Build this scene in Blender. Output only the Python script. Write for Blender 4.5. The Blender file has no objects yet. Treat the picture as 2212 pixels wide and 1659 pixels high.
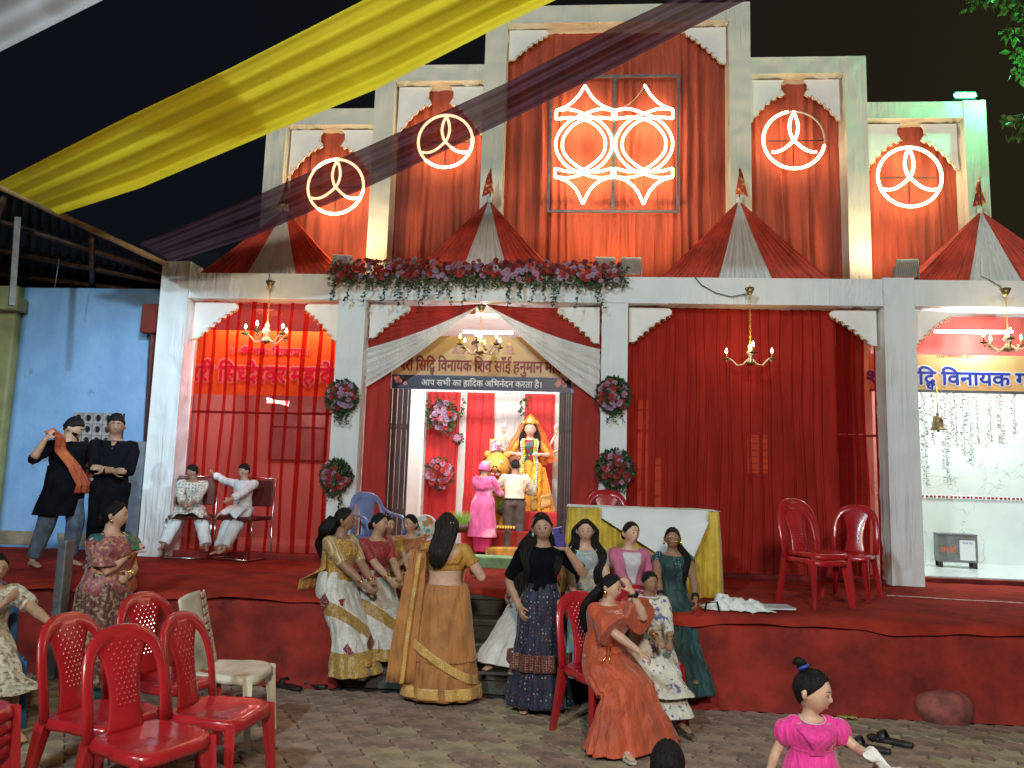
import bpy, bmesh, math, random
import numpy as np
from mathutils import Vector, Matrix
# ---------------------------------------------------------------- camera, world, lights
SC = bpy.context.scene
COL = SC.collection
F_PX, CX, CY, EYE = 1662.0, 1106.0, 829.5, 1.65
_p, _r, _y = (math.radians(a) for a in (7.175, -1.733, -4.487))
FW = Vector((math.sin(_y)*math.cos(_p), math.cos(_y)*math.cos(_p), math.sin(_p)))
_R = Vector((math.cos(_y), -math.sin(_y), 0)); _U = _R.cross(FW)
RT = math.cos(_r)*_R - math.sin(_r)*_U
UP = math.sin(_r)*_R + math.cos(_r)*_U
CAMP = Vector((0, 0, EYE))
cd = bpy.data.cameras.new('camera'); cam = bpy.data.objects.new('camera', cd); COL.objects.link(cam)
m = Matrix((RT, UP, -FW)).transposed().to_4x4(); m.translation = CAMP
cam.matrix_world = m
cd.sensor_fit = 'HORIZONTAL'; cd.sensor_width = 36.0; cd.lens = 36.0*F_PX/2212.0
cd.clip_start = 0.05; cd.clip_end = 500
SC.camera = cam
SC.view_settings.view_transform = 'Standard'; SC.view_settings.look = 'None'
SC.view_settings.exposure = 0.0; SC.view_settings.gamma = 1.0; SC.view_settings.use_curve_mapping = False
SC.cycles.use_denoising = True
SC.cycles.max_bounces = 6; SC.cycles.diffuse_bounces = 3; SC.cycles.transparent_max_bounces = 16
SC.cycles.glossy_bounces = 2; SC.cycles.transmission_bounces = 3
SC.cycles.sample_clamp_indirect = 3.0
SC.cycles.caustics_reflective = False; SC.cycles.caustics_refractive = False
W = bpy.data.worlds.new('World'); SC.world = W; W.use_nodes = True
_nt = W.node_tree
_bg = _nt.nodes['Background']
_tc = _nt.nodes.new('ShaderNodeTexCoord'); _sx = _nt.nodes.new('ShaderNodeSeparateXYZ')
_nt.links.new(_tc.outputs['Generated'], _sx.inputs[0])
_rmp = _nt.nodes.new('ShaderNodeValToRGB')
_mr = _nt.nodes.new('ShaderNodeMapRange'); _mr.inputs['From Min'].default_value = -1; _mr.inputs['From Max'].default_value = 1
_nt.links.new(_sx.outputs[0], _mr.inputs['Value']); _nt.links.new(_mr.outputs[0], _rmp.inputs[0])
_rmp.color_ramp.elements[0].position = .3; _rmp.color_ramp.elements[0].color = (.0042, .0052, .0086, 1)
_rmp.color_ramp.elements[1].position = .78; _rmp.color_ramp.elements[1].color = (.020, .0155, .0075, 1)
_e = _rmp.color_ramp.elements.new(.5); _e.color = (.0062, .0060, .0062, 1)
_nt.links.new(_rmp.outputs[0], _bg.inputs[0]); _bg.inputs[1].default_value = 1.0

def lamp(name, kind, loc, energy, color, target=None, size=.2, angle=90, blend=.6, size_y=None):
    l = bpy.data.lights.new(name, kind); l.energy = energy; l.color = color
    o = bpy.data.objects.new(name, l); COL.objects.link(o); o.location = loc
    if kind == 'SPOT': l.spot_size = math.radians(angle); l.spot_blend = blend; l.shadow_soft_size = size
    elif kind == 'AREA':
        l.size = size
        if size_y: l.shape = 'RECTANGLE'; l.size_y = size_y
    else: l.shadow_soft_size = size
    if target is not None:
        o.rotation_euler = (Vector(target)-Vector(loc)).to_track_quat('-Z', 'Y').to_euler()
    return o
# cool floodlights that stand on poles behind the photographer and light the whole front
lamp('flood_front_cool', 'SPOT', (-3.2, -3.0, 6.4), 1900, (.60, .86, 1.0), (-1.0, 8.6, 2.4), .18, 75, .5)
lamp('flood_front_right', 'SPOT', (5.5, -2.0, 5.6), 520, (.74, .90, 1.0), (2.6, 8.6, 2.0), .18, 80, .6)
lamp('flood_wall_blue', 'SPOT', (-1.5, 3.2, 4.6), 1500, (.62, .82, 1.0), (-5.6, 9.3, 1.8), .15, 34, .9)
lamp('yard_fill_warm', 'POINT', (.6, -2.0, 4.2), 1300, (1.0, .86, .69), None, .35)  # added warm fill for the people and paving, no real lamp behind it
# the four floodlights standing on the front beam, warm, aimed up the tall curtains
WARM = (1.0, .70, .38)
# ---------------------------------------------------------------- tools
def ray(px, py): return RT*((px-CX)/F_PX) - UP*((py-CY)/F_PX) + FW
def aY(px, py, Y): d = ray(px, py); return CAMP + d*(Y/d.y)
def aZ(px, py, Z): d = ray(px, py); return CAMP + d*((Z-EYE)/d.z)
rnd = random.Random(7)
PI = math.pi

def tag(o, label, cat, group=None, kind=None):
    if label: o['label'] = label
    if cat: o['category'] = cat
    if group: o['group'] = group
    if kind: o['kind'] = kind
    return o
def empty(name, loc, rz=0, label=None, cat=None, group=None):
    o = bpy.data.objects.new(name, None); COL.objects.link(o)
    o.location = loc; o.rotation_euler = (0, 0, rz); o.empty_display_size = .1
    return tag(o, label, cat, group)
class MB:
    def __init__(s): s.v = []; s.f = []
    def add(s, v, f):
        n = len(s.v); s.v += [tuple(map(float, p)) for p in v]; s.f += [tuple(n+i for i in q) for q in f]; return s
    def box(s, a, b, M=None):
        x0, y0, z0 = a; x1, y1, z1 = b
        v = [Vector(p) for p in ((x0,y0,z0),(x1,y0,z0),(x1,y1,z0),(x0,y1,z0),(x0,y0,z1),(x1,y0,z1),(x1,y1,z1),(x0,y1,z1))]
        if M: v = [M @ p for p in v]
        return s.add(v, [(0,3,2,1),(4,5,6,7),(0,1,5,4),(1,2,6,5),(2,3,7,6),(3,0,4,7)])
    def tube(s, pts, r, n=8, cap=True, flat=None, up=None):
        """sweep along pts; r a number or list; flat = second radius"""
        P = [Vector(p) for p in pts]; k = len(P)
        rr = r if isinstance(r, (list, tuple)) else [r]*k
        fl = flat if isinstance(flat, (list, tuple)) else ([flat]*k if flat else rr)
        v = []; prev = None
        for i in range(k):
            t = (P[min(i+1, k-1)]-P[max(i-1, 0)])
            t = t.normalized() if t.length > 1e-9 else Vector((0, 0, 1))
            if prev is None:
                a = Vector(up) if up is not None else (Vector((0, 0, 1)) if abs(t.z) < .9 else Vector((1, 0, 0)))
            else: a = prev
            a = (a - t*a.dot(t)); a = a.normalized() if a.length > 1e-6 else t.orthogonal().normalized()
            b = t.cross(a); prev = a
            for j in range(n):
                q = 2*PI*j/n
                v.append(P[i] + a*(math.cos(q)*rr[i]) + b*(math.sin(q)*fl[i]))
        f = [(i*n+j, i*n+(j+1) % n, (i+1)*n+(j+1) % n, (i+1)*n+j) for i in range(k-1) for j in range(n)]
        if cap: f += [tuple(range(n))[::-1], tuple((k-1)*n+j for j in range(n))]
        return s.add(v, f)
    def ball(s, c, r, n=8, m=6, sz=None):
        c = Vector(c); v = []; sz = sz or (1, 1, 1)
        for i in range(m+1):
            a = PI*i/m
            for j in range(n):
                q = 2*PI*j/n
                v.append(c + Vector((r*sz[0]*math.sin(a)*math.cos(q), r*sz[1]*math.sin(a)*math.sin(q), r*sz[2]*math.cos(a))))
        return s.add(v, [(i*n+j, (i+1)*n+j, (i+1)*n+(j+1) % n, i*n+(j+1) % n) for i in range(m) for j in range(n)])
    def grid(s, fn, nu, nv, closed=False):
        v = [fn(i/nu, j/nv) for j in range(nv+1) for i in range(nu+(0 if closed else 1))]
        w = nu if closed else nu+1
        f = [(j*w+i, j*w+(i+1) % w, (j+1)*w+(i+1) % w, (j+1)*w+i) for j in range(nv) for i in range(nu)]
        return s.add(v, f)
    def prism(s, poly, y0, y1, axis='y'):
        """poly in xz extruded along y (or in xy extruded along z)"""
        n = len(poly)
        if axis == 'y': v = [(p[0], y0, p[1]) for p in poly] + [(p[0], y1, p[1]) for p in poly]
        else: v = [(p[0], p[1], y0) for p in poly] + [(p[0], p[1], y1) for p in poly]
        f = [tuple(range(n)), tuple(range(2*n-1, n-1, -1))] + [(i, n+i, n+(i+1) % n, (i+1) % n) for i in range(n)]
        return s.add(v, f)
    def build(s, name, mat, parent=None, smooth=True, bevel=0, solid=0, auto=None, sub=0):
        me = bpy.data.meshes.new(name); me.from_pydata(s.v, [], s.f)
        if mat: me.materials.append(mat)
        if smooth and auto is None:
            me.polygons.foreach_set('use_smooth', [True]*len(me.polygons))
        o = bpy.data.objects.new(name, me); COL.objects.link(o)
        if parent: o.parent = parent
        if auto is not None:
            try: me.shade_auto if False else None
            except Exception: pass
            me.polygons.foreach_set('use_smooth', [True]*len(me.polygons))
            bm = bmesh.new(); bm.from_mesh(me); bm.normal_update()
            for e in bm.edges:
                if len(e.link_faces) == 2 and e.calc_face_angle(0) > math.radians(auto): e.smooth = False
            bm.to_mesh(me); bm.free()
        me.update()
        if solid:
            q = o.modifiers.new('s', 'SOLIDIFY'); q.thickness = solid; q.offset = 0
        if sub:
            q = o.modifiers.new('u', 'SUBSURF'); q.levels = sub; q.render_levels = sub
        if bevel:
            q = o.modifiers.new('b', 'BEVEL'); q.width = bevel; q.segments = 2; q.limit_method = 'ANGLE'; q.angle_limit = math.radians(40)
        return o
def fixnormals(o):
    bm = bmesh.new(); bm.from_mesh(o.data); bmesh.ops.recalc_face_normals(bm, faces=bm.faces); bm.to_mesh(o.data); bm.free()
def children(o): return [c for c in bpy.data.objects if c.parent == o]
def copy_tree(o, parent=None, kids=None):
    if kids is None:
        kids = {}
        for c in bpy.data.objects:
            if c.parent: kids.setdefault(c.parent.name, []).append(c)
    c = o.copy(); COL.objects.link(c)
    if parent is not None: c.parent = parent
    for ch in kids.get(o.name, []): copy_tree(ch, c, kids)
    return c
# ---------------------------------------------------------------- materials
def nd(nt, t, **kw):
    n = nt.nodes.new('ShaderNode'+t)
    for k, v in kw.items():
        if k in n.inputs: n.inputs[k].default_value = v
        else: setattr(n, k, v)
    return n
def rgba(c): return (c[0], c[1], c[2], 1)
def mat(name, col, rough=.7, var=.15, vscale=6, bump=0, bscale=60, col2=None, metal=0, spec=.5, sheen=0, trans=0, stretch=(1, 1, 1), coat=0, sss=0, thru=None, tl=0):
    """procedural principled material: noise between col and col2 (or a darker col), fine bump.
    trans = share of tinted see-through (sheer cloth), tl = translucent share"""
    m = bpy.data.materials.new(name); m.use_nodes = True; nt = m.node_tree; L = nt.links
    b = nt.nodes['Principled BSDF']; out = nt.nodes['Material Output']
    tc = nd(nt, 'TexCoord'); mp = nd(nt, 'Mapping'); mp.inputs['Scale'].default_value = stretch
    L.new(tc.outputs['Object'], mp.inputs['Vector'])
    no = nd(nt, 'TexNoise', Scale=vscale, Detail=5.0, Roughness=.6); L.new(mp.outputs[0], no.inputs['Vector'])
    mx = nd(nt, 'Mix', data_type='RGBA'); r = nd(nt, 'MapRange'); r.inputs['From Min'].default_value = .35; r.inputs['From Max'].default_value = .65
    L.new(no.outputs['Fac'], r.inputs['Value']); L.new(r.outputs[0], mx.inputs['Factor'])
    c2 = col2 if col2 else tuple(max(0, c*(1-var*1.6)) for c in col)
    c1 = col if col2 else tuple(min(1, c*(1+var*.6)) for c in col)
    mx.inputs[6].default_value = rgba(c1); mx.inputs[7].default_value = rgba(c2)
    L.new(mx.outputs[2], b.inputs['Base Color'])
    b.inputs['Roughness'].default_value = rough; b.inputs['Metallic'].default_value = metal
    b.inputs['Specular IOR Level'].default_value = spec
    if sheen: b.inputs['Sheen Weight'].default_value = sheen; b.inputs['Sheen Roughness'].default_value = .4
    if coat: b.inputs['Coat Weight'].default_value = coat
    if sss: b.inputs['Subsurface Weight'].default_value = sss; b.inputs['Subsurface Radius'].default_value = (.012, .005, .003); b.inputs['Subsurface Scale'].default_value = 1
    if bump:
        n2 = nd(nt, 'TexNoise', Scale=bscale, Detail=4.0); L.new(mp.outputs[0], n2.inputs['Vector'])
        bp = nd(nt, 'Bump', Strength=min(1, bump), Distance=.01*max(1, bump)); L.new(n2.outputs['Fac'], bp.inputs['Height']); L.new(bp.outputs[0], b.inputs['Normal'])
    sh = b.outputs[0]
    if tl:
        t = nd(nt, 'BsdfTranslucent'); L.new(mx.outputs[2], t.inputs['Color'])
        a = nd(nt, 'MixShader'); a.inputs[0].default_value = tl; L.new(sh, a.inputs[1]); L.new(t.outputs[0], a.inputs[2]); sh = a.outputs[0]
    if trans:
        t = nd(nt, 'BsdfTransparent'); t.inputs['Color'].default_value = rgba(thru or (1, 1, 1))
        a = nd(nt, 'MixShader'); a.inputs[0].default_value = trans; L.new(sh, a.inputs[1]); L.new(t.outputs[0], a.inputs[2]); sh = a.outputs[0]
    if sh != b.outputs[0]: L.new(sh, out.inputs['Surface'])
    return m
def emis(name, col, strength):
    m = bpy.data.materials.new(name); m.use_nodes = True; nt = m.node_tree
    b = nt.nodes['Principled BSDF']; b.inputs['Base Color'].default_value = rgba(col)
    b.inputs['Emission Color'].default_value = rgba(col); b.inputs['Emission Strength'].default_value = strength
    return m
def pattern(name, base, c2, scale=30, kind='voronoi', thr=.3, rough=.7, c3=None, sheen=.2, bump=.2, metal2=0, stretch=(1, 1, 1), soft=.05):
    """printed cloth: base with motifs c2 (and small c3)"""
    m = mat(name, base, rough, .15, 9, bump, 90, sheen=sheen); nt = m.node_tree; L = nt.links
    b = nt.nodes['Principled BSDF']; src = b.inputs['Base Color'].links[0].from_socket
    tc = nd(nt, 'TexCoord'); mp = nd(nt, 'Mapping'); mp.inputs['Scale'].default_value = stretch; L.new(tc.outputs['Object'], mp.inputs[0])
    def mask(sc, th, k, off=0):
        if k == 'voronoi':
            t = nd(nt, 'TexVoronoi', Scale=sc); t.inputs['Randomness'].default_value = .35; o = t.outputs['Distance']
            r = nd(nt, 'MapRange'); r.inputs['From Min'].default_value = th+soft; r.inputs['From Max'].default_value = th
        elif k == 'blot':
            t = nd(nt, 'TexNoise', Scale=sc, Detail=2.0); t.noise_dimensions = '4D'; t.inputs['W'].default_value = off; o = t.outputs['Fac']
            r = nd(nt, 'MapRange'); r.inputs['From Min'].default_value = 1-th-soft; r.inputs['From Max'].default_value = 1-th+soft
        else:
            t = nd(nt, 'TexWave', Scale=sc, Distortion=1.0); t.bands_direction = k; o = t.outputs['Fac']
            r = nd(nt, 'MapRange'); r.inputs['From Min'].default_value = 1-th-soft; r.inputs['From Max'].default_value = 1-th+soft
        L.new(mp.outputs[0], t.inputs['Vector']); L.new(o, r.inputs['Value']); return r.outputs[0]
    mx = nd(nt, 'Mix', data_type='RGBA'); L.new(src, mx.inputs[6]); mx.inputs[7].default_value = rgba(c2)
    mk = mask(scale, thr, kind); L.new(mk, mx.inputs[0]); o = mx.outputs[2]
    if c3:
        m3 = nd(nt, 'Mix', data_type='RGBA'); L.new(o, m3.inputs[6]); m3.inputs[7].default_value = rgba(c3)
        L.new(mask(scale*1.37, thr*.85, kind, 7.3), m3.inputs[0]); o = m3.outputs[2]
    L.new(o, b.inputs['Base Color'])
    if metal2: L.new(mk, b.inputs['Metallic']) ; b.inputs['Roughness'].default_value = rough
    return m
def add_band(m, col, axis, lo, hi, rough=None):
    """woven border: colour where the object-space coordinate along axis lies between lo and hi"""
    nt = m.node_tree; L = nt.links; b = nt.nodes['Principled BSDF']; src = b.inputs['Base Color'].links[0].from_socket
    tc = nd(nt, 'TexCoord'); dp = nd(nt, 'VectorMath', operation='DOT_PRODUCT'); dp.inputs[1].default_value = axis; L.new(tc.outputs['Object'], dp.inputs[0])
    c = nd(nt, 'Math', operation='COMPARE'); c.inputs[1].default_value = (lo+hi)/2; c.inputs[2].default_value = (hi-lo)/2; L.new(dp.outputs['Value'], c.inputs[0])
    no = nd(nt, 'TexVoronoi', Scale=60.0); L.new(tc.outputs['Object'], no.inputs['Vector']); m2 = nd(nt, 'Mix', data_type='RGBA'); L.new(no.outputs['Distance'], m2.inputs[0])
    m2.inputs[6].default_value = rgba(col); m2.inputs[7].default_value = rgba(tuple(x*.45 for x in col))
    mx = nd(nt, 'Mix', data_type='RGBA'); L.new(c.outputs[0], mx.inputs[0]); L.new(src, mx.inputs[6]); L.new(m2.outputs[2], mx.inputs[7]); L.new(mx.outputs[2], b.inputs['Base Color'])
    return m
def add_folds(m, sc=(16, 16, 2.4), rot=.25, dist=.02, seed=0):
    """soft drape folds as relief, running mostly downwards"""
    nt = m.node_tree; L = nt.links; b = nt.nodes['Principled BSDF']; tc = nd(nt, 'TexCoord'); prev = b.inputs['Normal'].links[0].from_socket if b.inputs['Normal'].links else None
    for k, a in enumerate((rot, -rot*1.6)):
        mp = nd(nt, 'Mapping'); mp.inputs['Rotation'].default_value = (a*.6, a, 0); mp.inputs['Scale'].default_value = tuple(c*(1+.35*k) for c in sc); L.new(tc.outputs['Object'], mp.inputs[0])
        n = nd(nt, 'TexNoise', Scale=1.0, Detail=2.0, Distortion=.5); n.noise_dimensions = '4D'; n.inputs['W'].default_value = seed+k*3; L.new(mp.outputs[0], n.inputs['Vector'])
        bp = nd(nt, 'Bump', Strength=.9, Distance=dist*(1-.3*k)); L.new(n.outputs['Fac'], bp.inputs['Height'])
        if prev is not None: L.new(prev, bp.inputs['Normal'])
        prev = bp.outputs[0]
    L.new(prev, b.inputs['Normal']); return m
def add_stains(m, col, scale, lo, hi, w=0):
    nt = m.node_tree; L = nt.links; b = nt.nodes['Principled BSDF']; src = b.inputs['Base Color'].links[0].from_socket; tc = nd(nt, 'TexCoord')
    n = nd(nt, 'TexNoise', Scale=scale, Detail=8.0, Roughness=.65); n.noise_dimensions = '4D'; n.inputs['W'].default_value = w; L.new(tc.outputs['Object'], n.inputs['Vector'])
    r = nd(nt, 'MapRange'); r.inputs['From Min'].default_value = lo; r.inputs['From Max'].default_value = hi; L.new(n.outputs['Fac'], r.inputs['Value'])
    mx = nd(nt, 'Mix', data_type='RGBA'); L.new(r.outputs[0], mx.inputs[0]); L.new(src, mx.inputs[6]); mx.inputs[7].default_value = rgba(col); L.new(mx.outputs[2], b.inputs['Base Color']); return m
def fbm(x, y=0, s=0):
    return (math.sin(x*1.7+s)+.5*math.sin(x*3.9+1.3*s+y)+.25*math.sin(x*8.3+y*2.1+s*2))/1.75
# ================================================================ the setting
PZ, PY = .68, 6.15           # stage height and front edge
M = {}
M['earth'] = mat('joint_sand', (.055, .045, .036), .95, .3, 12, .5, 80)
M['stone_a'] = mat('paver_red_brown', (.39, .265, .19), .8, .35, 5, .5, 70, col2=(.17, .115, .085))
M['stone_b'] = mat('paver_grey_yellow', (.46, .37, .235), .8, .3, 5, .5, 70, col2=(.22, .17, .11))
M['stone_c'] = mat('paver_dull_pink', (.40, .28, .21), .8, .3, 5, .5, 70, col2=(.19, .13, .10))
M['redwall'] = mat('red_painted_plaster', (.34, .034, .024), .85, .4, 2.6, .6, 14, col2=(.13, .016, .012), spec=.2)
M['carpet'] = mat('red_carpet', (.38, .038, .024), 1.0, .25, 3.5, .5, 220, col2=(.21, .022, .015), spec=.1)
M['carpet_dark'] = mat('old_red_carpet', (.23, .02, .015), .95, .3, 4, .5, 160)
M['step'] = mat('stone_step', (.075, .08, .066), .7, .4, 5, .4, 40, col2=(.045, .05, .042))
M['white'] = mat('white_drape', (.76, .79, .78), .75, .03, 3, .45, 9, sheen=.1, stretch=(1.6, 1.6, .55))
M['white2'] = mat('white_satin_drape', (.80, .79, .75), .55, .06, 5, .25, 30, stretch=(2, 2, .4), tl=.18)
M['board'] = mat('white_foam_board', (.82, .80, .76), .7, .04, 4)
M['bead'] = mat('gold_bead', (.75, .48, .16), .3, .1, 20, metal=1)
M['red'] = mat('red_curtain', (.40, .025, .016), .78, .18, 4, .2, 90, sheen=.1, tl=.12, stretch=(2, 2, .3))
M['red_up'] = mat('orange_red_curtain', (.40, .065, .030), .8, .2, 4, .25, 90, sheen=.1, stretch=(2, 2, .3))
M['sheer'] = mat('sheer_red_net', (.42, .02, .015), .9, .1, 5, 0, trans=.68, thru=(1.0, .36, .30), tl=.2, spec=.1)
M['sheer2'] = mat('dense_red_net', (.50, .036, .026), .9, .15, 5, 0, spec=.1, trans=.20, thru=(1.0, .30, .20), tl=.2, stretch=(2, 2, .3))
M['bluewall'] = mat('blue_wash_wall', (.30, .52, .80), .85, .15, 1.8, .4, 16, col2=(.22, .41, .68))
M['yelwall'] = mat('yellow_wash_wall', (.34, .34, .15), .85, .2, 2, .4, 16)
M['dark'] = mat('dark_sheet', (.012, .013, .015), .8, .3, 4, .3, 20)
M['pole'] = mat('rusty_pole', (.10, .055, .035), .6, .4, 12, .3, 60, metal=.3)
M['bamboo'] = mat('bamboo', (.42, .27, .13), .6, .3, 8, .3, 40)
M['grey'] = mat('grey_painted_steel', (.2, .21, .22), .5, .2, 10, .1, 40, metal=.5)
M['marble'] = mat('white_marble', (.72, .78, .75), .22, .05, 2)
M['black'] = mat('black_plastic', (.012, .012, .012), .5, .2, 10)
M['maroon'] = mat('maroon_paint', (.10, .014, .012), .5, .2, 6)
M['cream'] = mat('cream_wall', (.6, .52, .42), .8, .1, 2)
M['rib'] = mat('brown_gate_paint', (.085, .035, .025), .5, .2, 8)
# creases of the wrapped cloth: two families of stretched wrinkles that come and go in patches
_nt = M['white'].node_tree; _b = _nt.nodes['Principled BSDF']; _tcw = nd(_nt, 'TexCoord'); _acc = None
for _k, (_ang, _sc, _of) in enumerate(((.6, (60, 60, 3.6), 0), (-.7, (70, 70, 4.2), 4), (1.35, (54, 54, 3.4), 9))):
    _m = nd(_nt, 'Mapping'); _m.inputs['Rotation'].default_value = (0, _ang, 0); _m.inputs['Scale'].default_value = tuple(c*.33 for c in _sc); _nt.links.new(_tcw.outputs['Object'], _m.inputs[0])
    _n = nd(_nt, 'TexNoise', Scale=1.0, Detail=2.0, Distortion=.4); _n.noise_dimensions = '4D'; _n.inputs['W'].default_value = _of; _nt.links.new(_m.outputs[0], _n.inputs['Vector'])
    _g = nd(_nt, 'TexNoise', Scale=1.7, Detail=1.0); _g.noise_dimensions = '4D'; _g.inputs['W'].default_value = _of+2; _nt.links.new(_tcw.outputs['Object'], _g.inputs['Vector'])
    _r = nd(_nt, 'MapRange'); _r.inputs['From Min'].default_value = .50; _r.inputs['From Max'].default_value = .68; _nt.links.new(_g.outputs['Fac'], _r.inputs['Value'])
    _mm = nd(_nt, 'Math', operation='MULTIPLY'); _nt.links.new(_n.outputs['Fac'], _mm.inputs[0]); _nt.links.new(_r.outputs[0], _mm.inputs[1])
    if _acc is None: _acc = _mm.outputs[0]
    else:
        _ad = nd(_nt, 'Math', operation='ADD'); _nt.links.new(_acc, _ad.inputs[0]); _nt.links.new(_mm.outputs[0], _ad.inputs[1]); _acc = _ad.outputs[0]
_bp = nd(_nt, 'Bump', Strength=.75, Distance=.04); _nt.links.new(_acc, _bp.inputs['Height']); _nt.links.new(_bp.outputs[0], _b.inputs['Normal'])
add_stains(M['redwall'], (.07, .018, .014), 2.3, .60, .72, 1); add_stains(M['redwall'], (.30, .17, .13), 7, .70, .74, 5); add_stains(M['carpet'], (.16, .03, .02), 1.6, .58, .75, 3); add_stains(M['carpet'], (.42, .16, .12), 9, .72, .76, 8)
add_stains(M['bluewall'], (.20, .27, .36), 3.2, .62, .70, 2); add_stains(M['bluewall'], (.55, .58, .60), 6, .70, .73, 6)
add_folds(M['white2'], (30, 30, 3), .2, .02); add_folds(M['red_up'], (14, 14, .9), .05, .03, 3)
# marble veins
_nt = M['marble'].node_tree
_b = _nt.nodes['Principled BSDF']; _src = _b.inputs['Base Color'].links[0].from_socket
_w = nd(_nt, 'TexNoise', Scale=1.1, Detail=9.0, Distortion=.6); _tcm = nd(_nt, 'TexCoord'); _nt.links.new(_tcm.outputs['Object'], _w.inputs['Vector'])
_mr = nd(_nt, 'ValToRGB'); _mr.color_ramp.elements[0].position = .496; _mr.color_ramp.elements[0].color = (0, 0, 0, 1)
_mr.color_ramp.elements[1].position = .5; _mr.color_ramp.elements[1].color = (.8, .8, .8, 1); _q = _mr.color_ramp.elements.new(.504); _q.color = (0, 0, 0, 1)
_mx = nd(_nt, 'Mix', data_type='RGBA'); _nt.links.new(_w.outputs['Fac'], _mr.inputs[0]); _nt.links.new(_mr.outputs[0], _mx.inputs[0])
_nt.links.new(_src, _mx.inputs[6]); _mx.inputs[7].default_value = (.34, .31, .25, 1); _nt.links.new(_mx.outputs[2], _b.inputs['Base Color'])

def struct(name, mb, m, **k):
    o = mb.build(name, m, **k); o['kind'] = 'structure'; return o
ground = struct('ground', MB().box((-60, -40, -.4), (60, 80, -.012)), M['earth'], smooth=False)

# interlocking wavy pavers: each one a piece, the nearest 300 as parts, the rest joined
PW, PH = .27, .20
def edge_h(x, w):            # wave of a horizontal joint
    return .030*math.sin(2*PI*2*x/w)
def edge_v(y, h):
    return .026*math.sin(2*PI*y/h)
def paver_outline():
    g = .005; pts = []
    n = 7
    for i in range(n): x = PW*i/n; pts.append((x, edge_h(x, PW)+g))
    for i in range(n): y = PH*i/n; pts.append((PW+edge_v(y, PH)-g, y))
    for i in range(n): x = PW*(1-i/n); pts.append((x, PH+edge_h(x, PW)-g))
    for i in range(n): y = PH*(1-i/n); pts.append((edge_v(y, PH)+g, y))
    cx, cy = PW/2, PH/2
    out = []
    for x, y in pts:
        out.append((x-cx, y-cy))
    return out
OUT = paver_outline()
def paver_geo(mb, dx=0, dy=0, dz=0, tx=0, ty=0):
    n = len(OUT)
    low = [(x*1+dx, y*1+dy, -.03+dz) for x, y in OUT]
    mid = [(x+dx, y+dy, -.006+dz+x*tx+y*ty) for x, y in OUT]
    top = [(x*.955+dx, y*.95+dy, dz+x*tx+y*ty) for x, y in OUT]
    f = [(i, (i+1) % n, n+(i+1) % n, n+i) for i in range(n)] + [(n+i, n+(i+1) % n, 2*n+(i+1) % n, 2*n+i) for i in range(n)] + [tuple(range(2*n, 3*n))]
    mb.add(low+mid+top, f)
pm = []
for k in ('stone_a', 'stone_b', 'stone_c'):
    for t in range(2):
        mb = MB(); paver_geo(mb, tx=rnd.uniform(-.012, .012), ty=rnd.uniform(-.012, .012))
        o = mb.build('paver', M[k], auto=30); pm.append(o.data); bpy.data.objects.remove(o)
cells = []
for r_ in range(0, 33):
    y = .55+.5*PH+r_*PH*.985*1.0
    y = PY-.04-PH*.5-r_*PH
    for c_ in range(-26, 26):
        x = (c_+(.5 if r_ % 2 else 0))*PW
        # inside the camera's view?
        v = Vector((x, y, 0))-CAMP; z = v.dot(FW)
        if z < .8: continue
        sx = CX+F_PX*v.dot(RT)/z; sy = CY-F_PX*v.dot(UP)/z
        vis = -60 < sx < 2270 and sy < 1740 and y < PY
        cells.append((0 if vis else 1, z, x, y))
cells = [c for c in cells if c[1] < 9.5]
cells.sort()
pave = bpy.data.objects.new('pavement', None); COL.objects.link(pave); pave['kind'] = 'structure'
rest = [MB(), MB(), MB()]
for i, (vz, z, x, y) in enumerate(cells):
    q = fbm(x*1.3, y*2.1, 2)+rnd.uniform(-.7, .7)
    ci = 1 if q > .55 else (2 if q < -.25 else 0)
    dz = rnd.uniform(-.003, .003)
    if i < 300 and not vz:
        me = pm[ci*2+rnd.randint(0, 1)]
        o = bpy.data.objects.new('paver', me); COL.objects.link(o); o.parent = pave; o.location = (x, y, dz)
    else: paver_geo(rest[ci], x, y, dz)
_k = ['stone_a', 'stone_b', 'stone_c']
for i, mb in enumerate(rest):
    if mb.v:
        o = mb.build('far_pavers', M[_k[i]], pave, auto=30); o['kind'] = 'stuff'

# stage: left block, stairs, right block (front faces with rounded corners at the stairs)
SX0, SX1 = -1.78, .75        # stairs between these x
def stage_block(x0, x1, name, round_left=False, round_right=False):
    mb = MB(); rr = .12
    pl = []
    if round_left: pl += [(x0+rr-rr*math.cos(a), PY+rr-rr*math.sin(a)) for a in [i*PI/2/5 for i in range(6)]]
    else: pl += [(x0, PY)]
    n = max(4, int(abs(x1-x0)/.12))
    pl += [(x0+(x1-x0)*i/n, PY) for i in range(1, n)]
    if round_right: pl += [(x1-rr+rr*math.sin(a), PY+rr-rr*math.cos(a)) for a in [i*PI/2/5 for i in range(6)]]
    else: pl += [(x1, PY)]
    pl += [(x1, 8.95)]; pl = [(x0, 8.95)] + pl
    zs = [0, .05, .16, .3, .42, .52, .6, PZ-.012]
    v = []
    for z in zs:
        for i, (x, y) in enumerate(pl):
            d = 0
            if y < 8: d = .012*fbm(x*2.5, z*9, 1)+.008*fbm(x*7, z*14, 4)-(.045*max(0, 1-z/.14)**2)+ (.02 if z > .6 else 0)
            v.append((x, y+d, z))
    n = len(pl)
    f = [(j*n+i, j*n+i+1, (j+1)*n+i+1, (j+1)*n+i) for j in range(len(zs)-1) for i in range(n-1)]
    f += [tuple((len(zs)-1)*n+i for i in range(n))]
    mb.add(v, f)
    return struct(name, mb, M['redwall'])
stage_block(-9.0, SX0, 'stage_platform', False, True)
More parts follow.
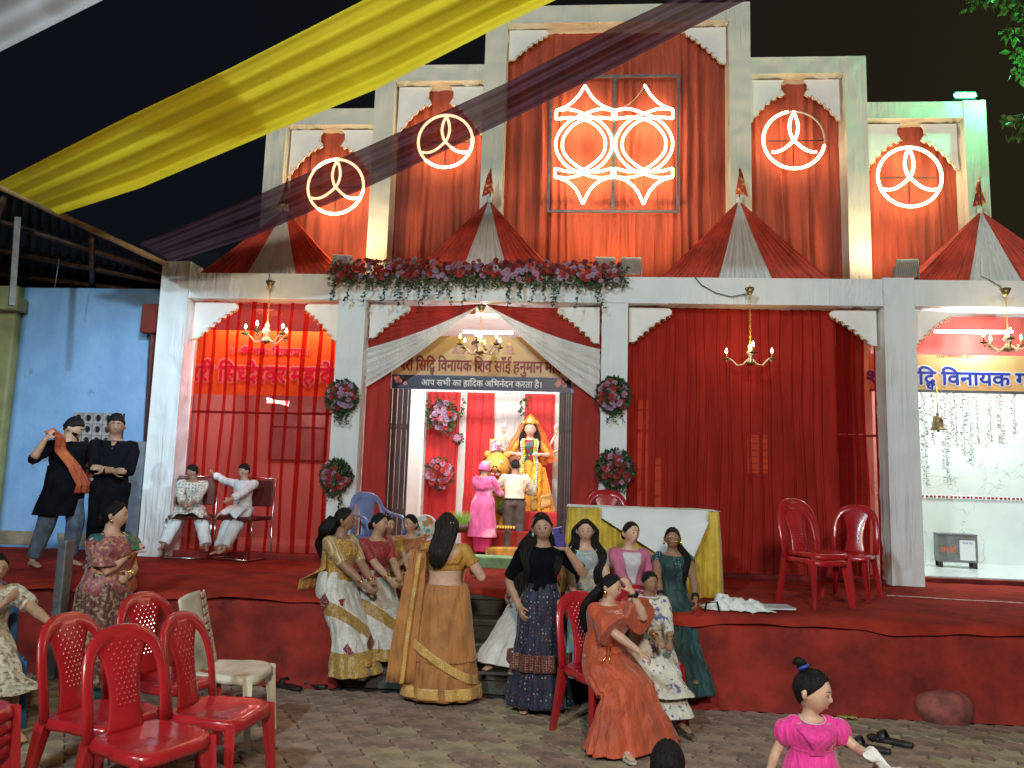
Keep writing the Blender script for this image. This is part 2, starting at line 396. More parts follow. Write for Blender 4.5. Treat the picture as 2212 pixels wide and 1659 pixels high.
stage_block(SX1, 9.0, 'stage_platform', True, False)
struct('stage_platform', MB().box((SX0-.01, PY+.93, 0), (SX1+.01, 8.95, PZ-.02)), M['redwall'], smooth=False)
st = MB()
steps = bpy.data.objects.new('staircase', None); COL.objects.link(steps); steps['kind'] = 'structure'
for i in range(4):
    h = .5*(i+1)/3.0 if i < 3 else .66
    y = PY+.05+.27*i
    mb = MB().box((SX0+.003, y, 0), (SX1-.003, y+.30 if i < 3 else PY+1.0, .155*(i+1)-.012+ (0 if i < 3 else .02)))
    mb.box((SX0+.004, y-.022, .155*(i+1)-.045+(0 if i < 3 else .02)), (SX1-.004, y+.28, .155*(i+1)+(0 if i < 3 else .02)))
    mb.build('step', M['step'], steps, smooth=False, bevel=.006)

# carpet on the stage, wavy hem hanging over the edge
def carpet_sheet(name, x0, x1, y0, seed, hang=.05, m='carpet'):
    def fn(u, v):
        x = x0+(x1-x0)*u
        w = fbm(x*2.1, 0, seed)
        if v < .25:      # hanging hem
            t = v/.25
            return (x, y0-.028-.018*abs(w)+.012*t, PZ-.0-(1-t)*(hang+.03*w))
        t = (v-.25)/.75
        y = y0-.015+t*(8.93-y0)
        z = PZ+.006+.010*max(0, fbm(x*3.2, y*2.2, seed+3))*(1-t)*1.5+.003*fbm(x*9, y*5, seed)
        return (x, y, z)
    return struct(name, MB().grid(fn, int(abs(x1-x0)*14), 26), M[m])
carpet_sheet('carpet', -9.0, SX0+.02, PY, 1, .035)
carpet_sheet('carpet', SX1-.02, 9.0, PY, 5, .06)
carpet_sheet('carpet', SX0+.02, SX1-.02, PY+.86, 9, .05)
# ruck line of the cable and the white seam tape across the carpet at right
tp = MB(); tp.grid(lambda u, v: (2.95+2.6*u, 7.55-.32*u+.014*(v-.5)*2+.01*math.sin(u*9), PZ+.022+.002*math.sin(u*20)), 40, 1)
tag(tp.build('tape_strip', mat('worn_white_tape', (.75, .6, .55), .8, .4, 20), solid=.002), 'frayed white tape strip running over the red carpet at the right', 'tape')
# low threshold strip under the curtains
struct('threshold', MB().box((-4.5, 8.62, PZ+.001), (-2.7, 8.9, PZ+.07)).box((.62, 8.62, PZ+.001), (3.36, 8.9, PZ+.05)), M['carpet_dark'], smooth=False, bevel=.01)
M['green'] = mat('green_mat', (.22, .36, .17), .9, .2, 8, .4, 150)
struct('threshold_step', MB().box((-2.38, 8.66, PZ-.02), (.32, 9.0, .80)), M['green'], smooth=False, bevel=.012)
# stub of rock painted red at the foot of the wall (right)
def rock(c, r, name, m, label, seed=1, sz=(1, 1, .5)):
    mb = MB(); mb.grid(lambda u, v: tuple(Vector(c)+Vector((
        math.cos(2*PI*u)*math.sin(PI*v)**.45*r*sz[0], math.sin(2*PI*u)*math.sin(PI*v)**.45*r*sz[1],
        math.cos(PI*v)*r*sz[2]))*(1+.09*fbm(u*9, v*7, seed))), 22, 12, True)
    return tag(mb.build(name, m), label, 'rock')
_rk = aZ(2058, 1568, 0)
rock((_rk.x, _rk.y+.16, .08), .225, 'boulder', mat('faded_red_stone', (.27, .075, .06), .85, .35, 7, .5, 40), 'low red painted boulder at the foot of the red stage wall', 3, (1, .75, .60))

# ---- left: blue wall, yellow wall, shed roof
bw = empty('side_building', (-6.5, 9.3, PZ), 0, 'old pale blue washed wall of the side building with a vent block', 'building')
def wall_grid(x0, x1, z0, z1, y, amp=.01, seed=0, topfn=None):
    mb = MB()
    mb.grid(lambda u, v: (x0+(x1-x0)*u-(-6.5), y+amp*fbm(u*9, v*11, seed)-9.3, z0+((topfn(u) if topfn else z1)-z0)*v-PZ), 30, 20)
    return mb
xa = aY(40, 900, 9.3).x; xb = aY(335, 900, 9.3).x
wall_grid(-7.1, -4.75, .6, 3.95, 9.3).build('wall', M['bluewall'], bw, solid=.1)
MB().box((-7.1+6.5, -.055, 0.0), (-4.7+6.5, -.0, .17)).build('skirting', mat('sand_skirting', (.45, .33, .22), .8, .3, 5), bw, bevel=.01)
# vent of breeze blocks
vtl = aY(158, 890, 9.2); vbr = aY(252, 1040, 9.2)
vb = empty('vent_block_grille', (0, 0, 0), 0); vb.parent = bw; vb.location = (0, 0, 0)
nx, nz = 5, 6
cw = (vbr.x-vtl.x)/nx; ch = (vtl.z-vbr.z)/nz
M['block'] = mat('breeze_block', (.42, .38, .36), .85, .3, 10, .3, 60)
MB().box((vtl.x+6.5, -.06, vbr.z-PZ), (vbr.x+6.5, -.052, vtl.z-PZ)).build('vent_backing', M['dark'], bw)
bpy.data.objects.remove(vb)
def ring_block():
    mb = MB(); n = 12
    a, b = cw*.5, ch*.5
    sq = []; ci = []
    for k in range(n):
        q = 2*PI*k/n+PI/4; c, s = math.cos(q), math.sin(q); mxx = max(abs(c), abs(s))
        sq.append((c/mxx*a*.97, s/mxx*b*.97)); ci.append((c*a*.62, s*b*.62))
    v = [(x, -.09, z) for x, z in sq]+[(x, -.09, z) for x, z in ci]+[(x, -.05, z) for x, z in ci]
    f = [(k, (k+1) % n, n+(k+1) % n, n+k) for k in range(n)]+[(n+k, n+(k+1) % n, 2*n+(k+1) % n, 2*n+k) for k in range(n)]
    return mb.add(v, f)
blk = ring_block().build('vent_block', M['block'], bw, smooth=False)
blk.location = (vtl.x+6.5+cw*.5, 0, vtl.z-PZ-ch*.5)
for i in range(nx):
    for j in range(nz):
        if i+j:
            c = blk.copy(); COL.objects.link(c); c.location = (vtl.x+6.5+cw*(i+.5), 0, vtl.z-PZ-ch*(j+.5))
yw = MB(); yw.box((-9.5, 9.15, .6), (-7.12, 9.32, 3.95)).box((-9.5, 9.0, 3.6), (-7.0, 9.2, 3.78))
tag(yw.build('yellow_wall', M['yelwall'], smooth=False, bevel=.02), 'yellow washed wall at the far left beside the blue wall', 'wall')
pst = MB(); pst.tube([aY(333, 700, 9.1), aY(303, 1250, 9.1)], .055, 4)
tag(pst.build('maroon_post', M['maroon'], smooth=False), 'slim maroon post between the blue wall and the draped pillar', 'post')
bx_ = aY(330, 690, 9.0)
tag(MB().box((bx_.x-.16, 9.0, bx_.z-.17), (bx_.x+.14, 9.2, bx_.z+.2)).build('red_block', mat('red_block_paint', (.24, .035, .02), .7, .2, 4), smooth=False, bevel=.02), 'red painted block on the post under the shed roof', 'block')
pl_ = aY(300, 1120, 8.9)
tag(MB().box((-5.22, 8.72, PZ+.012), (-4.87, 9.0, 1.98)).build('pillar_dark_side', mat('dark_side_grey', (.21, .23, .25), .8, .2, 5, .3, 30), smooth=False, bevel=.02), 'added grey box for the darker lower side of the leftmost draped pillar', 'wall')  # grey box added for the darker lower flank of the pillar, not a wall
# shed roof: corrugated sheets with purlins, bamboo edge and a post
def P3(px, py, Y): return aY(px, py, Y)
e0 = P3(-130, 335, 7.0); e1 = P3(372, 570, 8.55)         # front edge (bamboo)
w0 = Vector((-9.8, 10.2, 4.25)); w1 = Vector((-4.75, 9.9, 3.95))
shed = empty('shed_roof', tuple(e1), 0, 'dark corrugated shed roof above the blue wall with bamboo edge pole', 'roof')
def rel(p, o=None): return tuple(Vector(p)-Vector(shed.location))
ew0 = e0+(e0-e1)*.8; ww0 = w0+Vector((-3, 0, 0))
def rf(u, v):
    a = ew0.lerp(e1, u); b = ww0.lerp(w1, u); p = a.lerp(b, v)
    return rel(p+Vector((0, 0, .02*math.sin(u*2*PI*46))))
MB().grid(rf, 46*6, 4).build('roof_sheet', M['dark'], shed)
bam = [e0.lerp(e1, t)+Vector((0, 0, -.035-.0*math.sin(t*9))) for t in [i/14 for i in range(15)]]
MB().tube([rel(p) for p in bam], [.034+(.006 if i % 3 == 0 else 0) for i in range(15)], 8).build('bamboo_pole', M['bamboo'], shed)
for k, t in enumerate((.22, .48, .75)):
    a = e0.lerp(w0, t); b = e1.lerp(w1, t)
    MB().tube([rel(a+Vector((0, 0, -.08))), rel(b+Vector((0, 0, -.08)))], .035, 8).build('purlin', M['pole'], shed)
for k, u in enumerate((.25, .62)):
    a = e0.lerp(e1, u); b = w0.lerp(w1, u)
    MB().tube([rel(a+Vector((0, 0, -.14))), rel(b+Vector((0, 0, -.14)))], .03, 8).build('rafter', M['pole'], shed)
tp_ = P3(38, 470, 7.6); bt_ = P3(25, 660, 7.6)
MB().tube([rel(tp_), rel(bt_)], .04, 4).build('bracket_post', M['grey'], shed, smooth=False)
MB().tube([rel(P3(118, 622, 8.3)), rel(P3(128, 560, 8.3))], .006, 5).build('torn_string', M['grey'], shed)
# sky-side dark mass behind the shed: back building block hidden in the dark
tag(MB().box((-14, 12.5, 0), (-4.2, 13.0, 5.4)).build('back_wall', mat('dark_back_wall', (.03, .03, .035), .9, .2, 2), smooth=False), 'dark unlit house wall far behind the shed roof', 'wall')
# ================================================================ the draped pandal front
FY = 8.5        # front face of the lower frame
def gather(o, a, b, seed):
    # cloth pulled into creases that fan out from the tied ends of each member
    me = o.data; me.update(); vert = b[2]-a[2] > b[0]-a[0]; r = random.Random(seed); x0, x1 = (a[2], b[2]) if vert else (a[0], b[0])
    knots = [(x0 if k % 2 else x1, r.uniform(.1, .9), r.uniform(.35, .8), r.uniform(10, 17), r.uniform(0, 6)) for k in range(3)]
    for v in me.vertices:
        p = v.co; t = p.z if vert else p.x; w = (p.x-a[0]+p.y-a[1]) if vert else (p.z-a[2]+p.y-a[1]); d = 0
        for kt, kw, L, f, ph in knots:
            dt = abs(t-kt); 
            if dt < L*1.3:
                an = math.atan2(w-kw*.5, dt+.04); e = max(0, 1-dt/(L*1.3)); d += .0125*e*math.sin(an*f*1.6+ph)
        d += .0016*math.sin(t*31+w*9+seed)+.002*mnoise0((p.x*6, p.y*6, p.z*6))
        n = v.normal
        if max(abs(c) for c in n) > .93: v.co = p+n*d
    me.update()
from mathutils.noise import noise as mnoise0
def drape_box(mb, a, b, amp=.007, seed=0, rung=.0, step=.11):
    """cloth wrapped round a box truss: subdivided faces, pulled in a little between the rungs"""
    a = Vector(a); b = Vector(b); d = b-a
    nx, ny, nz = (max(2, int(d[i]/step)) for i in range(3))
    L = 2 if d.z > d.x else 0
    def disp(p, nrm):
        t = (p-a)[L]
        w = amp*fbm(p.x*7+p.z*3, p.y*6+p.z*5, seed)+amp*.6*fbm(p.x*17, p.z*13+p.y*9, seed+3)
        if rung: w += -.009+.009*abs(math.cos(PI*t/rung))**10
        e = 1
        return p+nrm*w
    faces = []
    for ax, n1, n2 in ((1, 0, 2), (0, 1, 2), (2, 0, 1)):
        N = (nx, ny, nz)
        for s in (0, 1):
            nrm = Vector((0, 0, 0)); nrm[ax] = 1 if s else -1
            base = a.copy()
            if s: base[ax] = b[ax]
            def fn(u, v):
                p = base.copy(); p[n1] = a[n1]+d[n1]*u; p[n2] = a[n2]+d[n2]*v
                edge = min(u, 1-u, v, 1-v) < 1e-6
                q = disp(p, nrm) if not edge else p
                return q
            mb.grid(fn, N[n1], N[n2])
    return mb
def pillar(name, x0, x1, z0, z1, y0, y1, label, group, seed, foot=False):
    mb = MB(); drape_box(mb, (x0, y0, z0), (x1, y1, z1), .008, seed, .46, .05)
    o = mb.build(name, M['yellow_lit_drape'] if name.startswith('tower') else M['white'])
    bm = bmesh.new(); bm.from_mesh(o.data); bmesh.ops.remove_doubles(bm, verts=bm.verts, dist=.0005); bmesh.ops.recalc_face_normals(bm, faces=bm.faces)
    for e in bm.edges:
        if len(e.link_faces) == 2 and e.calc_face_angle(0) > .9: e.smooth = False
    bm.to_mesh(o.data); bm.free()
    gather(o, (x0, y0, z0), (x1, y1, z1), seed)
    return tag(o, label, 'pillar' if z1-z0 > x1-x0 else 'beam', group)
G1 = 'white draped pillars of the front frame'; G2 = 'white draped beams and posts of the stepped tower'
pillar('draped_pillar', -4.84, -4.50, PZ+.005, 4.10, FY-.01, FY+.31, 'white draped pillar beside the added grey box, leftmost of the front', G1, 1)
pillar('draped_pillar', -2.70, -2.38, PZ+.005, 3.66, FY, FY+.3, 'white draped pillar with flower bouquets left of the shrine doorway', G1, 2)
pillar('draped_pillar', .32, .61, PZ+.005, 3.66, FY, FY+.3, 'white draped pillar with flower bouquets right of the shrine doorway', G1, 3)
pillar('draped_pillar', 3.37, 3.70, PZ+.005, 3.98, FY-.012, FY+.3, 'white draped pillar between the red curtain and the marble shrine', G1, 4)
pillar('draped_pillar', 6.3, 6.62, PZ+.005, 3.96, FY, FY+.3, 'white draped pillar beyond the marble shrine', G1, 5)
pillar('draped_beam', -4.50, 3.37, 3.665, 3.965, FY+.004, FY+.296, 'long white draped beam over the left, middle and curtained bays', G1, 6)
pillar('draped_beam', 3.70, 6.30, 3.67, 3.962, FY+.004, FY+.296, 'short white draped beam over the marble shrine bay', G1, 7)
# stepped tower: same white cloth, with the yellowish lamplight mixed into its colour
M['yellow_lit_drape'] = M['white'].copy(); M['yellow_lit_drape'].name = 'yellow_lit_drape'
for _n in M['yellow_lit_drape'].node_tree.nodes:
    if _n.type == 'MIX' and not _n.inputs[6].is_linked: _n.inputs[6].default_value = (.74, .71, .58, 1); _n.inputs[7].default_value = (.70, .67, .54, 1)
TY = 9.3
tw = [(-4.05, -3.79, 6.18, 6.40, 'left outer step'), (-2.63, -2.37, 6.77, 6.99, 'left inner step'), (-1.21, -.93, 7.55, 7.79, 'centre tower, left side')]
sm = [(1.90, 2.16, 7.55, 7.79, 'centre tower, right side'), (3.31, 3.57, 6.82, 7.04, 'right inner step'), (4.71, 4.97, 6.22, 6.44, 'right outer step')]
desc = ['pale draped upright at the outer left edge of the stepped tower', 'pale draped upright between the two left steps of the tower', 'tall pale draped upright at the left of the neon lantern panel',
        'tall pale draped upright at the right of the neon lantern panel', 'pale draped upright between the two right steps of the tower', 'pale draped upright at the outer right edge under the green lamp']
for i, (x0, x1, zb, zt, _) in enumerate(tw+sm):
    pillar('tower_upright', x0, x1, 3.7, zt, TY-.006*(i % 2), TY+.3, desc[i], G2, 10+i)
bm_ = [(-3.79, -2.63, 6.18, 6.40, 'short pale draped crossbeam over the leftmost neon ring'), (-2.37, -1.21, 6.77, 6.99, 'short pale draped crossbeam over the second neon ring from the left'),
       (-.93, 1.90, 7.55, 7.79, 'long pale draped crossbeam at the very top of the tower'), (2.16, 3.31, 6.82, 7.04, 'short pale draped crossbeam over the half dark neon ring'),
       (3.57, 4.71, 6.22, 6.43, 'short pale draped crossbeam carrying the green lamp')]
for i, (x0, x1, z0, z1, l) in enumerate(bm_):
    pillar('tower_crossbeam', x0, x1, z0, z1, TY+.003, TY+.297, l, G2, 20+i)

# ---- pleated curtains
def pleat_poly(x0, x1, pitch, kind, seed, amp=.03):
    """plan polyline of a hanging curtain"""
    r = random.Random(seed); pts = []; x = x0
    if kind == 'fold':       # flat runs with cloth folded back on itself
        while x < x1:
            w = pitch*r.uniform(.75, 1.25); w = min(w, x1-x); o = min((.042 if seed == 4 else .026)*r.uniform(.6, 1.3), w*.4)
            pts += [(x, 0), (x+w*.35, -.006*r.random()), (x+w*.7, -.010*r.random()), (x+w, -.004), (x+w+.003, -.012), (x+w-o, -.016), (x+w-o-.003, -.006), (x+w-o*.5, .002)]
            x += w
            if x1-x < .03: break
        pts.append((x1, 0))
    else:
        n = int((x1-x0)/pitch*8)
        ph = 0
        for i in range(n+1):
            t = i/n; ph += 2*PI/8*(1+.55*math.sin(t*23+seed)+.3*math.sin(t*61+seed*2))
            a = amp*(.65+.5*math.sin(t*17+seed*3))
            s = math.sin(ph); s = math.copysign(abs(s)**.75, s)
            pts.append((x0+(x1-x0)*t, a*s))
    return pts
def curtain(name, x0, x1, z0, z1, Y, m, label, pitch=.14, kind='soft', seed=1, amp=.03, group=None, hem=0, tilt=0, nz=14):
    P = pleat_poly(x0, x1, pitch, kind, seed, amp); n = len(P); mb = MB(); v = []
    for j in range(nz+1):
        t = j/nz; z = z0+(z1-z0)*t
        for i, (x, y) in enumerate(P):
            k = 1+.25*math.sin(x*5+t*4+seed)
            e = min(1, 6*min(i, n-1-i)/n)
            xx = x+.018*math.sin(t*5+x*3+seed)*(1-t)*e+.01*math.sin(t*11+x*9)*e
            zz = z+(hem*.02*math.sin(x*14+seed) if j == 0 else 0)
            v.append((xx, Y+y*k*(1 if kind == 'fold' else 1-.35*t)+.012*math.sin(x*2+t*3+seed)-tilt*(1-t), zz))
    mb.add(v, [(j*n+i, j*n+i+1, (j+1)*n+i+1, (j+1)*n+i) for j in range(nz) for i in range(n-1)])
    o = mb.build(name, m)
    return tag(o, label, 'curtain', group)
GC = 'red curtains of the tower'
curtain('tower_curtain', -3.79, -2.63, 3.75, 6.2, TY+.27, M['red_up'], 'orange red curtain behind the leftmost neon ring', .16, seed=3, group=GC, amp=.022)
curtain('tower_curtain', -2.37, -1.21, 3.75, 6.79, TY+.27, M['red_up'], 'orange red curtain behind the second neon ring from the left', .13, seed=5, group=GC)
curtain('tower_curtain', -.93, 1.90, 3.75, 7.57, TY+.27, M['red_up'], 'wide orange red curtain behind the neon lantern panel', .15, seed=8, group=GC)
curtain('tower_curtain', 2.16, 3.31, 3.75, 6.84, TY+.27, M['red_up'], 'orange red curtain behind the half dark neon ring', .15, seed=11, group=GC, amp=.035)
curtain('tower_curtain', 3.57, 4.71, 3.75, 6.24, TY+.27, M['red_up'], 'orange red curtain behind the rightmost neon ring', .12, seed=13, group=GC, amp=.016)
# lower bays
CYY = 8.76
curtain('sheer_curtain', -4.50, -2.70, PZ+.03, 3.68, CYY, M['sheer'], 'see-through red net curtain over the lit room at the left', .15, 'fold', 4, hem=1)
curtain('bay_curtain', .61, 2.95, PZ+.03, 3.68, CYY, M['sheer2'], 'wide pleated red curtain behind the golden table and red chairs', .12, 'fold', 6, hem=1)
curtain('bay_curtain', 2.93, 3.40, PZ+.03, 3.68, CYY+.02, M['sheer'], 'narrow sheer strip of red curtain beside the draped pillar', .12, 'fold', 16, hem=1)
def rod(x0, x1, z, label):
    tag(MB().tube([(x0, CYY+.06, z-.005), ((x0+x1)/2, CYY+.06, z), (x1, CYY+.06, z+.008)], .016, 8).build('curtain_pole', M['maroon']), label, 'pole', 'poles behind the bay curtains')
rod(-4.5, -2.7, 2.36, 'thin maroon pole crossing behind the sheer left curtain')
rod(.61, 3.4, 2.26, 'thin maroon pole crossing behind the wide red curtain')
curtain('door_drape', -2.38, -2.10, PZ+.1, 3.66, CYY-.02, M['red'], 'narrow red drape at the left side of the shrine doorway', .12, seed=21, amp=.012, group='narrow drapes beside the shrine doorway')
curtain('door_drape', .02, .34, PZ+.1, 3.66, CYY-.02, M['red'], 'narrow red drape at the right side of the shrine doorway', .14, seed=22, amp=.012, group='narrow drapes beside the shrine doorway')
# dim house wall with two lit windows behind the wide curtain
hb = empty('house_front', (2.0, 9.5, PZ), 0, 'dim house front with lit barred windows behind the wide red curtain', 'building')
MB().box((-1.5, 0, 0), (1.5, .1, 3.2)).build('wall', mat('dim_maroon_wall', (.12, .03, .025), .9, .2, 2), hb, smooth=False)
M['winlit'] = emis('lit_window_pane', (1.0, .62, .34), .42)
for wx0, wx1, wz0, wz1 in ((-1.22, -1.06, .55, 2.0), (-.98, -.90, .2, 1.3), (.12, .26, 1.15, 1.62), (.30, .36, 1.15, 1.62)):
    w_ = MB().box((wx0-.02, -.03, wz0-.02), (wx1+.02, -.002, wz0)).box((wx0-.02, -.03, wz1), (wx1+.02, -.002, wz1+.02)).box((wx0-.02, -.03, wz0), (wx0, -.002, wz1)).box((wx1, -.03, wz0), (wx1+.02, -.002, wz1)).build('window_frame', M['maroon'], hb, smooth=False)
    MB().box((wx0, -.012, wz0), (wx1, -.004, wz1)).build('pane', M['winlit'], w_, smooth=False)
    bars = MB()
    for k in range(6): bars.box((wx0, -.026, wz0+(wz1-wz0)*(k+.5)/6-.006), (wx1, -.014, wz0+(wz1-wz0)*(k+.5)/6+.006))
    bars.build('window_bars', M['maroon'], w_, smooth=False)
# red valances and white swags over the doorway
def strip(name, a0, a1, b0, b1, m, sag=.03, folds=7, amp=.018, nu=26, label=None, cat=None, parent=None, nv=40, fade=True, solid=0, gather=1.0):
    """cloth band between edge a0->a1 (start, gathered) and b0->b1 (end); folds run along it"""
    a0, a1, b0, b1 = map(Vector, (a0, a1, b0, b1)); mb = MB()
    nrm = ((b0-a0).cross(a1-a0)); nrm = nrm.normalized() if nrm.length > 1e-6 else Vector((0, -1, 0))
    def fn(u, v):
        p = a0.lerp(a1, v).lerp(b0.lerp(b1, v), u)
        w = amp*math.sin(v*PI*2*folds+math.sin(u*3)*.6)+amp*.5*math.sin(v*PI*2*folds*2.3+1+u*2)
        g = (.35+.65*u) if gather else 1
        return p+nrm*w*g+Vector((0, 0, -sag*4*u*(1-u)))
    o = mb.grid(lambda u, v: fn(u, v), nu, nv).build(name, m, parent, solid=solid)
    if label: tag(o, label, cat)
    return o
top = Vector((-1.03, 8.60, 3.63))
strip('swag_drape', top+Vector((-.02, 0, .02)), top+Vector((-.10, .0, -.02)), (-2.38, 8.64, 3.12), (-2.38, 8.64, 2.66), M['white2'], .05, 5, .022, label='white satin swag falling to the left of the doorway', cat='drape')
strip('swag_drape', top+Vector((.02, 0, .02)), top+Vector((.10, .0, -.02)), (.31, 8.64, 3.16), (.31, 8.64, 2.56), M['white2'], .05, 5, .022, label='white satin swag falling to the right of the doorway', cat='drape')
strip('red_swag', top+Vector((-.02, .05, .04)), top+Vector((-.10, .05, -.02)), (-2.38, 8.70, 3.66), (-2.38, 8.70, 3.05), M['red'], .03, 7, .016, label='red cloth swag above the white left swag', cat='drape')
strip('red_swag', top+Vector((.02, .05, .04)), top+Vector((.10, .05, -.02)), (.32, 8.70, 3.66), (.32, 8.70, 3.05), M['red'], .03, 7, .016, label='red cloth swag above the white right swag', cat='drape')

# ---- scalloped corner boards with bead rows
BR = [(0, 0), (.5, .0), (.93, -.01), (1.0, -.07), (1.0, -.16), (.95, -.24), (.88, -.22), (.85, -.32), (.75, -.31), (.72, -.42), (.62, -.42), (.59, -.54), (.49, -.54), (.46, -.67), (.36, -.68), (.33, -.80), (.24, -.82), (.20, -.93), (.12, -.99), (0, -1.0)]
def bracket(x, z, w, h, sgn, y, label, group, beads=True):
    o_ = empty('corner_board', (x, y, z), 0, label, 'arch board', group)
    poly = [(sgn*px*w, pz*h) for px, pz in BR]
    if sgn < 0: poly = poly[::-1]
    b = MB().prism(poly[::-1], -.02, .02).build('board', M['board'], o_, smooth=False, bevel=.003)
    mb = MB()
    for px, pz in BR[4:]:
        mb.ball((sgn*px*w, -.026, pz*h-.012), .011, 6, 4)
        mb.ball((sgn*(px-.045)*w, -.026, (pz-.02)*h-.014), .007, 6, 4)
    q = mb.build('bead_row', M['bead'], o_); q['kind'] = 'stuff'
    return o_
GB = 'white scalloped corner boards'
zt = 3.645
for x, w, h, s, l in ((-4.48, .52, .44, 1, 'white scalloped board in the upper left corner of the left bay'), (-2.72, .42, .44, -1, 'white scalloped board in the upper right corner of the left bay'),
                      (-2.36, .47, .40, 1, 'white scalloped board in the upper left corner of the doorway bay'), (.30, .48, .42, -1, 'white scalloped board in the upper right corner of the doorway bay'),
                      (.63, .48, .40, 1, 'white scalloped board in the upper left corner of the wide curtained bay'), (3.35, .50, .40, -1, 'white scalloped board in the upper right corner of the wide curtained bay'),
                      (3.72, .40, .38, 1, 'white scalloped board beside the marble shrine banner')):
    bracket(x, zt, w, h, s, 8.66, l, GB)
def arch_pair(x0, x1, z, y, wf, h, l, gap=.12):
    c = (x0+x1)/2; w = c-x0-gap
    bracket(x0, z, w, h, 1, y, 'left half of the scalloped arch board '+l, GB)
    bracket(x1, z, w, h, -1, y, 'right half of the scalloped arch board '+l, GB)
BR_low = BR
BR = [(0, 0), (.5, .0), (1.0, .0), (.90, -.10), (.90, -.22), (1.0, -.34), (.90, -.40), (.80, -.38), (.74, -.46), (.63, -.46), (.56, -.56), (.46, -.57), (.40, -.68), (.30, -.70), (.24, -.82), (.14, -.86), (.08, -.97), (0, -1.0)]
arch_pair(-3.77, -2.65, 6.17, 9.46, 1, .62, 'over the leftmost neon ring')
arch_pair(-2.35, -1.23, 6.76, 9.46, 1, .66, 'over the second neon ring from the left')
arch_pair(2.18, 3.29, 6.81, 9.46, 1, .56, 'over the half dark neon ring')
arch_pair(3.59, 4.69, 6.21, 9.46, 1, .60, 'over the rightmost neon ring')
BR = BR_low
bracket(-.92, 7.54, .52, .42, 1, 9.46, 'white scalloped board in the upper left corner of the tall tower', GB)
bracket(1.89, 7.54, .52, .50, -1, 9.46, 'white scalloped board in the upper right corner of the tall tower', GB)

# ---- little tent roofs with pennants
def tent(cx, ay, az, hw, label, flab, seed=0):
    o_ = empty('tent_roof', (cx, ay, az), 0, label, 'tent roof', 'tent roofs above the front beam')
    base_y, bz = 8.70, 3.955
    def fan(xa, xb, mname, nm, back=False, seedk=0):
        n = max(8, int(abs(xb-xa)*60)); nv = 16; v = []
        for j in range(nv+1):
            t = j/nv
            for i in range(n+1):
                s = i/n; x = xa+(xb-xa)*s
                tt = t**1.12
                fold = (.5+.5*math.sin(i*1.15+seedk+.6*math.sin(i*.31)))*.075*t*(1.3-t*.5)+.012*math.sin(i*.5+seedk)*t
                px = x*t*(1-.035*math.sin(PI*t)); 
                depth = (base_y-ay)*tt*(1 if abs(x) < hw*.62 else 1)
                py = depth-fold*1.0
                # side panels turn back
                pz = (bz-az)*t
                if back: py = (9.26-ay)*tt
                v.append((px, py, pz))
        w = n+1
        return MB().add(v, [(j*w+i, j*w+i+1, (j+1)*w+i+1, (j+1)*w+i) for j in range(nv) for i in range(n)]).build(nm, M[mname], o_)
    fan(-hw, -.31, 'red_tent', 'red_panel', seedk=seed); fan(-.31, .31, 'white2', 'white_panel', seedk=seed+1); fan(.31, hw, 'red_tent', 'red_panel', seedk=seed+2)
    fan(-hw, hw, 'red_tent', 'back_panel', True, seed+3)
    MB().ball((0, 0, .0), .035, 8, 6, (1, 1, 1.3)).build('knot', M['white2'], o_)
    # pennant
    f = empty('pennant', (cx+.01, ay+.01, az+.03), 0, flab, 'flag', 'small red pennants on the tent tips')
    MB().tube([(0, 0, 0), (.0, 0, .36)], .007, 6).build('flag_stick', M['pole'], f)
    s = -1 if seed % 2 else 1
    mb = MB(); mb.grid(lambda u, v: (s*(-.045*(1-v)+(.15*(1-v)**.8)*u), .02*math.sin(u*5+v*4+seed), .38-.36*(1-v)*(.9+.1*u)*1.0+ .0), 8, 12)
    mb.build('flag_cloth', M['flag'], f)
M['red_tent'] = mat('red_tent_cloth', (.74, .10, .06), .7, .2, 5, .2, 60, sheen=.1, tl=.2)
M['flag'] = pattern('red_gold_flag', (.5, .03, .015), (.7, .4, .08), 26, 'blot', .42)
tent(-3.58, 8.92, 4.90, .94, 'red and white tent roof over the left bay, half hidden by the purple cloth', 'red gold pennant on the tent tip over the left bay', 1)
tent(-1.05, 8.95, 5.03, .95, 'red and white tent roof over the doorway bay behind the flower garland', 'red gold pennant on the tent tip over the doorway', 3)
tent(1.93, 8.95, 5.03, 1.0, 'red and white tent roof over the wide curtained bay', 'red gold pennant on the tent tip over the wide curtained bay', 2)
tent(4.66, 8.92, 4.90, .98, 'red and white tent roof over the marble shrine bay', 'red gold pennant on the tent tip over the marble shrine', 5)

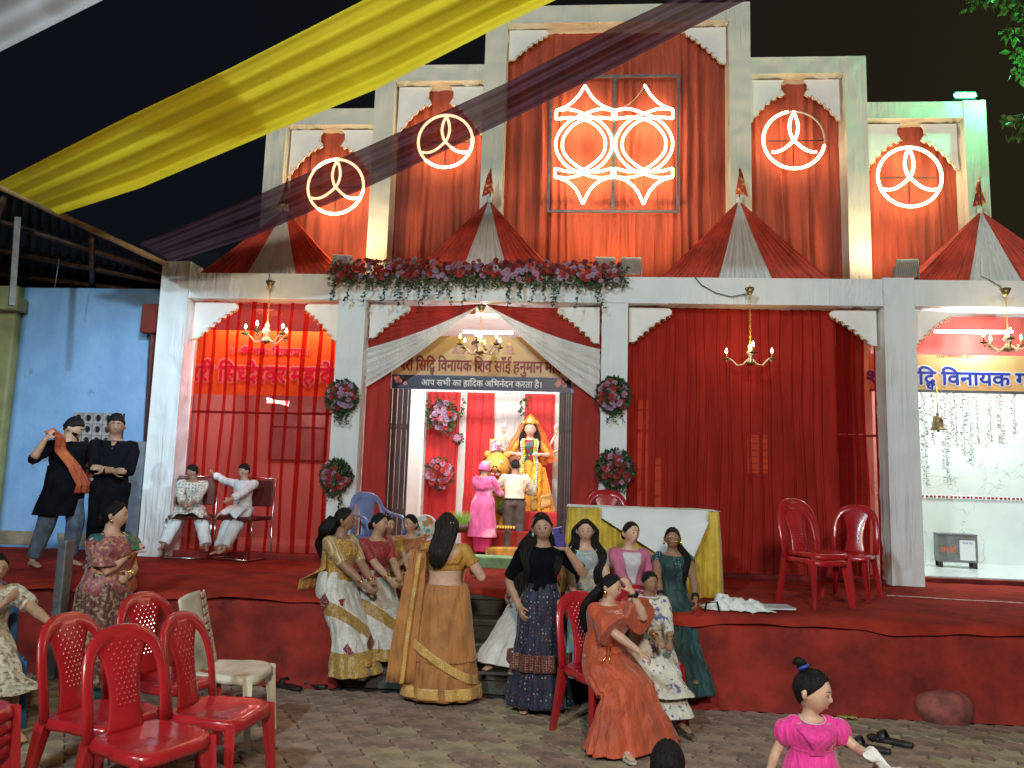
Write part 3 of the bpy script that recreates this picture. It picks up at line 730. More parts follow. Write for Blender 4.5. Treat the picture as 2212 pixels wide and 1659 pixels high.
# ---- neon
M['neon'] = emis('warm_white_neon', (1.0, .80, .46), 12)
M['neon_off'] = mat('unlit_neon_tube', (.5, .45, .38), .4, .1, 10)
def arc(cx, cz, rx, rz, a0, a1, n=24): return [(cx+rx*math.cos(math.radians(a0+(a1-a0)*i/n)), 0, cz+rz*math.sin(math.radians(a0+(a1-a0)*i/n))) for i in range(n+1)]
def spline(pts, n=10):
    P = [Vector((p[0], 0, p[1])) for p in pts]; P = [P[0]*2-P[1]]+P+[P[-1]*2-P[-2]]; out = []
    for i in range(1, len(P)-2):
        for k in range(n):
            t = k/n; a, b, c, d = P[i-1:i+3]
            out.append(.5*((2*b)+(c-a)*t+(2*a-5*b+4*c-d)*t*t+(3*b-a-3*c+d)*t**3))
    out.append(P[-2]); return out
def neon_ring(px, py, R, label, dark=False):
    c = aY(px, py, 9.41); R *= 1.02
    o_ = empty('neon_ring', tuple(c), 0, label, 'neon sign', 'round neon signs on the tower')
    r = .0185
    if dark:
        MB().tube(arc(0, 0, R, R, 100, 348, 48), r, 8).build('neon_tube', M['neon'], o_)
        MB().tube(arc(0, 0, R, R, -12, 96, 24), .011, 8).build('unlit_tube', M['neon_off'], o_)
    else: MB().tube(arc(0, 0, R, R, 90, 450, 64), r, 8, cap=False).build('neon_tube', M['neon'], o_)
    A = [(.02, 1.0), (-.10, .72), (-.14, .40), (-.06, .08), (.10, -.12), (.35, -.33), (.6, -.43), (.88 if not dark else .72, -.42)]
    for s in (1, -1):
        MB().tube(spline([(s*a*R, b*R) for a, b in A], 6), r*.95, 8).build('inner_tube', M['neon'], o_)
    MB().tube([(-R, .03, 0), (R, .03, 0)], .008, 6).build('mount_bar', M['black'], o_)
    MB().tube([(0, .03, -R), (0, .03, R)], .008, 6).build('mount_bar', M['black'], o_)
neon_ring(725, 403, .362, 'glowing ring neon sign on the outer left step, crossed by purple cloth')
neon_ring(962, 305, .348, 'glowing ring neon sign on the inner left step, crossed by purple cloth')
neon_ring(1715, 302, .368, 'ring neon sign with its upper right arc unlit', True)
neon_ring(1965, 382, .372, 'glowing ring neon sign on the outer right step')
# lantern panel
cpn = aY(1326, 311, 9.40)
pn = empty('neon_lantern_sign', tuple(cpn), 0, 'large neon panel of two glowing lantern shapes in a dark metal frame', 'neon sign')
a = aY(1189, 162, 9.40)-cpn; b = aY(1467, 458, 9.40)-cpn
fx0, fx1, fz0, fz1 = a.x, b.x, b.z, a.z
MB().box((fx0, .01, fz0), (fx0+.028, .04, fz1)).box((fx1-.028, .01, fz0), (fx1, .04, fz1)).box((fx0+.03, .01, fz0), (fx1-.03, .04, fz0+.028)).box((fx0+.03, .01, fz1-.028), (fx1-.03, .04, fz1)).box((-.02, .012, fz0+.03), (.02, .038, fz1-.03)).build('frame', M['grey'], pn, smooth=False)
for s_ in (-1, 1):
    ox = s_*.380; ux = .360; uz = .360; r = .0165
    for q in (-1, 1):
        O = [(-1, 1.27), (-.5, 1.30), (0, 1.12), (.5, .88), (.86, .48), (1.0, 0), (.86, -.48), (.5, -.88), (0, -1.10), (-.5, -1.24), (-1, -1.22)]
        I = [(-1, .94), (-.5, .99), (0, .92), (.42, .68), (.70, .30), (.76, 0), (.70, -.32), (.42, -.66), (0, -.95), (-.5, -1.02), (-1, -.90)]
        T = [(0, 2.2), (.25, 1.78), (.6, 1.45), (1, 1.27)]
        B = [(1, -1.22), (.6, -1.36), (.25, -1.68), (.0, -2.2)]
        for nm, cv in (('outer_tube', O), ('inner_tube', I), ('tip_tube', T), ('tip_tube', B)):
            mt_ = M['neon_off'] if (nm == 'tip_tube' and cv is T and s_ == 1 and q == -1) else M['neon']
            MB().tube(spline([(ox+q*x*ux, z*uz) for x, z in cv], 6), r if mt_ == M['neon'] else .006, 8).build(nm, mt_, pn)
        for z0, z1 in ((1.27, .94), (-1.22, -.90)):
            MB().tube([(ox+q*ux, 0, z0*uz), (ox+q*ux, 0, z1*uz)], r, 8).build('end_tube', M['neon'], pn)

# ---- floodlights on the beam
M['flood'] = emis('flood_glass_warm', (1.0, .66, .3), 10)
def floodlight(px, py, label, e, aim, tilt=-50, rz=0):
    c = aY(px, py, 8.62)
    o_ = empty('floodlight', (c.x, 8.62, 3.97), rz, label, 'floodlight', 'floodlights standing on the front beam')
    Mx = Matrix.Translation((0, .0, .16)) @ Matrix.Rotation(math.radians(tilt), 4, 'X')
    # body: back faces the yard, glass faces up and back
    MB().box((-.115, -.03, -.10), (.115, .02, .10), Mx).build('housing', M['alu'], o_, smooth=False, bevel=.008)
    mb = MB()
    for k in range(11): mb.box((-.10+.02*k-.003, -.062, -.09), (-.10+.02*k+.003, -.03, .09), Mx)
    q = mb.build('cooling_fins', M['alu'], o_, smooth=False)
    MB().box((-.10, .021, -.085), (.10, .026, .085), Mx).build('glass', M['flood'], o_, smooth=False)
    MB().box((-.13, -.02, -.0), (-.118, .02, .17)).box((.118, -.02, 0), (.13, .02, .17)).box((-.118, -.02, 0), (.118, .02, .012)).build('bracket', M['grey'], o_, smooth=False)
    lamp('floodlight_beam', 'SPOT', (c.x, 8.76, 4.22), e, WARM, aim, .06, 150, .8)
M['alu'] = mat('cast_aluminium', (.62, .60, .56), .5, .15, 8, .1, 60, metal=.1)
floodlight(740, 574, 'finned floodlight on the beam at the left end of the flower garland', 58, (-2.9, 9.6, 6.2), 38, .15)
floodlight(1306, 574, 'finned floodlight on the beam, left one of the close pair', 54, (.3, 9.6, 6.4), 40)
floodlight(1362, 572, 'finned floodlight on the beam, right one of the close pair', 54, (1.0, 9.6, 6.6), 42)
floodlight(1957, 574, 'finned floodlight on the beam above the pillar by the marble shrine', 58, (3.4, 9.6, 6.3), 38, -.12)
# green lamp on the outer right step
gc = aY(2082, 201, 9.35)
gl = empty('green_floodlight', (gc.x, 9.35, 6.44), 0, 'glowing green floodlight standing on the outer right step of the tower', 'floodlight')
M['greenglow'] = emis('green_led_glass', (.10, 1.0, .42), 7)
MB().box((-.13, -.02, .03), (.13, .03, .14)).build('housing', M['black'], gl, smooth=False, bevel=.01)
MB().prism([(-.125, .05), (-.10, .045), (.10, .045), (.14, .065), (.125, .115), (-.10, .12), (-.14, .09)], -.034, -.022).build('glass', M['greenglow'], gl, smooth=False, bevel=.006)
MB().box((-.02, 0, -.02), (.02, .02, .03)).build('bracket', M['grey'], gl, smooth=False)
lamp('green_floodlight_beam', 'POINT', (gc.x+.25, 8.95, 6.65), 75, (.12, 1.0, .40), None, .1)

# ---- flowers: one rosette mesh in three colours, leaves joined
def rosette(seed):
    r = random.Random(seed); mb = MB()
    for ring, (n, rad, zz, w) in enumerate(((5, .026, .0, .018), (5, .017, .010, .014), (3, .008, .018, .009))):
        for k in range(n):
            a = 2*PI*k/n+ring*.6+r.uniform(-.2, .2); c, s = math.cos(a), math.sin(a)
            p = [(-w*.5, rad*.25, -.002), (w*.5, rad*.25, -.002), (w*1.05, rad, .008), (0, rad*1.35, .004), (-w*1.05, rad, .008)]
            mb.add([(x*c-y*s, -(z+zz), x*s+y*c) for x, y, z in p], [(0, 1, 2, 3, 4)])
    return mb
FL = []
for nm, c in (('rose_petal_red', (.42, .025, .02)), ('rose_petal_pink', (.50, .24, .36)), ('rose_petal_lilac', (.42, .28, .42)), ('rose_petal_dark', (.2, .015, .02))):
    mt_ = mat(nm, c, .6, .2, 30, sheen=.3); o = rosette(len(FL)).build('flower', mt_); fixnormals(o); FL.append(o.data); bpy.data.objects.remove(o)
M['leaf'] = mat('ivy_leaf', (.045, .10, .035), .5, .4, 20, col2=(.02, .05, .018))
def leaf(mb, p, d, s, r):
    d = Vector(d).normalized(); w = d.orthogonal().normalized(); w = Matrix.Rotation(r.uniform(0, 6.28), 3, d) @ w
    n = d.cross(w)
    p = Vector(p)
    mb.add([p, p+d*s*.4+w*s*.32+n*s*.05, p+d*s*1.0, p+d*s*.4-w*s*.32+n*s*.05, p+d*s*.45-n*s*.03], [(0, 1, 4), (1, 2, 4), (2, 3, 4), (3, 0, 4)])
def flowers(o_, pts, r, scale=1, mix=(0, 1, 2, 3)):
    for p, nrm in pts:
        f = bpy.data.objects.new('flower', FL[r.choice(mix)]); COL.objects.link(f); f.parent = o_
        f.location = p; s = scale*r.uniform(.75, 1.2); f.scale = (s, s, s)
        f.rotation_euler = (r.uniform(-.5, .5)+math.atan2(nrm[2], -nrm[1])*.6*-1, r.uniform(0, 6.28)*0, math.atan2(nrm[0], -nrm[1])*.8+r.uniform(-.3, .3))
def vine(mb, p, L, r, s=.035):
    p = Vector(p); k = max(3, int(L/.03)); dx = r.uniform(-.25, .25)
    pts = [p]
    for i in range(k):
        pts.append(pts[-1]+Vector((dx*.03+r.uniform(-.006, .006), r.uniform(-.004, .004), -.03)))
    mb.tube(pts, .002, 4, cap=False)
    for q in pts[1:]:
        for _ in range(2): leaf(mb, q, (r.uniform(-1, 1), r.uniform(-.8, .2), r.uniform(-.9, .2)), s*r.uniform(.8, 1.5), r)
r = random.Random(11)
gd = empty('flower_garland', (-1.1, 8.42, 3.9), 0, 'long garland of red and pink roses with trailing leaves along the beam above the doorway', 'garland')
pts = []; mb = MB()
for i in range(290):
    x = -1.60+3.2*(i+r.random())/290*1.0; x = x*1.0
    a = r.uniform(-.5, 1.2); rad = .115
    pts.append(((x*1.0, -.05-.10*math.cos(a)+r.uniform(-.02, .02), .06+rad*math.sin(a)+r.uniform(-.07, .04)), (r.uniform(-.4, .4), -1, math.sin(a))))
flowers(gd, pts, r, .98, (0, 0, 1, 2, 3, 3))
for i in range(2600):
    x = r.uniform(-1.68, 1.68); a = r.uniform(0, 6.28); rad = .13*r.random()**.5
    leaf(mb, (x, -.03+rad*math.cos(a)*.8, .04+rad*math.sin(a)*1.1), (r.uniform(-1, 1), r.uniform(-1, .3), r.uniform(-1, .9)), r.uniform(.03, .055), r)
for i in range(34):
    x = r.uniform(-1.62, 1.62); vine(mb, (x, -.10+.02*r.random(), -.03), r.uniform(.1, .34) if abs(x) < 1.3 else r.uniform(.2, .42), r)
q = mb.build('leaves', M['leaf'], gd); q['kind'] = 'stuff'
def bouquet(px, py, Y, R, label, seed, mix=(0, 1, 2, 3), vines=3, n=40, fs=.98):
    r = random.Random(seed); c = aY(px, py, Y)
    o_ = empty('flower_bouquet', tuple(c), 0, label, 'bouquet', 'rose bouquets hung in pairs')
    pts = []
    for i in range(n):
        a = r.uniform(0, 6.28); rad = R*math.sqrt(r.random())*.95
        b = math.sqrt(max(0, 1-(rad/R)**2))
        p = (rad*math.cos(a), -.10*b-.02, rad*math.sin(a)*1.05)
        pts.append((p, (p[0]/R*.7, -1, p[2]/R*.7)))
    flowers(o_, pts, r, fs, mix)
    mb = MB()
    for i in range(int(n*18)):
        a = r.uniform(0, 6.28); rad = R*math.sqrt(r.random())*1.08
        leaf(mb, (rad*math.cos(a), -.13*r.random()*(1-(rad/R/1.1)**2)-.02*r.random(), rad*math.sin(a)), (math.cos(a)+r.uniform(-.6, .6), -r.random(), math.sin(a)+r.uniform(-.6, .6)), r.uniform(.03, .06), r)
    for i in range(vines*3): vine(mb, (r.uniform(-R*.6, R*.6), -.04, -R*.7), r.uniform(.08, .22), r)
    q = mb.build('leaves', M['leaf'], o_); q['kind'] = 'stuff'
bouquet(741, 857, 8.46, .165, 'rose bouquet high on the pillar left of the doorway', 1)
bouquet(727, 1028, 8.46, .16, 'rose bouquet low on the pillar left of the doorway', 2)
bouquet(1325, 853, 8.46, .165, 'rose bouquet high on the pillar right of the doorway', 3)
bouquet(1328, 1012, 8.46, .18, 'rose bouquet low on the pillar right of the doorway', 4)
# ================================================================ text on the banners
def text_mesh(runs, size, bold=.012, space=.25):
    """runs: list of (string, mode): n normal, h half letter, u small letter put under the previous, s slanting stroke under the previous"""
    V = []; Fc = []; x = 0; lastx = 0; lastw = 0
    for s, mode in runs:
        if s == ' ': x += space; continue
        c = bpy.data.curves.new('t', 'FONT'); c.body = s; c.size = 1.0; c.resolution_u = 3
        o = bpy.data.objects.new('t', c); COL.objects.link(o)
        dg = bpy.context.evaluated_depsgraph_get(); me = bpy.data.meshes.new_from_object(o.evaluated_get(dg))
        bm = bmesh.new(); bm.from_mesh(me)
        if not bm.verts: bm.free(); bpy.data.objects.remove(o); continue
        if mode == 'h':
            w = max(v.co.x for v in bm.verts)
            bmesh.ops.bisect_plane(bm, geom=bm.verts[:]+bm.edges[:]+bm.faces[:], plane_co=(w*.66, 0, 0), plane_no=(1, 0, 0), clear_outer=True)
        bm.verts.ensure_lookup_table()
        x0 = min(v.co.x for v in bm.verts); x1 = max(v.co.x for v in bm.verts)
        sc = 1.0; ox = x-(x0 if mode != 'n0' else 0); oz = 0
        if mode == 'u': sc = .55; ox = x-.42-x0*sc; oz = -.26
        n = len(V)
        for v in bm.verts: V.append((ox+v.co.x*sc, v.co.y*sc+oz))
        for f in bm.faces: Fc.append([n+v.index for v in f.verts])
        if mode != 'u': lastx, lastw = x, x1-x0; x += x1-x0-.012
        bm.free(); bpy.data.objects.remove(o); bpy.data.meshes.remove(me)
    W_ = x or 1
    return V, Fc, W_
def put_text(name, parent, runs, x0, x1, zbase, height, y, m, bold=.02, depth=.0015, outline=None):
    """fit the runs between x0 and x1 (parent space), letters height high, facing -Y"""
    V, Fc, W_ = text_mesh(runs, 1)
    if not V: return
    sx = (x1-x0)/W_; sz = height
    def mk(offs, yy, nm, mm):
        mb = MB()
        for k, (dx, dz) in enumerate(offs):
            mb.add([(x0+vx*sx+dx*sz, yy-.00025*k, zbase+vz*sz+dz*sz) for vx, vz in V], Fc)
        o = mb.build(nm, mm, parent, smooth=False)
        return o
    b = bold
    if outline:
        o2 = b+.07
        mk([(o2*math.cos(a*PI/4), o2*math.sin(a*PI/4)) for a in range(8)], y, name+'_outline', outline); y -= .003
    mk([(0, 0), (b, 0), (-b, 0), (0, b), (0, -b), (b*.7, b*.7), (-b*.7, -b*.7)], y, name, m)
def bannermat(nm, ca, cb, glow=0, horiz=False):
    m = mat(nm, ca, .45, .1, 2.2, col2=cb); return m
# ================================================================ left room behind the sheer curtain
M['pinkwall'] = mat('pale_room_wall', (.50, .36, .36), .8, .1, 1.5)
M['tube'] = emis('tube_light', (.86, .93, 1.0), 14)
def room(name, x0, x1, y0, y1, z0, z1, m, label, cat='room', front=False, floor=None, ceil=True):
    o_ = empty(name, (x0, y0, z0), 0, label, cat); w, d, h = x1-x0, y1-y0, z1-z0; t = .08
    MB().box((0, d, -.0), (w, d+t, h)).build('back_wall', m, o_, smooth=False)
    MB().box((-t, 0, 0), (0, d+t, h)).build('side_wall', m, o_, smooth=False)
    MB().box((w, 0, 0), (w+t, d+t, h)).build('side_wall', m, o_, smooth=False)
    if ceil: MB().box((-t, 0, h), (w+t, d+t, h+t)).build('ceiling', m, o_, smooth=False)
    MB().box((-t, 0, -t), (w+t, d+t, 0)).build('floor', floor or m, o_, smooth=False)
    return o_
def tube_light(px, py, Y, L, label, e=25, dirv=(1, 0, 0), col=(.86, .93, 1.0)):
    c = aY(px, py, Y); d = Vector(dirv).normalized()
    o_ = empty('tube_light', tuple(c), 0, label, 'tube light', 'white tube lights inside the shrines')
    MB().tube([-d*L/2, d*L/2], .014, 8).build('tube', M['tube'], o_)
    MB().box((-.03, .014, -.02), (.03, .04, .02), Matrix.Rotation(math.atan2(d.y, d.x), 4, 'Z') @ Matrix.Diagonal((L/.06, 1, 1, 1))).build('fixture', M['board'], o_, smooth=False)
    lamp('tube_light_glow', 'POINT', tuple(c+Vector((0, -.12, -.08))), e, col, None, .12)
rl = room('left_room', -4.9, -2.62, 9.02, 11.4, PZ+.02, 3.72, M['pinkwall'], 'pale lit room seen through the sheer red curtain', 'room')
lamp('left_banner_tube', 'AREA', (-3.6, 8.88, 3.64), 34, (1, .9, .88), (-3.6, 9.06, 3.0), 1.5, size_y=.05)
lamp('left_room_tube', 'AREA', (-3.7, 10.4, 3.6), 8, (.95, .92, 1.0), (-3.7, 10.6, 0), 1.2, size_y=.4)
MB().box((.35, 2.33, 1.15), (.37, 2.38, 2.2)).box((1.2, 2.33, 1.15), (1.22, 2.38, 2.2)).box((.37, 2.33, 2.18), (1.2, 2.38, 2.2)).box((.37, 2.33, 1.15), (1.2, 2.38, 1.17)).box((.37, 2.335, 1.65), (1.2, 2.375, 1.67)).build('window_frame', M['maroon'], rl, smooth=False)
MB().box((.37, 2.36, 1.17), (1.2, 2.375, 2.18)).build('window_pane', mat('dusky_pane', (.25, .2, .22), .3), rl, smooth=False)
tube_light(600, 868, 10.6, .32, 'white tube light glowing behind the sheer left curtain', 14, (1, .1, -.28))
# orange banner in the left bay
def banner(name, pts, Y, m, label, thick=.012, frame=None, tiltz=0):
    a = aY(*pts[0], Y); b = aY(*pts[1], Y)
    o_ = empty(name, ((a.x+b.x)/2, Y, (a.z+b.z)/2), 0, label, 'banner')
    w, h = b.x-a.x, a.z-b.z
    MB().box((-w/2, 0, -h/2), (w/2, thick, h/2)).build('sheet', m, o_, smooth=False)
    return o_, w, h
M['b_orange'] = mat('orange_print', (.85, .30, .04), .5, .15, 1.1, col2=(.82, .42, .07))
M['b_yel'] = mat('pale_yellow_print', (.85, .62, .25), .5, .15, 1.1, col2=(.85, .45, .16))
M['b_gold'] = mat('olive_gold_print', (.58, .44, .15), .45, .2, 1.3, col2=(.62, .36, .17))
M['b_navy'] = mat('navy_print', (.02, .014, .05), .4, .2, 3)
M['b_lilac'] = mat('lilac_print', (.55, .5, .66), .5, .1, 3)
M['t_mag'] = mat('magenta_ink', (.72, .02, .22), .5); M['t_white'] = mat('white_ink', (.85, .84, .85), .5, .03)
M['t_mar'] = mat('maroon_ink', (.26, .015, .015), .5); M['t_blue'] = mat('blue_ink', (.02, .05, .42), .5)
bn, w, h = banner('orange_banner', ((395, 712), (745, 858)), 9.0, M['b_orange'], 'orange banner with large magenta lettering behind the sheer left curtain')
bz = lambda py, Y=9.0, c=None: aY(600, py, Y).z-bn.location.z
bxx = lambda px, py=780: aY(px, py, 9.0).x-bn.location.x
put_text('small_lettering', bn, [('।।', 'n'), (' ', 0), ('ॐ', 'n'), (' ', 0), ('नमः', 'n'), (' ', 0), ('िशवाय', 'n'), (' ', 0), ('।।', 'n')], bxx(499, 752), bxx(669, 752), bz(766), .115, -.004, M['t_mag'], .02, outline=M['t_white'])
put_text('large_lettering', bn, [('श', 'h'), ('री', 'n'), (' ', 0), ('िस', 'n'), ('ध', 'h'), ('दे', 'n'), ('श', 'h'), ('वर', 'n'), (' ', 0), ('महादेव', 'n')], bxx(412, 810), bxx(742, 810), bz(826), .29, -.004, M['t_mag'], .028, outline=M['t_white'])
# ================================================================ middle shrine
sh = room('middle_shrine', -2.75, .05, 9.05, 12.55, .58, 3.9, mat('shrine_wall', (.75, .72, .68), .7, .08, 2), 'brightly lit shrine room behind the doorway with red floor', 'shrine', floor=M['carpet'], ceil=True)
# ceiling front fascia above banner
tube_light(1054, 717, 9.35, .62, 'white tube light above the welcome banner', 16)
lamp('shrine_tube', 'AREA', (-1.3, 10.7, 3.82), 92, (1.0, .95, .92), (-1.3, 10.9, 0), 1.8, size_y=.5)
lamp('shrine_front_tube', 'AREA', (-1.3, 9.35, 3.3), 56, (1.0, .96, .94), (-1.2, 12, 1.4), 1.4, size_y=.2)
GR = 'striped curtains on the back wall of the shrine'
def seg(px0, px1, m, label, seed):
    x0 = aY(px0, 1000, 12.4).x; x1 = aY(px1, 1000, 12.4).x
    curtain('shrine_curtain', x0, x1, .62, 3.55, 12.4, m, label, .11, seed=seed, amp=.018, group=GR)
M['red_in'] = mat('shrine_red_cloth', (.55, .02, .02), .65, .15, 4, .2, 80, sheen=.15)
seg(918, 990, M['red_in'], 'red cloth strip with flowers at the left of the shrine back wall', 31)
seg(988, 1004, M['white2'], 'thin white strip between the red cloths of the shrine', 32)
seg(1002, 1066, M['red_in'], 'red cloth strip behind the lion in the shrine', 33)
seg(1064, 1132, M['white2'], 'broad white cloth strip behind the goddess in the shrine', 34)
seg(1130, 1196, M['red_in'], 'red cloth strip right of the goddess in the shrine', 35)
seg(1194, 1212, M['white2'], 'white edge strip at the right of the shrine back wall', 36)
wp = aY(893, 1000, 10.2)
tag(MB().box((wp.x-.09, 10.2, .58), (wp.x+.10, 10.32, 3.9)).build('white_post', M['board'], smooth=False, bevel=.01), 'white square post just inside the shrine doorway', 'post')
tag(MB().box((aY(920, 850, 11.8).x, 11.8, 3.0), (aY(1205, 850, 11.8).x, 11.88, 3.07)).build('white_rail', M['board'], smooth=False), 'thin white rail over the shrine backdrop', 'rail')
bouquet(957, 898, 12.2, .21, 'rose bouquet high on the red shrine cloth', 5, (1, 1, 2, 0), 1, 34, 1.5)
bouquet(950, 1023, 12.2, .22, 'rose bouquet low on the red shrine cloth', 6, (0, 0, 1, 1), 1, 34, 1.5)
bouquet(990, 948, 12.2, .07, 'small flower spray on the white strip in the shrine', 7, (1, 3), 0, 8, 1.3)
lv = MB(); r = random.Random(5)
for px, L in ((925, .5), (950, .3), (978, .55), (1003, .35), (1128, .3), (1138, .2)):
    p = aY(px, 856, 12.1); vine(lv, p, L, r, .06)
q = lv.build('hanging_ivy', M['leaf']); tag(q, 'loose ivy sprays hanging from the shrine rail', 'ivy', kind='stuff')
# collapsible gates
def gate(px0, px1, label, Y=9.02):
    x0 = aY(px0, 950, Y).x; x1 = aY(px1, 950, Y).x
    o_ = empty('folding_gate', (x0, Y, .80), 0, label, 'gate', 'folding steel gates of the shrine doorway')
    n = 9
    for k in range(n):
        x = (x1-x0)*k/(n-1)
        MB().box((x-.0145, -.012-.026*(k % 2), 0), (x+.0125, .012-.026*(k % 2), 1.95)).build('gate_bar', M['rib'], o_, smooth=False)
    for z in (.45, 1.45):
        mb = MB()
        for k in range(n-1):
            x = (x1-x0)*k/(n-1); d = (x1-x0)/(n-1); s = .035 if k % 2 else -.035
            mb.tube([(x, .016, z-s), (x+d, .016, z+s)], .006, 4); mb.tube([(x, .022, z+s), (x+d, .022, z-s)], .006, 4)
        mb.build('lattice_strip', M['rib'], o_, smooth=False)
gate(836, 881, 'folded brown steel gate at the left jamb of the shrine')
gate(1209, 1251, 'folded brown steel gate at the right jamb of the shrine')
# welcome banner
wb, w, h = banner('welcome_banner', ((842, 727), (1240, 848)), 8.98, M['b_lilac'], 'olive and navy welcome banner with maroon lettering above the shrine door')
W0 = wb.location
zz = lambda py: aY(1040, py, 8.98).z-W0.z
xx = lambda px, py=800: aY(px, py, 8.98).x-W0.x
MB().box((xx(848), -.004, zz(812)), (xx(1234), -.001, zz(727))).build('gold_field', M['b_gold'], wb, smooth=False)
MB().box((xx(848), -.0045, zz(843)), (xx(1234), -.0012, zz(813))).build('navy_field', M['b_navy'], wb, smooth=False)
put_text('temple_name', wb, [('श', 'h'), ('री', 'n'), (' ', 0), ('िसिद', 'n'), ('ध', 'u'), (' ', 0), ('िवनायक', 'n'), (' ', 0), ('िशव', 'n'), (' ', 0), ('साँई', 'n'), (' ', 0), ('हनुमान', 'n'), (' ', 0), ('मंिदर', 'n')], xx(866), xx(1222), zz(803), .205, -.007, M['t_mar'], .026)
put_text('welcome_line', wb, [('आप', 'n'), (' ', 0), ('सभी', 'n'), (' ', 0), ('का', 'n'), (' ', 0), ('हािदक', 'n'), (' ', 0), ('अिभनंदन', 'n'), (' ', 0), ('करता', 'n'), (' ', 0), ('है।', 'n')], xx(912), xx(1170), zz(835), .108, -.007, M['t_white'], .012)
# little printed seated figures and flower corners
M['fig'] = mat('printed_figures', (.42, .16, .10), .5, .5, 14, col2=(.62, .40, .28))
M['fig_dark'] = mat('printed_figure_hair', (.05, .03, .04), .5)
for k, px in enumerate((990, 1022, 1062, 1100)):
    cx_, cz_ = xx(px, 750), zz(752); s = .075
    poly = [(-1, -1), (1, -1), (1.1, -.7), (.6, -.45), (.75, 0), (.5, .35), (.28, .45), (.3, .8), (0, 1.1), (-.3, .8), (-.28, .45), (-.5, .35), (-.75, 0), (-.6, -.45), (-1.1, -.7)]
    MB().prism([(cx_+x*s, cz_+z*s) for x, z in poly], -.0065, -.0042).build('printed_figure', M['fig'], wb, smooth=False)
    MB().prism([(cx_+.024*math.cos(a*.785), cz_+.055+.024*math.sin(a*.785)) for a in range(8)], -.008, -.0066).build('printed_head', M['fig_dark'] if k == 1 else M['b_yel'], wb, smooth=False)
r = random.Random(8)
for px, py in ((868, 826), (1213, 826)):
    mb = MB(); mb2 = MB()
    for k in range(14): leaf(mb, (xx(px)+r.uniform(-.07, .07), -.008-.0002*k, zz(py)+r.uniform(-.03, .05)), (r.uniform(-1, 1), 0, r.uniform(-.4, 1)), .05, r)
    for k in range(6):
        c_ = (xx(px)+r.uniform(-.07, .07), zz(py)+r.uniform(-.05, .06)); rr = r.uniform(.018, .03)
        mb2.prism([(c_[0]+rr*(1+.25*(a % 2))*math.cos(a*.6283), c_[1]+rr*(1+.25*(a % 2))*math.sin(a*.6283)) for a in range(10)], -.013-.0006*k, -.0125-.0006*k)
    mb.build('printed_leaves', M['leaf'], wb); mb2.build('printed_flowers', mat('printed_flower', (.6, .08, .07), .5, .4, 30, col2=(.7, .4, .35)), wb, smooth=False)
# ================================================================ goddess on a lion (a plain devotional statue)
M['gold'] = mat('brass_gold', (.85, .52, .12), .35, .15, 12, .2, 60, metal=.8)
M['saffron'] = pattern('saffron_silk', (.80, .33, .03), (.85, .55, .10), 22, 'voronoi', .2, .5)
M['orange_net'] = mat('orange_net_veil', (.78, .22, .04), .8, .2, 40, trans=.35, thru=(1, .7, .45), tl=.2)
M['marigold'] = mat('marigold', (.85, .38, .02), .8, .3, 30, .5, 80)
M['limegar'] = mat('lime_garland', (.60, .72, .06), .7, .3, 30, .4, 80)
M['whitepink'] = pattern('white_pink_garland', (.8, .78, .75), (.55, .06, .18), 40, 'voronoi', .3)
M['facep'] = mat('painted_clay_skin', (.75, .45, .33), .4, .05, 10)
M['lionfur'] = mat('lion_paint', (.72, .36, .06), .6, .25, 6, .2, 40, col2=(.55, .24, .03))
M['mane'] = mat('lion_mane_paint', (.12, .06, .03), .8, .4, 14, .5, 60)
# ---- goddess statue, lion, offerings (statue built after the person tools, see below)
def ped():
    a = aZ(1000, 1180, .60)
PX = lambda px, Y, py=1000: aY(px, py, Y).x
base = empty('altar_platform', (PX(1130, 12), 11.95, .585), 0, 'red cloth covered altar steps under the goddess', 'altar')
MB().box((-.75, -.25, 0), (.55, .42, .62)).build('upper_step', M['red_in'], base, smooth=False, bevel=.02)
MB().box((-.80, -.60, 0), (.60, -.255, .34)).build('lower_step', M['carpet'], base, smooth=False, bevel=.02)
MB().box((-.45, -.85, 0), (.05, -.605, .12)).build('front_step', mat('ochre_step_cloth', (.42, .22, .03), .7, .3, 9), base, smooth=False, bevel=.02)
fr = aY(1075, 975, 12.3)
pf = empty('framed_picture', (fr.x, 12.25, fr.z), 0, 'small gilt framed picture of a deity behind the lion', 'picture')
MB().box((-.13, 0, -.19), (.13, .02, .19)).build('frame', M['gold'], pf, smooth=False, bevel=.006)
MB().box((-.11, -.006, -.17), (.11, -.001, .17)).build('print', pattern('deity_print', (.62, .5, .62), (.55, .12, .18), 16, 'blot', .48, c3=(.2, .1, .4)), pf, smooth=False)
# lion head and chest
lc = aY(1073, 1010, 11.75)
li = empty('lion_statue', (lc.x, 11.75, .60+.34), 0, 'painted yellow lion statue with open red mouth beside the goddess', 'statue')
lz = lc.z-(.94)
def L3(x, y, z): return (x, y, z+lz)
mb = MB()
def lionhead(u, v):
    a = 2*PI*u; b = PI*v
    x = math.sin(b)*math.sin(a); y = -math.sin(b)*math.cos(a); z = math.cos(b)
    p = Vector((x*.20, y*.19, z*.235))
    fr_ = max(0, -y)
    g = math.exp(-((x*1.6)**2+((z+.15)*1.9)**2)*1.5)*fr_
    p.y -= .12*g
    g2 = math.exp(-(((abs(x)-.42)/.16)**2+((z-.28)/.14)**2))*fr_
    p.y += .035*g2
    g3 = math.exp(-((x/.13)**2+((z+.02)/.12)**2))*fr_
    p.y -= .03*g3
    gm = math.exp(-((x/.28)**2+((z+.47)/.16)**2))*fr_
    p.y += .12*gm
    p.x *= 1-.12*max(0, -z)
    return L3(*p)
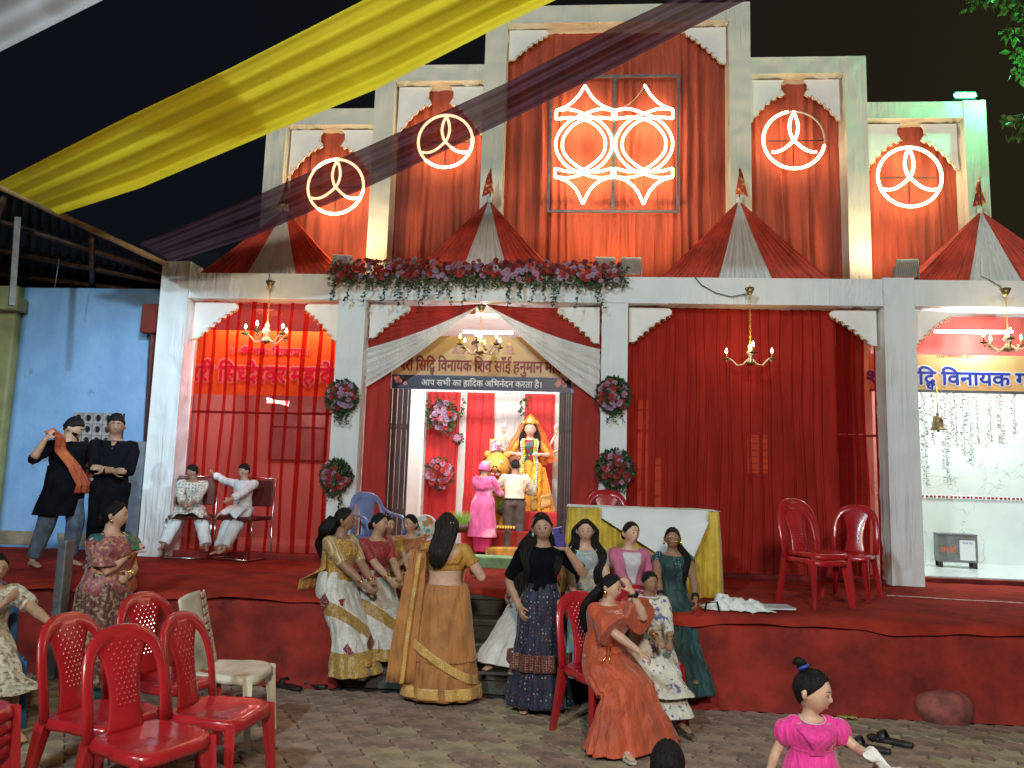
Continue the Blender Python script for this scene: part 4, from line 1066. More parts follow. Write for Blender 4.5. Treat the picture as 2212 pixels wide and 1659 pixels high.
mb.grid(lionhead, 48, 36, True); mb.build('head', M['lionfur'], li)
MB().grid(lambda u, v: L3((.25+.03*fbm(u*40, v*8, 2))*math.sin(PI*v)*math.sin(2*PI*u), .10-.12*math.sin(PI*v)*math.cos(2*PI*u)*.5, -.05+(.31+.02*fbm(u*50, v*5, 4))*math.cos(PI*v)), 40, 20, True).build('mane', M['mane'], li)
for s in (-1, 1):
    MB().ball(L3(.085*s, -.165, .075), .026, 10, 8).build('eye', M['t_white'], li)
    MB().ball(L3(.085*s, -.188, .073), .011, 8, 6).build('pupil', M['black'], li)
    MB().ball(L3(.15*s, -.02, .2), .05, 10, 8, (1, .5, 1)).build('ear', M['lionfur'], li)
    for dx in (.03, .055): MB().tube([L3(dx*s, -.235, -.085), L3(dx*s, -.245, -.125)], [.010, .002], 6).build('tooth', M['t_white'], li)
    MB().tube([L3(.02*s, -.285, -.01), L3(.05*s, -.27, -.05), L3(.08*s, -.22, -.07)], .012, 6).build('lip', M['black'], li)
MB().ball(L3(0, -.29, .0), .035, 10, 8, (1.2, .7, .7)).build('nose', M['black'], li)
MB().ball(L3(0, -.20, -.115), .06, 12, 8, (1.05, .7, .8)).build('mouth', mat('red_mouth', (.5, .01, .02), .4), li)
MB().tube([L3(0, 0, -.15), L3(0, .05, -.4), (0, .1, -.0)], [.16, .2, .19], 14).build('chest', M['lionfur'], li)
for s in (-1, 1): MB().tube([L3(.12*s, -.02, -.45), (.12*s, -.08, .15), (.12*s, -.14, .02)], [.075, .055, .06], 10).build('leg', M['lionfur'], li)
mb = MB(); r = random.Random(3)
for k in range(26):
    t = k/25; a = PI*(t-.5); mb.ball(L3(.20*math.sin(a), -.20, -.20-.16*math.cos(a)), .03, 7, 5)
q = mb.build('marigold_garland', M['marigold'], li); q['kind'] = 'stuff'
# offerings in front
def pot(px, py, Y, label, rr=.1, h=.12, seed=0):
    c = aY(px, py, Y); o_ = empty('grass_pot', tuple(c), 0, label, 'grass pot', 'bowls of sprouted barley grass')
    MB().tube([(0, 0, 0), (0, 0, h*.5), (0, 0, h)], [rr*.7, rr, rr*.95], 14).build('bowl', M['pole'], o_)
    mb = MB(); r = random.Random(seed)
    for k in range(160):
        a = r.uniform(0, 6.28); q = rr*.85*r.random()**.5; x, y = q*math.cos(a), q*math.sin(a); L = r.uniform(.12, .22)
        dx, dy = x*.5+r.uniform(-.03, .03), y*.5+r.uniform(-.03, .03)
        mb.add([(x-.004, y, h), (x+.004, y, h), (x+dx, y+dy, h+L)], [(0, 1, 2)])
    q = mb.build('grass', M['grassg'], o_); q['kind'] = 'stuff'
M['grassg'] = mat('barley_grass', (.18, .42, .05), .6, .3, 20)
pot(993, 1150, 11.0, 'bowl of tall green sprouted grass left of the pink clad woman', .13, .12, 1)
pot(1089, 1112, 11.6, 'bowl of green sprouted grass between the woman and the man', .12, .08, 2)
bc = aY(1085, 1140, 11.3)
mb = MB()
for k in range(9):
    a = -.16+.04*k; mb.tube([(bc.x+a, 11.3, bc.z-.02), (bc.x+a+.015, 11.22, bc.z+.02), (bc.x+a+.02, 11.16, bc.z+.0)], [.012, .02, .008], 7)
tag(mb.build('banana_bunch', mat('banana_skin', (.65, .42, .06), .6, .25, 20)), 'bunch of ripe bananas laid on the altar step', 'bananas')

# ================================================================ right shrine with marble walls
rs = room('marble_shrine', 3.45, 8.6, 9.1, 10.9, PZ+.06, 3.75, M['marble'], 'white marble lined shrine with hanging tinsel and a steel box', 'shrine', floor=M['marble'])
MB().box((-.1, -.12, -.09), (5.2, -.005, -.012)).build('sill', M['carpet_dark'], rs, smooth=False)
bt = MB()
for k in range(96):
    x = .02+k*.053; bt.box((x, 1.776, .86), (x+(.03 if k % 3 else .02), 1.789, .885))
MB().box((.0, 1.788, .845), (5.15, 1.796, .90)).build('border_strip', M['t_white'], rs, smooth=False)
q = bt.build('border_print', M['t_mar'], rs, smooth=False); q['kind'] = 'stuff'
lamp('marble_shrine_fill', 'AREA', (5.2, 9.95, 3.72), 92, (.86, 1.0, .97), (5.2, 9.9, 0), 2.4, size_y=.5)  # added ceiling panel that brightens the marble, kept out of view behind the pelmet
# pelmet of red cloth and tube over the banner
curtain('pelmet_curtain', 3.7, 6.3, 3.0, 3.68, 9.05, mat('pink_lit_pelmet', (.7, .07, .05), .7, .1, 4, trans=.15, tl=.4), 'short red pelmet curtain above the marble shrine banner', .3, seed=41, amp=.01)
tube_light(2103, 716, 8.95, .85, 'white tube light in front of the red pelmet at the marble shrine', 26, (1, 0, .01))
yb, w, h = banner('ganesh_banner', ((1878, 764), (2420, 850)), 8.98, M['b_yel'], 'yellow banner with large blue lettering over the marble shrine')
Y0 = yb.location; yz = lambda py: aY(2090, py, 8.98).z-Y0.z; yx = lambda px: aY(px, 810, 8.98).x-Y0.x
put_text('top_line', yb, [('।।', 'n'), (' ', 0), ('ॐ', 'n'), (' ', 0), ('गणेशाय', 'n'), (' ', 0), ('नमः', 'n'), (' ', 0), ('।।', 'n')], yx(2025), yx(2112), yz(774), .06, -.004, M['t_mar'], .012)
put_text('shrine_name', yb, [('श', 'h'), ('री', 'n'), (' ', 0), ('िसिद', 'n'), ('ध', 'u'), (' ', 0), ('िवनायक', 'n'), (' ', 0), ('गणेश', 'n'), (' ', 0), ('मंिदर', 'n')], yx(1872), yx(2395), yz(832), .225, -.004, M['t_blue'], .028, outline=M['t_white'])
MB().box((-w/2, -.01, -h/2-.03), (w/2, .03, -h/2-.002)).build('bottom_rail', M['grey'], yb, smooth=False)
M['tinsel'] = mat('silver_tinsel', (.72, .76, .76), .3, .4, 90, metal=.1, col2=(.40, .46, .46))
M['tinsel2'] = pattern('coloured_tinsel', (.7, .6, .6), (.6, .05, .15), 60, 'voronoi', .35, .3, c3=(.1, .4, .15))
r = random.Random(9)
strands = [(1994, 1052, 0, 1.2), (2013, 960, 1, .8), (2038, 1045, 0, 1.3), (2052, 950, 1, .7), (2062, 968, 1, .8), (2078, 985, 1, .8), (2092, 1008, 0, 1.3), (2108, 960, 1, .7), (2136, 955, 1, .8), (2158, 960, 1, 1.1), (2189, 938, 1, .8)]
names = ['long silver tinsel strand nearest the draped pillar', 'thin coloured tinsel strand left of the bell', 'thick silver tinsel strand behind the bell', 'thin coloured tinsel strand just right of the bell', 'coloured tinsel strand second right of the bell', 'coloured tinsel strand left of the thick middle one', 'thick silver tinsel strand at the middle of the marble shrine', 'thin gold and pink tinsel strand right of the thick silver one', 'thin coloured tinsel strand left of the red one', 'red and silver tinsel strand with a bright red top', 'rightmost thin coloured tinsel strand over the marble']
for (px, py, k, t), nm in zip(strands, names):
    a = aY(px, 850, 9.15); b = aY(px+4, py, 9.15); mb = MB(); n = int((a.z-b.z)/.0042)
    for i in range(n):
        z = a.z-(a.z-b.z)*i/n; q = r.uniform(0, 6.28); L = .034*t*r.uniform(.6, 1.3); dx = .008*math.sin(i*.05+px)
        c, s = math.cos(q), math.sin(q); 
        mb.add([(a.x+dx, 9.15, z), (a.x+dx+c*L, 9.15+s*L, z+r.uniform(-.012, .012)), (a.x+dx+c*L*.9-.004, 9.15+s*L*.9, z+r.uniform(-.012, .012)+.006)], [(0, 1, 2)])
    mb.tube([(a.x, 9.15, a.z), (a.x+.004, 9.15, b.z)], .003, 4)
    tag(mb.build('tinsel_strand', M['tinsel'] if k == 0 else M['tinsel2'], smooth=False), nm, 'tinsel', 'tinsel strands hung in the marble shrine')
# bell
blc = aY(2026, 912, 8.95)
be = empty('brass_bell', tuple(blc), 0, 'dark brass temple bell hanging among the tinsel strands', 'bell')
M['brass'] = mat('aged_brass', (.36, .27, .12), .4, .3, 14, .2, 40, metal=.8)
MB().tube([(0, 0, .075), (0, 0, .065), (0, 0, .02), (0, 0, -.05), (0, 0, -.078), (0, 0, -.085)], [.015, .042, .05, .062, .085, .09], 20).build('bell_body', M['brass'], be)
MB().tube([(0, 0, -.06), (0, 0, -.11)], [.010, .016], 8).build('clapper', M['black'], be)
MB().tube([(0, 0, .07), (0, 0, .11)], [.02, .014], 8).build('crown', M['brass'], be)
MB().tube([(0, 0, .10), (.0, 0, .40)], .006, 6).build('chain', M['gold'], be)
# donation box (its printed code is left out)
dc = aY(2064, 1190, 10.3)
db = empty('donation_box', (dc.x, 10.3, PZ+.06), math.radians(-14), 'grey steel donation box with a white paper notice standing in the marble shrine', 'box')
MB().box((-.22, -.14, .07), (.22, .14, .40)).build('body', M['grey'], db, smooth=False, bevel=.008)
MB().box((-.225, -.145, .402), (.225, .145, .42)).build('lid', M['grey'], db, smooth=False, bevel=.004)
for sx in (-.19, .19):
    for sy in (-.11, .11): MB().box((sx-.02, sy-.02, 0), (sx+.02, sy+.02, .07)).build('foot', M['black'], db, smooth=False)
MB().box((.02, -.1455, .10), (.19, -.1415, .345)).build('paper_notice', M['t_white'], db, smooth=False)
put_text('painted_lettering', db, [('दान', 'n'), (' ', 0), ('पेटी', 'n')], -.19, -.02, .19, .09, -.143, mat('orange_ink', (.75, .18, .03)), .02)
put_text('notice_lettering', db, [('दान', 'n'), (' ', 0), ('पात्र'[:2], 'n')], .05, .16, .30, .03, -.1465, M['t_blue'], .01)
# ================================================================ chandeliers
M['bulb'] = emis('candle_bulb', (1.0, .72, .36), 30)
M['glassarm'] = mat('crystal_arm', (.75, .62, .45), .15, .1, 20, spec=.8, coat=.5)
def chandelier(px, py, Y, n, R, ztop, label, rz=0, e=5):
    c = aY(px, py, Y)
    o_ = empty('chandelier', tuple(c), rz, label, 'chandelier', 'candle chandeliers hanging from the beams')
    H_ = ztop-c.z
    MB().tube([(0, 0, -.075), (0, 0, -.06), (0, 0, -.03), (0, 0, 0), (0, 0, .03), (0, 0, .06), (0, 0, .10), (0, 0, .13), (0, 0, .17)], [.006, .03, .045, .02, .022, .045, .022, .03, .008], 12).build('stem', M['glassarm'], o_)
    MB().tube([(0, 0, -.078), (0, 0, -.062), (0, 0, -.04)], [.008, .04, .055], 12).build('bottom_dish', M['brass'], o_)
    mb = MB(); k = int((H_-.17)/.03)
    for i in range(k):
        z = .17+.03*i; q = i % 2
        mb.tube([(.008*math.cos(a)*(1-q), .008*math.cos(a)*q, z+.018+.02*math.sin(a)) for a in [j*PI/3 for j in range(7)]], .0028, 4, cap=False)
    mb.build('chain', M['gold'], o_)
    MB().tube([(0, 0, H_-.12), (0, 0, H_-.10), (0, 0, H_-.04)], [.01, .03, .055], 10).build('ceiling_cup', M['brass'], o_)
    for i in range(n):
        a = 2*PI*i/n+.35; cx_, cy_ = math.cos(a), math.sin(a)
        S = [(0.02, .0), (R*.3, -.055), (R*.55, -.06), (R*.72, -.01), (R*.85, .02), (R*.98, -.02), (R, .01)]
        ar = MB().tube([(cx_*x, cy_*x, z) for x, z in S], [.010, .009, .009, .009, .009, .008, .008], 8).build('arm', M['glassarm'], o_)
        MB().tube([(cx_*R, cy_*R, .01), (cx_*R, cy_*R, .02), (cx_*R, cy_*R, .032)], [.012, .036, .04], 12).build('drip_pan', M['brass'], ar)
        MB().tube([(cx_*R, cy_*R, .03), (cx_*R, cy_*R, .085)], .010, 8).build('candle', M['brass'], ar)
        MB().tube([(cx_*R, cy_*R, .087), (cx_*R, cy_*R, .10), (cx_*R, cy_*R, .118), (cx_*R, cy_*R, .14)], [.008, .0135, .011, .003], 8).build('bulb', M['bulb'], ar)
    lamp('chandelier_glow', 'POINT', tuple(c+Vector((0, -.05, .17))), e, (1, .7, .36), None, .12)
chandelier(576, 728, 8.30, 5, .235, 3.86, 'lit candle chandelier hanging before the left sheer curtain', .5, 7)
chandelier(1037, 752, 8.42, 6, .235, 3.64, 'lit candle chandelier hanging in the middle doorway before the welcome banner', .1, 5)
chandelier(1621, 775, 8.30, 3, .275, 3.84, 'lit candle chandelier with widely spaced arms before the wide red curtain', .05, 7)
chandelier(2178, 745, 8.30, 5, .235, 3.86, 'lit candle chandelier before the marble shrine pelmet', .2, 7)
# cables drooping on the beam
def cable(pts, label, r_=.006):
    P = [aY(x, y, FY-.02) for x, y in pts]
    tag(MB().tube(P, r_, 5).build('cable', M['cable']), label, 'cable', 'cables drooping on the front beam')
M['cable'] = mat('grey_cable', (.12, .13, .14), .6)
cable([(1500, 597), (1515, 615), (1545, 632), (1580, 641), (1617, 634)], 'thin cable drooping to the hook above the three armed chandelier')
cable([(2120, 597), (2140, 606), (2160, 618), (2172, 634)], 'thin cable drooping above the marble shrine chandelier')
cable([(583, 592), (580, 605), (586, 618), (584, 632)], 'thin cable above the chandelier of the left bay')

# ================================================================ overhead cloth bands
M['yellow'] = mat('yellow_satin_band', (.92, .80, .04), .5, .08, 1.2, tl=.4)
M['purple'] = mat('purple_net_band', (.06, .024, .045), .8, .25, 3, trans=.16, thru=(.8, .6, .6), tl=.12)
M['whiteband'] = mat('white_satin_band', (.60, .60, .62), .6, .1, 2, tl=.3)
def band(name, rows, m, label, folds, amp, nu=50, nv=44, twist=0):
    """rows: list of (top px,py,Y),(bottom px,py,Y) stations along the band"""
    S = [(aY(*a[:2], a[2]), aY(*b[:2], b[2])) for a, b in rows]; k = len(S)-1
    def fn(u, v):
        t = u*k; i = min(k-1, int(t)); f = t-i; f2 = f
        a = S[i][0].lerp(S[i+1][0], f2); b = S[i][1].lerp(S[i+1][1], f2)
        p = a.lerp(b, v); n = Vector((0, -1, -.25)).normalized()
        w = sum(am*math.sin(v*2*PI*fo+ph+u*tw) for am, fo, ph, tw in folds)
        return p+n*w*min(1, .35+u*3)
    return tag(MB().grid(fn, nu, nv).build(name, m), label, 'cloth band', 'festival cloth bands stretched overhead')
band('cloth_band', [((-60, 425, 6.9), (95, 480, 7.2)), ((0, 397, 6.8), (125, 463, 7.1)), ((256, 275, 6.4), (300, 406, 6.7)), ((513, 154, 6.0), (582, 286, 6.2)), ((810, 4, 5.5), (813, 191, 5.8)), ((1060, -115, 5.0), (1087, 51, 5.3)), ((1400, -280, 4.4), (1430, -110, 4.7))][1:], M['yellow'],
     'wide shiny yellow cloth band stretched overhead from the shed roof', [(.09, .8, .9, .0), (.03, 1.9, 1.5, .1), (.016, 4.3, 2, .15), (.004, 11, 0, .3)], 1)
band('cloth_band', [((304, 527, 7.7), (372, 566, 7.7)), ((540, 432, 7.2), (545, 512, 7.2)), ((813, 312, 6.6), (813, 396, 6.6)), ((1087, 187, 6.0), (1087, 266, 6.0)), ((1321, 66, 5.5), (1321, 150, 5.5)), ((1560, -46, 5.0), (1560, 26, 5.0)), ((1800, -165, 4.5), (1800, -85, 4.5))], M['purple'],
     'narrow dark purple net band crossing before the neon signs', [(.05, 1.0, .4, .1), (.03, 2.6, 1, .2), (.014, 7, 2, .4), (.006, 17, 0, .6)], 1)
band('cloth_band', [((-220, 40, 5.2), (-120, 172, 5.4)), ((0, -80, 4.9), (117, 56, 5.1)), ((200, -220, 4.4), (350, -58, 4.6))], M['whiteband'],
     'pale white cloth band at the top left corner above the yellow one', [(.05, .9, .3, .5), (.02, 2.9, 1.5, .8)], 1)
# ================================================================ leaves of the tree at right
M['treeleaf'] = mat('tree_leaf_green', (.08, .15, .03), .5, .4, 14, tl=.3)
tr = empty('tree', (6.9, 8.6, 0), 0, 'leafy twigs of a tree hanging in at the upper right by the green lamp', 'tree')
r = random.Random(21)
MB().tube([(0.2, 0, 0), (.15, 0, 2.5), (.3, 0, 4.6), (.15, 0, 6.4), (.35, 0, 8.6)], [.19, .15, .12, .09, .04], 10).build('trunk', M['pole'], tr)
mb = MB(); lf = MB()
for (px, py), (qx, qy) in (((2260, 60), (2170, 60)), ((2250, -20), (2085, 2)), ((2250, 30), (2150, -12)), ((2260, 105), (2188, 112)), ((2250, 240), (2170, 255)), ((2260, 250), (2195, 290)), ((2260, 160), (2200, 148)), ((2270, 20), (2205, 30))):
    a = aY(px, py, 8.6)-Vector((6.9, 8.6, 0)); b = aY(qx, qy, 8.5)-Vector((6.9, 8.6, 0)); root = Vector((.3, 0, a.z-.6))
    mb.tube([root, a, b], [.03, .012, .004], 6)
    for k in range(26):
        p = a.lerp(b, r.uniform(.35, 1.05))+Vector((r.uniform(-.06, .06), r.uniform(-.08, .08), r.uniform(-.09, .04)))
        leaf(lf, p, (r.uniform(-1, .6), r.uniform(-.6, .6), r.uniform(-1.6, .1)), r.uniform(.07, .13), r)
mb.build('limb', M['pole'], tr)
for k in range(110):
    a = r.uniform(0, 6.28); q = r.uniform(.3, 1.7); p = (1.6+q*math.cos(a)*.6, q*math.sin(a), 6.8+r.uniform(-1.2, 2.2))
    leaf(lf, p, (r.uniform(-1, 1), r.uniform(-1, 1), r.uniform(-1.6, .1)), r.uniform(.08, .14), r)
q = lf.build('crown', M['treeleaf'], tr); q['kind'] = 'stuff'

# ================================================================ plastic chairs
M['redplastic'] = mat('glossy_red_plastic', (.42, .016, .022), .26, .08, 8, .06, 30, spec=.6, coat=.3)
M['redplastic_dark'] = mat('worn_red_plastic', (.36, .014, .02), .32, .1, 8, .06, 30, spec=.6)
M['creamplastic'] = mat('dusty_cream_plastic', (.66, .60, .47), .45, .2, 6, .1, 40)
M['blueplastic'] = mat('blue_plastic', (.04, .12, .30), .35, .1, 8); M['blueplastic_l'] = mat('pale_blue_plastic', (.16, .20, .40), .35, .1, 8)
SEATZ = .43
def chair_parts(parent, m, solidback=False, arms=False, detail=True):
    """armless moulded chair facing -Y, seat .43 m, back oval loop with perforated splat"""
    # seat: dished plate with rounded, turned down rim
    def seat(u, v):
        a = 2*PI*u; n = 4.5
        c, s = math.cos(a), math.sin(a)
        k = (abs(c)**n+abs(s)**n)**(-1/n)
        w = .205 if s < 0 else .19
        if v < .72:
            t = v/.72; x, y = c*k*w*t, s*k*.205*t
            z = SEATZ-.018*(1-t*t)*1.0+(-.012*max(0, -y/.2)**3 if t > .6 else 0)
        else:
            t = (v-.72)/.28; x, y = c*k*(w+.014*math.sin(t*PI/2)), s*k*(.205+.014*math.sin(t*PI/2))
            z = SEATZ-.012*max(0, -y/.2)**3-.045*(1-math.cos(t*PI/2))
        return (x, y, z)
    MB().grid(seat, 40, 12, True).build('seat', m, parent, solid=.006)
    # legs: splayed tapering channels
    for sx in (-1, 1):
        for sy in (-1, 1):
            xt, yt = sx*.175, sy*.175; xb, yb = sx*.215, sy*(.215 if sy < 0 else .24)
            mb = MB(); sec = [(-.032, -.018), (-.01, -.026), (.026, -.024), (.032, .012), (.024, .03), (.012, .014), (.004, -.004), (-.016, -.008)]
            v = []; 
            for t, s in ((0, 1.15), (.12, 1.05), (.5, .85), (1, .62)):
                for px, py in sec: v.append((xt+(xb-xt)*t+sx*px*s, yt+(yb-yt)*t+sy*(-py if False else py)*s*1.0, (SEATZ-.015)*(1-t)))
            n = len(sec); mb.add(v, [(j*n+i, j*n+(i+1) % n, (j+1)*n+(i+1) % n, (j+1)*n+i) for j in range(3) for i in range(n)]+[tuple(3*n+i for i in range(n))])
            o = mb.build('leg', m, parent, auto=50); fixnormals(o)
    # back loop
    H_ = .44
    def bk(x, z): return .175+.10*(z/H_)**1.3-.05*(1-(x/.22)**2)*0+.02*(x/.2)**2*-1
    P = []
    for i in range(33):
        t = i/32; a = PI*t
        w = .200+.012*math.sin(a)
        x = -math.cos(a)*w; zz = H_*math.sin(a)**.42 if 0 < t < 1 else 0
        x = -math.copysign(abs(math.cos(a))**.8, math.cos(a))*w
        P.append((x, bk(x, zz), SEATZ-.01+zz))
    if not solidback:
        MB().tube(P, [.029+.012*math.sin(PI*i/32)**3 for i in range(33)], 12, flat=[.012+.003*math.sin(PI*i/32) for i in range(33)], up=(1, 0, 0)).build('back_loop', m, parent)
        def spl(u, v):
            w = .098-.022*math.sin(PI*min(1, v*1.1))+.058*v**3
            x = (u-.5)*2*w; z = H_*.985*v
            return (x, bk(x, z)-.012+.02*(u-.5)**2*4, SEATZ-.005+z)
        o = MB().grid(spl, 14, 22).build('back_splat', m, parent, solid=.007)
        if detail:
            mb = MB()
            for j in range(13):
                for i in range(5 if j % 2 else 4):
                    v = .28+.052*j; u = .5+(i-(2 if j % 2 else 1.5))*.15
                    x, y, z = spl(u, v)
                    mb.add([(x, y-.0075, z+.0085), (x-.0055, y-.006, z), (x, y-.0075, z-.0085), (x+.0055, y-.006, z), (x, y-.0115, z)], [(0, 1, 4), (1, 2, 4), (2, 3, 4), (3, 0, 4)])
            q = mb.build('diamond_bosses', m, parent, smooth=False); q['kind'] = 'stuff'
    else:
        def slab(u, v):
            w = .205-.02*v; x = (u-.5)*2*w; z = .47*v
            return (x, .185+.11*v-.03*(1-(2*u-1)**2), SEATZ-.01+z-(.03*(2*u-1)**4*v))
        # slatted: two side panels and slots between ribs
        MB().grid(lambda u, v: slab(u*.62, v), 12, 20).build('back_panel', m, parent, solid=.009)
        MB().grid(lambda u, v: slab(.88+.12*u, v), 3, 20).build('back_panel', m, parent, solid=.009)
        for k in range(9):
            MB().grid(lambda u, v: slab(.62+.26*u, .02+(k+v*.72)/9*.98), 4, 3).build('back_rib', m, parent, solid=.009)
    if arms:
        for s in (-1, 1):
            MB().tube([(s*.20, .24, SEATZ+.30), (s*.245, .12, SEATZ+.235), (s*.25, -.08, SEATZ+.215), (s*.235, -.17, SEATZ+.17), (s*.215, -.19, SEATZ-.02)], [.028, .03, .03, .028, .026], 8, flat=.013, up=(1, 0, 0)).build('arm_rest', m, parent)
def chair(name, loc, rz, m, label, group, **k):
    o_ = empty(name, loc, rz, label, 'chair', group); chair_parts(o_, m, **k); return o_
GCH = 'moulded plastic chairs'
proto = chair('plastic_chair', (0, 0, 0), 0, M['redplastic'], '', GCH)
def chcopy(loc, rz, label, scale=1):
    c = copy_tree(proto); c.location = loc; c.rotation_euler = (0, 0, rz); c['label'] = label; c.scale = (scale,)*3; return c
def gpt(px, py, z=0): p = aZ(px, py, z); return p
# ================================================================ people
def skinmat(nm, c):
    return mat(nm, c, .5, .10, 22, .12, 140, sss=.12, spec=.4)
M['skin1'] = skinmat('skin_light_brown', (.60, .36, .245)); M['skin2'] = skinmat('skin_brown', (.46, .265, .17)); M['skin3'] = skinmat('skin_dark_brown', (.31, .165, .10))
M['hair'] = mat('black_hair', (.009, .007, .007), .55, .5, 30, .8, 60, stretch=(3.5, 3.5, .35), spec=.22)
M['hairb'] = mat('brown_black_hair', (.018, .011, .008), .52, .5, 30, .8, 60, stretch=(3.5, 3.5, .35), spec=.28)
M['eyewhite'] = mat('eye_white', (.62, .58, .55), .25, .02); M['iris'] = mat('dark_iris', (.012, .007, .005), .15, .02)
M['lip'] = mat('lip_brown', (.30, .13, .10), .4, .05); M['lipred'] = mat('lip_red', (.40, .10, .085), .35, .05)
M['brow'] = mat('brow_hair', (.012, .009, .008), .8, .1)
M['goldj'] = mat('gold_jewellery', (.9, .62, .2), .25, .1, 30, metal=1)
def V3(*a): return Vector(a)
from mathutils import noise as mnoise
def remesh_apply(o, vox, it=3, folds=0, ff=11, seed=0, keep=True):
    q = o.modifiers.new('r', 'REMESH'); q.mode = 'VOXEL'; q.voxel_size = vox; q.use_smooth_shade = True
    if it: q = o.modifiers.new('s', 'SMOOTH'); q.factor = .5; q.iterations = it
    dg = bpy.context.evaluated_depsgraph_get(); me = bpy.data.meshes.new_from_object(o.evaluated_get(dg)); me.name = o.data.name
    old = o.data; ms = old.materials[0]; o.modifiers.clear(); o.data = me
    if not me.materials: me.materials.append(ms)
    bpy.data.meshes.remove(old)
    if folds: crease(o, folds, ff, seed)
    return o
def crease(o, amp, ff=11, seed=0, st=(1, 1, .45)):
    me = o.data; me.update(); n = len(me.vertices); co = np.empty(n*3); me.vertices.foreach_get('co', co); co = co.reshape(-1, 3)
    nr = np.empty(n*3); me.vertices.foreach_get('normal', nr); nr = nr.reshape(-1, 3)
    d = np.empty(n); sv = seed*3.7
    for i in range(n):
        x, y, z = co[i]
        p = (x*ff*st[0]+sv, y*ff*st[1]+z*3, z*ff*st[2])
        a = mnoise.noise(p); b = mnoise.noise((p[0]*2.3+5, p[1]*2.3, p[2]*2.3))
        d[i] = (1-abs(a)*2.4)*.7+b*.5
    co += nr*(d[:, None]*amp-amp*.3)
    me.vertices.foreach_set('co', co.ravel()); me.update()
def shell(mb, rings, n=56, sub=3, close=False, phase=0):
    """rings: (centre, A, B, pleat amp, pleat count); ring point = c + A cos + B sin ; Catmull between rings"""
    R_ = [(Vector(c), Vector(a), Vector(b), pa, pk) for c, a, b, pa, pk in rings]
    R_ = [R_[0]]+R_+[R_[-1]]; out = []
    def cr(a, b, c, d, t): return .5*((2*b)+(c-a)*t+(2*a-5*b+4*c-d)*t*t+(3*b-a-3*c+d)*t**3)
    for i in range(1, len(R_)-2):
        for k in range(sub):
            t = k/sub; q = R_[i-1:i+3]
            out.append([cr(*(x[j] for x in q), t) for j in range(4)]+[q[1][4]*(1-t)+q[2][4]*t])
    out.append(list(R_[-2])); v = []
    for j, (c, A, B, pa, pk) in enumerate(out):
        pk = out[-1][4]
        for i in range(n):
            a = 2*PI*i/n
            w = 1+pa*(math.sin(a*pk+1.1*math.sin(a*2+phase)+phase+j*.02)+.45*math.sin(a*pk*1.7+phase*3+j*.05))
            v.append(c+A*(math.cos(a)*w)+B*(math.sin(a)*w))
    k = len(out)
    f = [(j*n+i, j*n+(i+1) % n, (j+1)*n+(i+1) % n, (j+1)*n+i) for j in range(k-1) for i in range(n)]
    if close: f += [tuple(range(n))[::-1], tuple((k-1)*n+i for i in range(n))]
    mb.add(v, f); return mb
def ik(a, t, l1, l2, pole):
    a, t, pole = Vector(a), Vector(t), Vector(pole)
    d = t-a; L = min(d.length, (l1+l2)*.995); d.normalize()
    x = (l1*l1-l2*l2+L*L)/(2*L); h = math.sqrt(max(0, l1*l1-x*x))
    p = pole-d*pole.dot(d); p = p.normalized() if p.length > 1e-6 else d.orthogonal().normalized()
    return a+d*x+p*h, a+d*L
FEM = [(-.16, .050, .045, 0), (-.10, .092, .070, 0), (0, .108, .080, 0), (.12, .102, .075, .004), (.30, .080, .062, .004), (.42, .077, .060, .006), (.58, .086, .068, .014), (.72, .092, .078, .018), (.84, .099, .068, .010), (.92, .092, .054, .0), (.97, .066, .045, -.002), (1.02, .040, .037, 0), (1.18, .030, .034, .006)]
MAL = [(-.16, .050, .045, 0), (-.10, .085, .068, 0), (0, .095, .072, 0), (.12, .092, .068, .002), (.30, .086, .062, .003), (.42, .088, .063, .004), (.58, .096, .067, .006), (.72, .104, .071, .008), (.84, .112, .066, .004), (.92, .108, .056, .0), (.97, .078, .047, -.002), (1.03, .043, .040, 0), (1.18, .036, .039, .006)]
def children_of(o, nm): return [c for c in bpy.data.objects if c.parent == o and c.name.startswith(nm)]
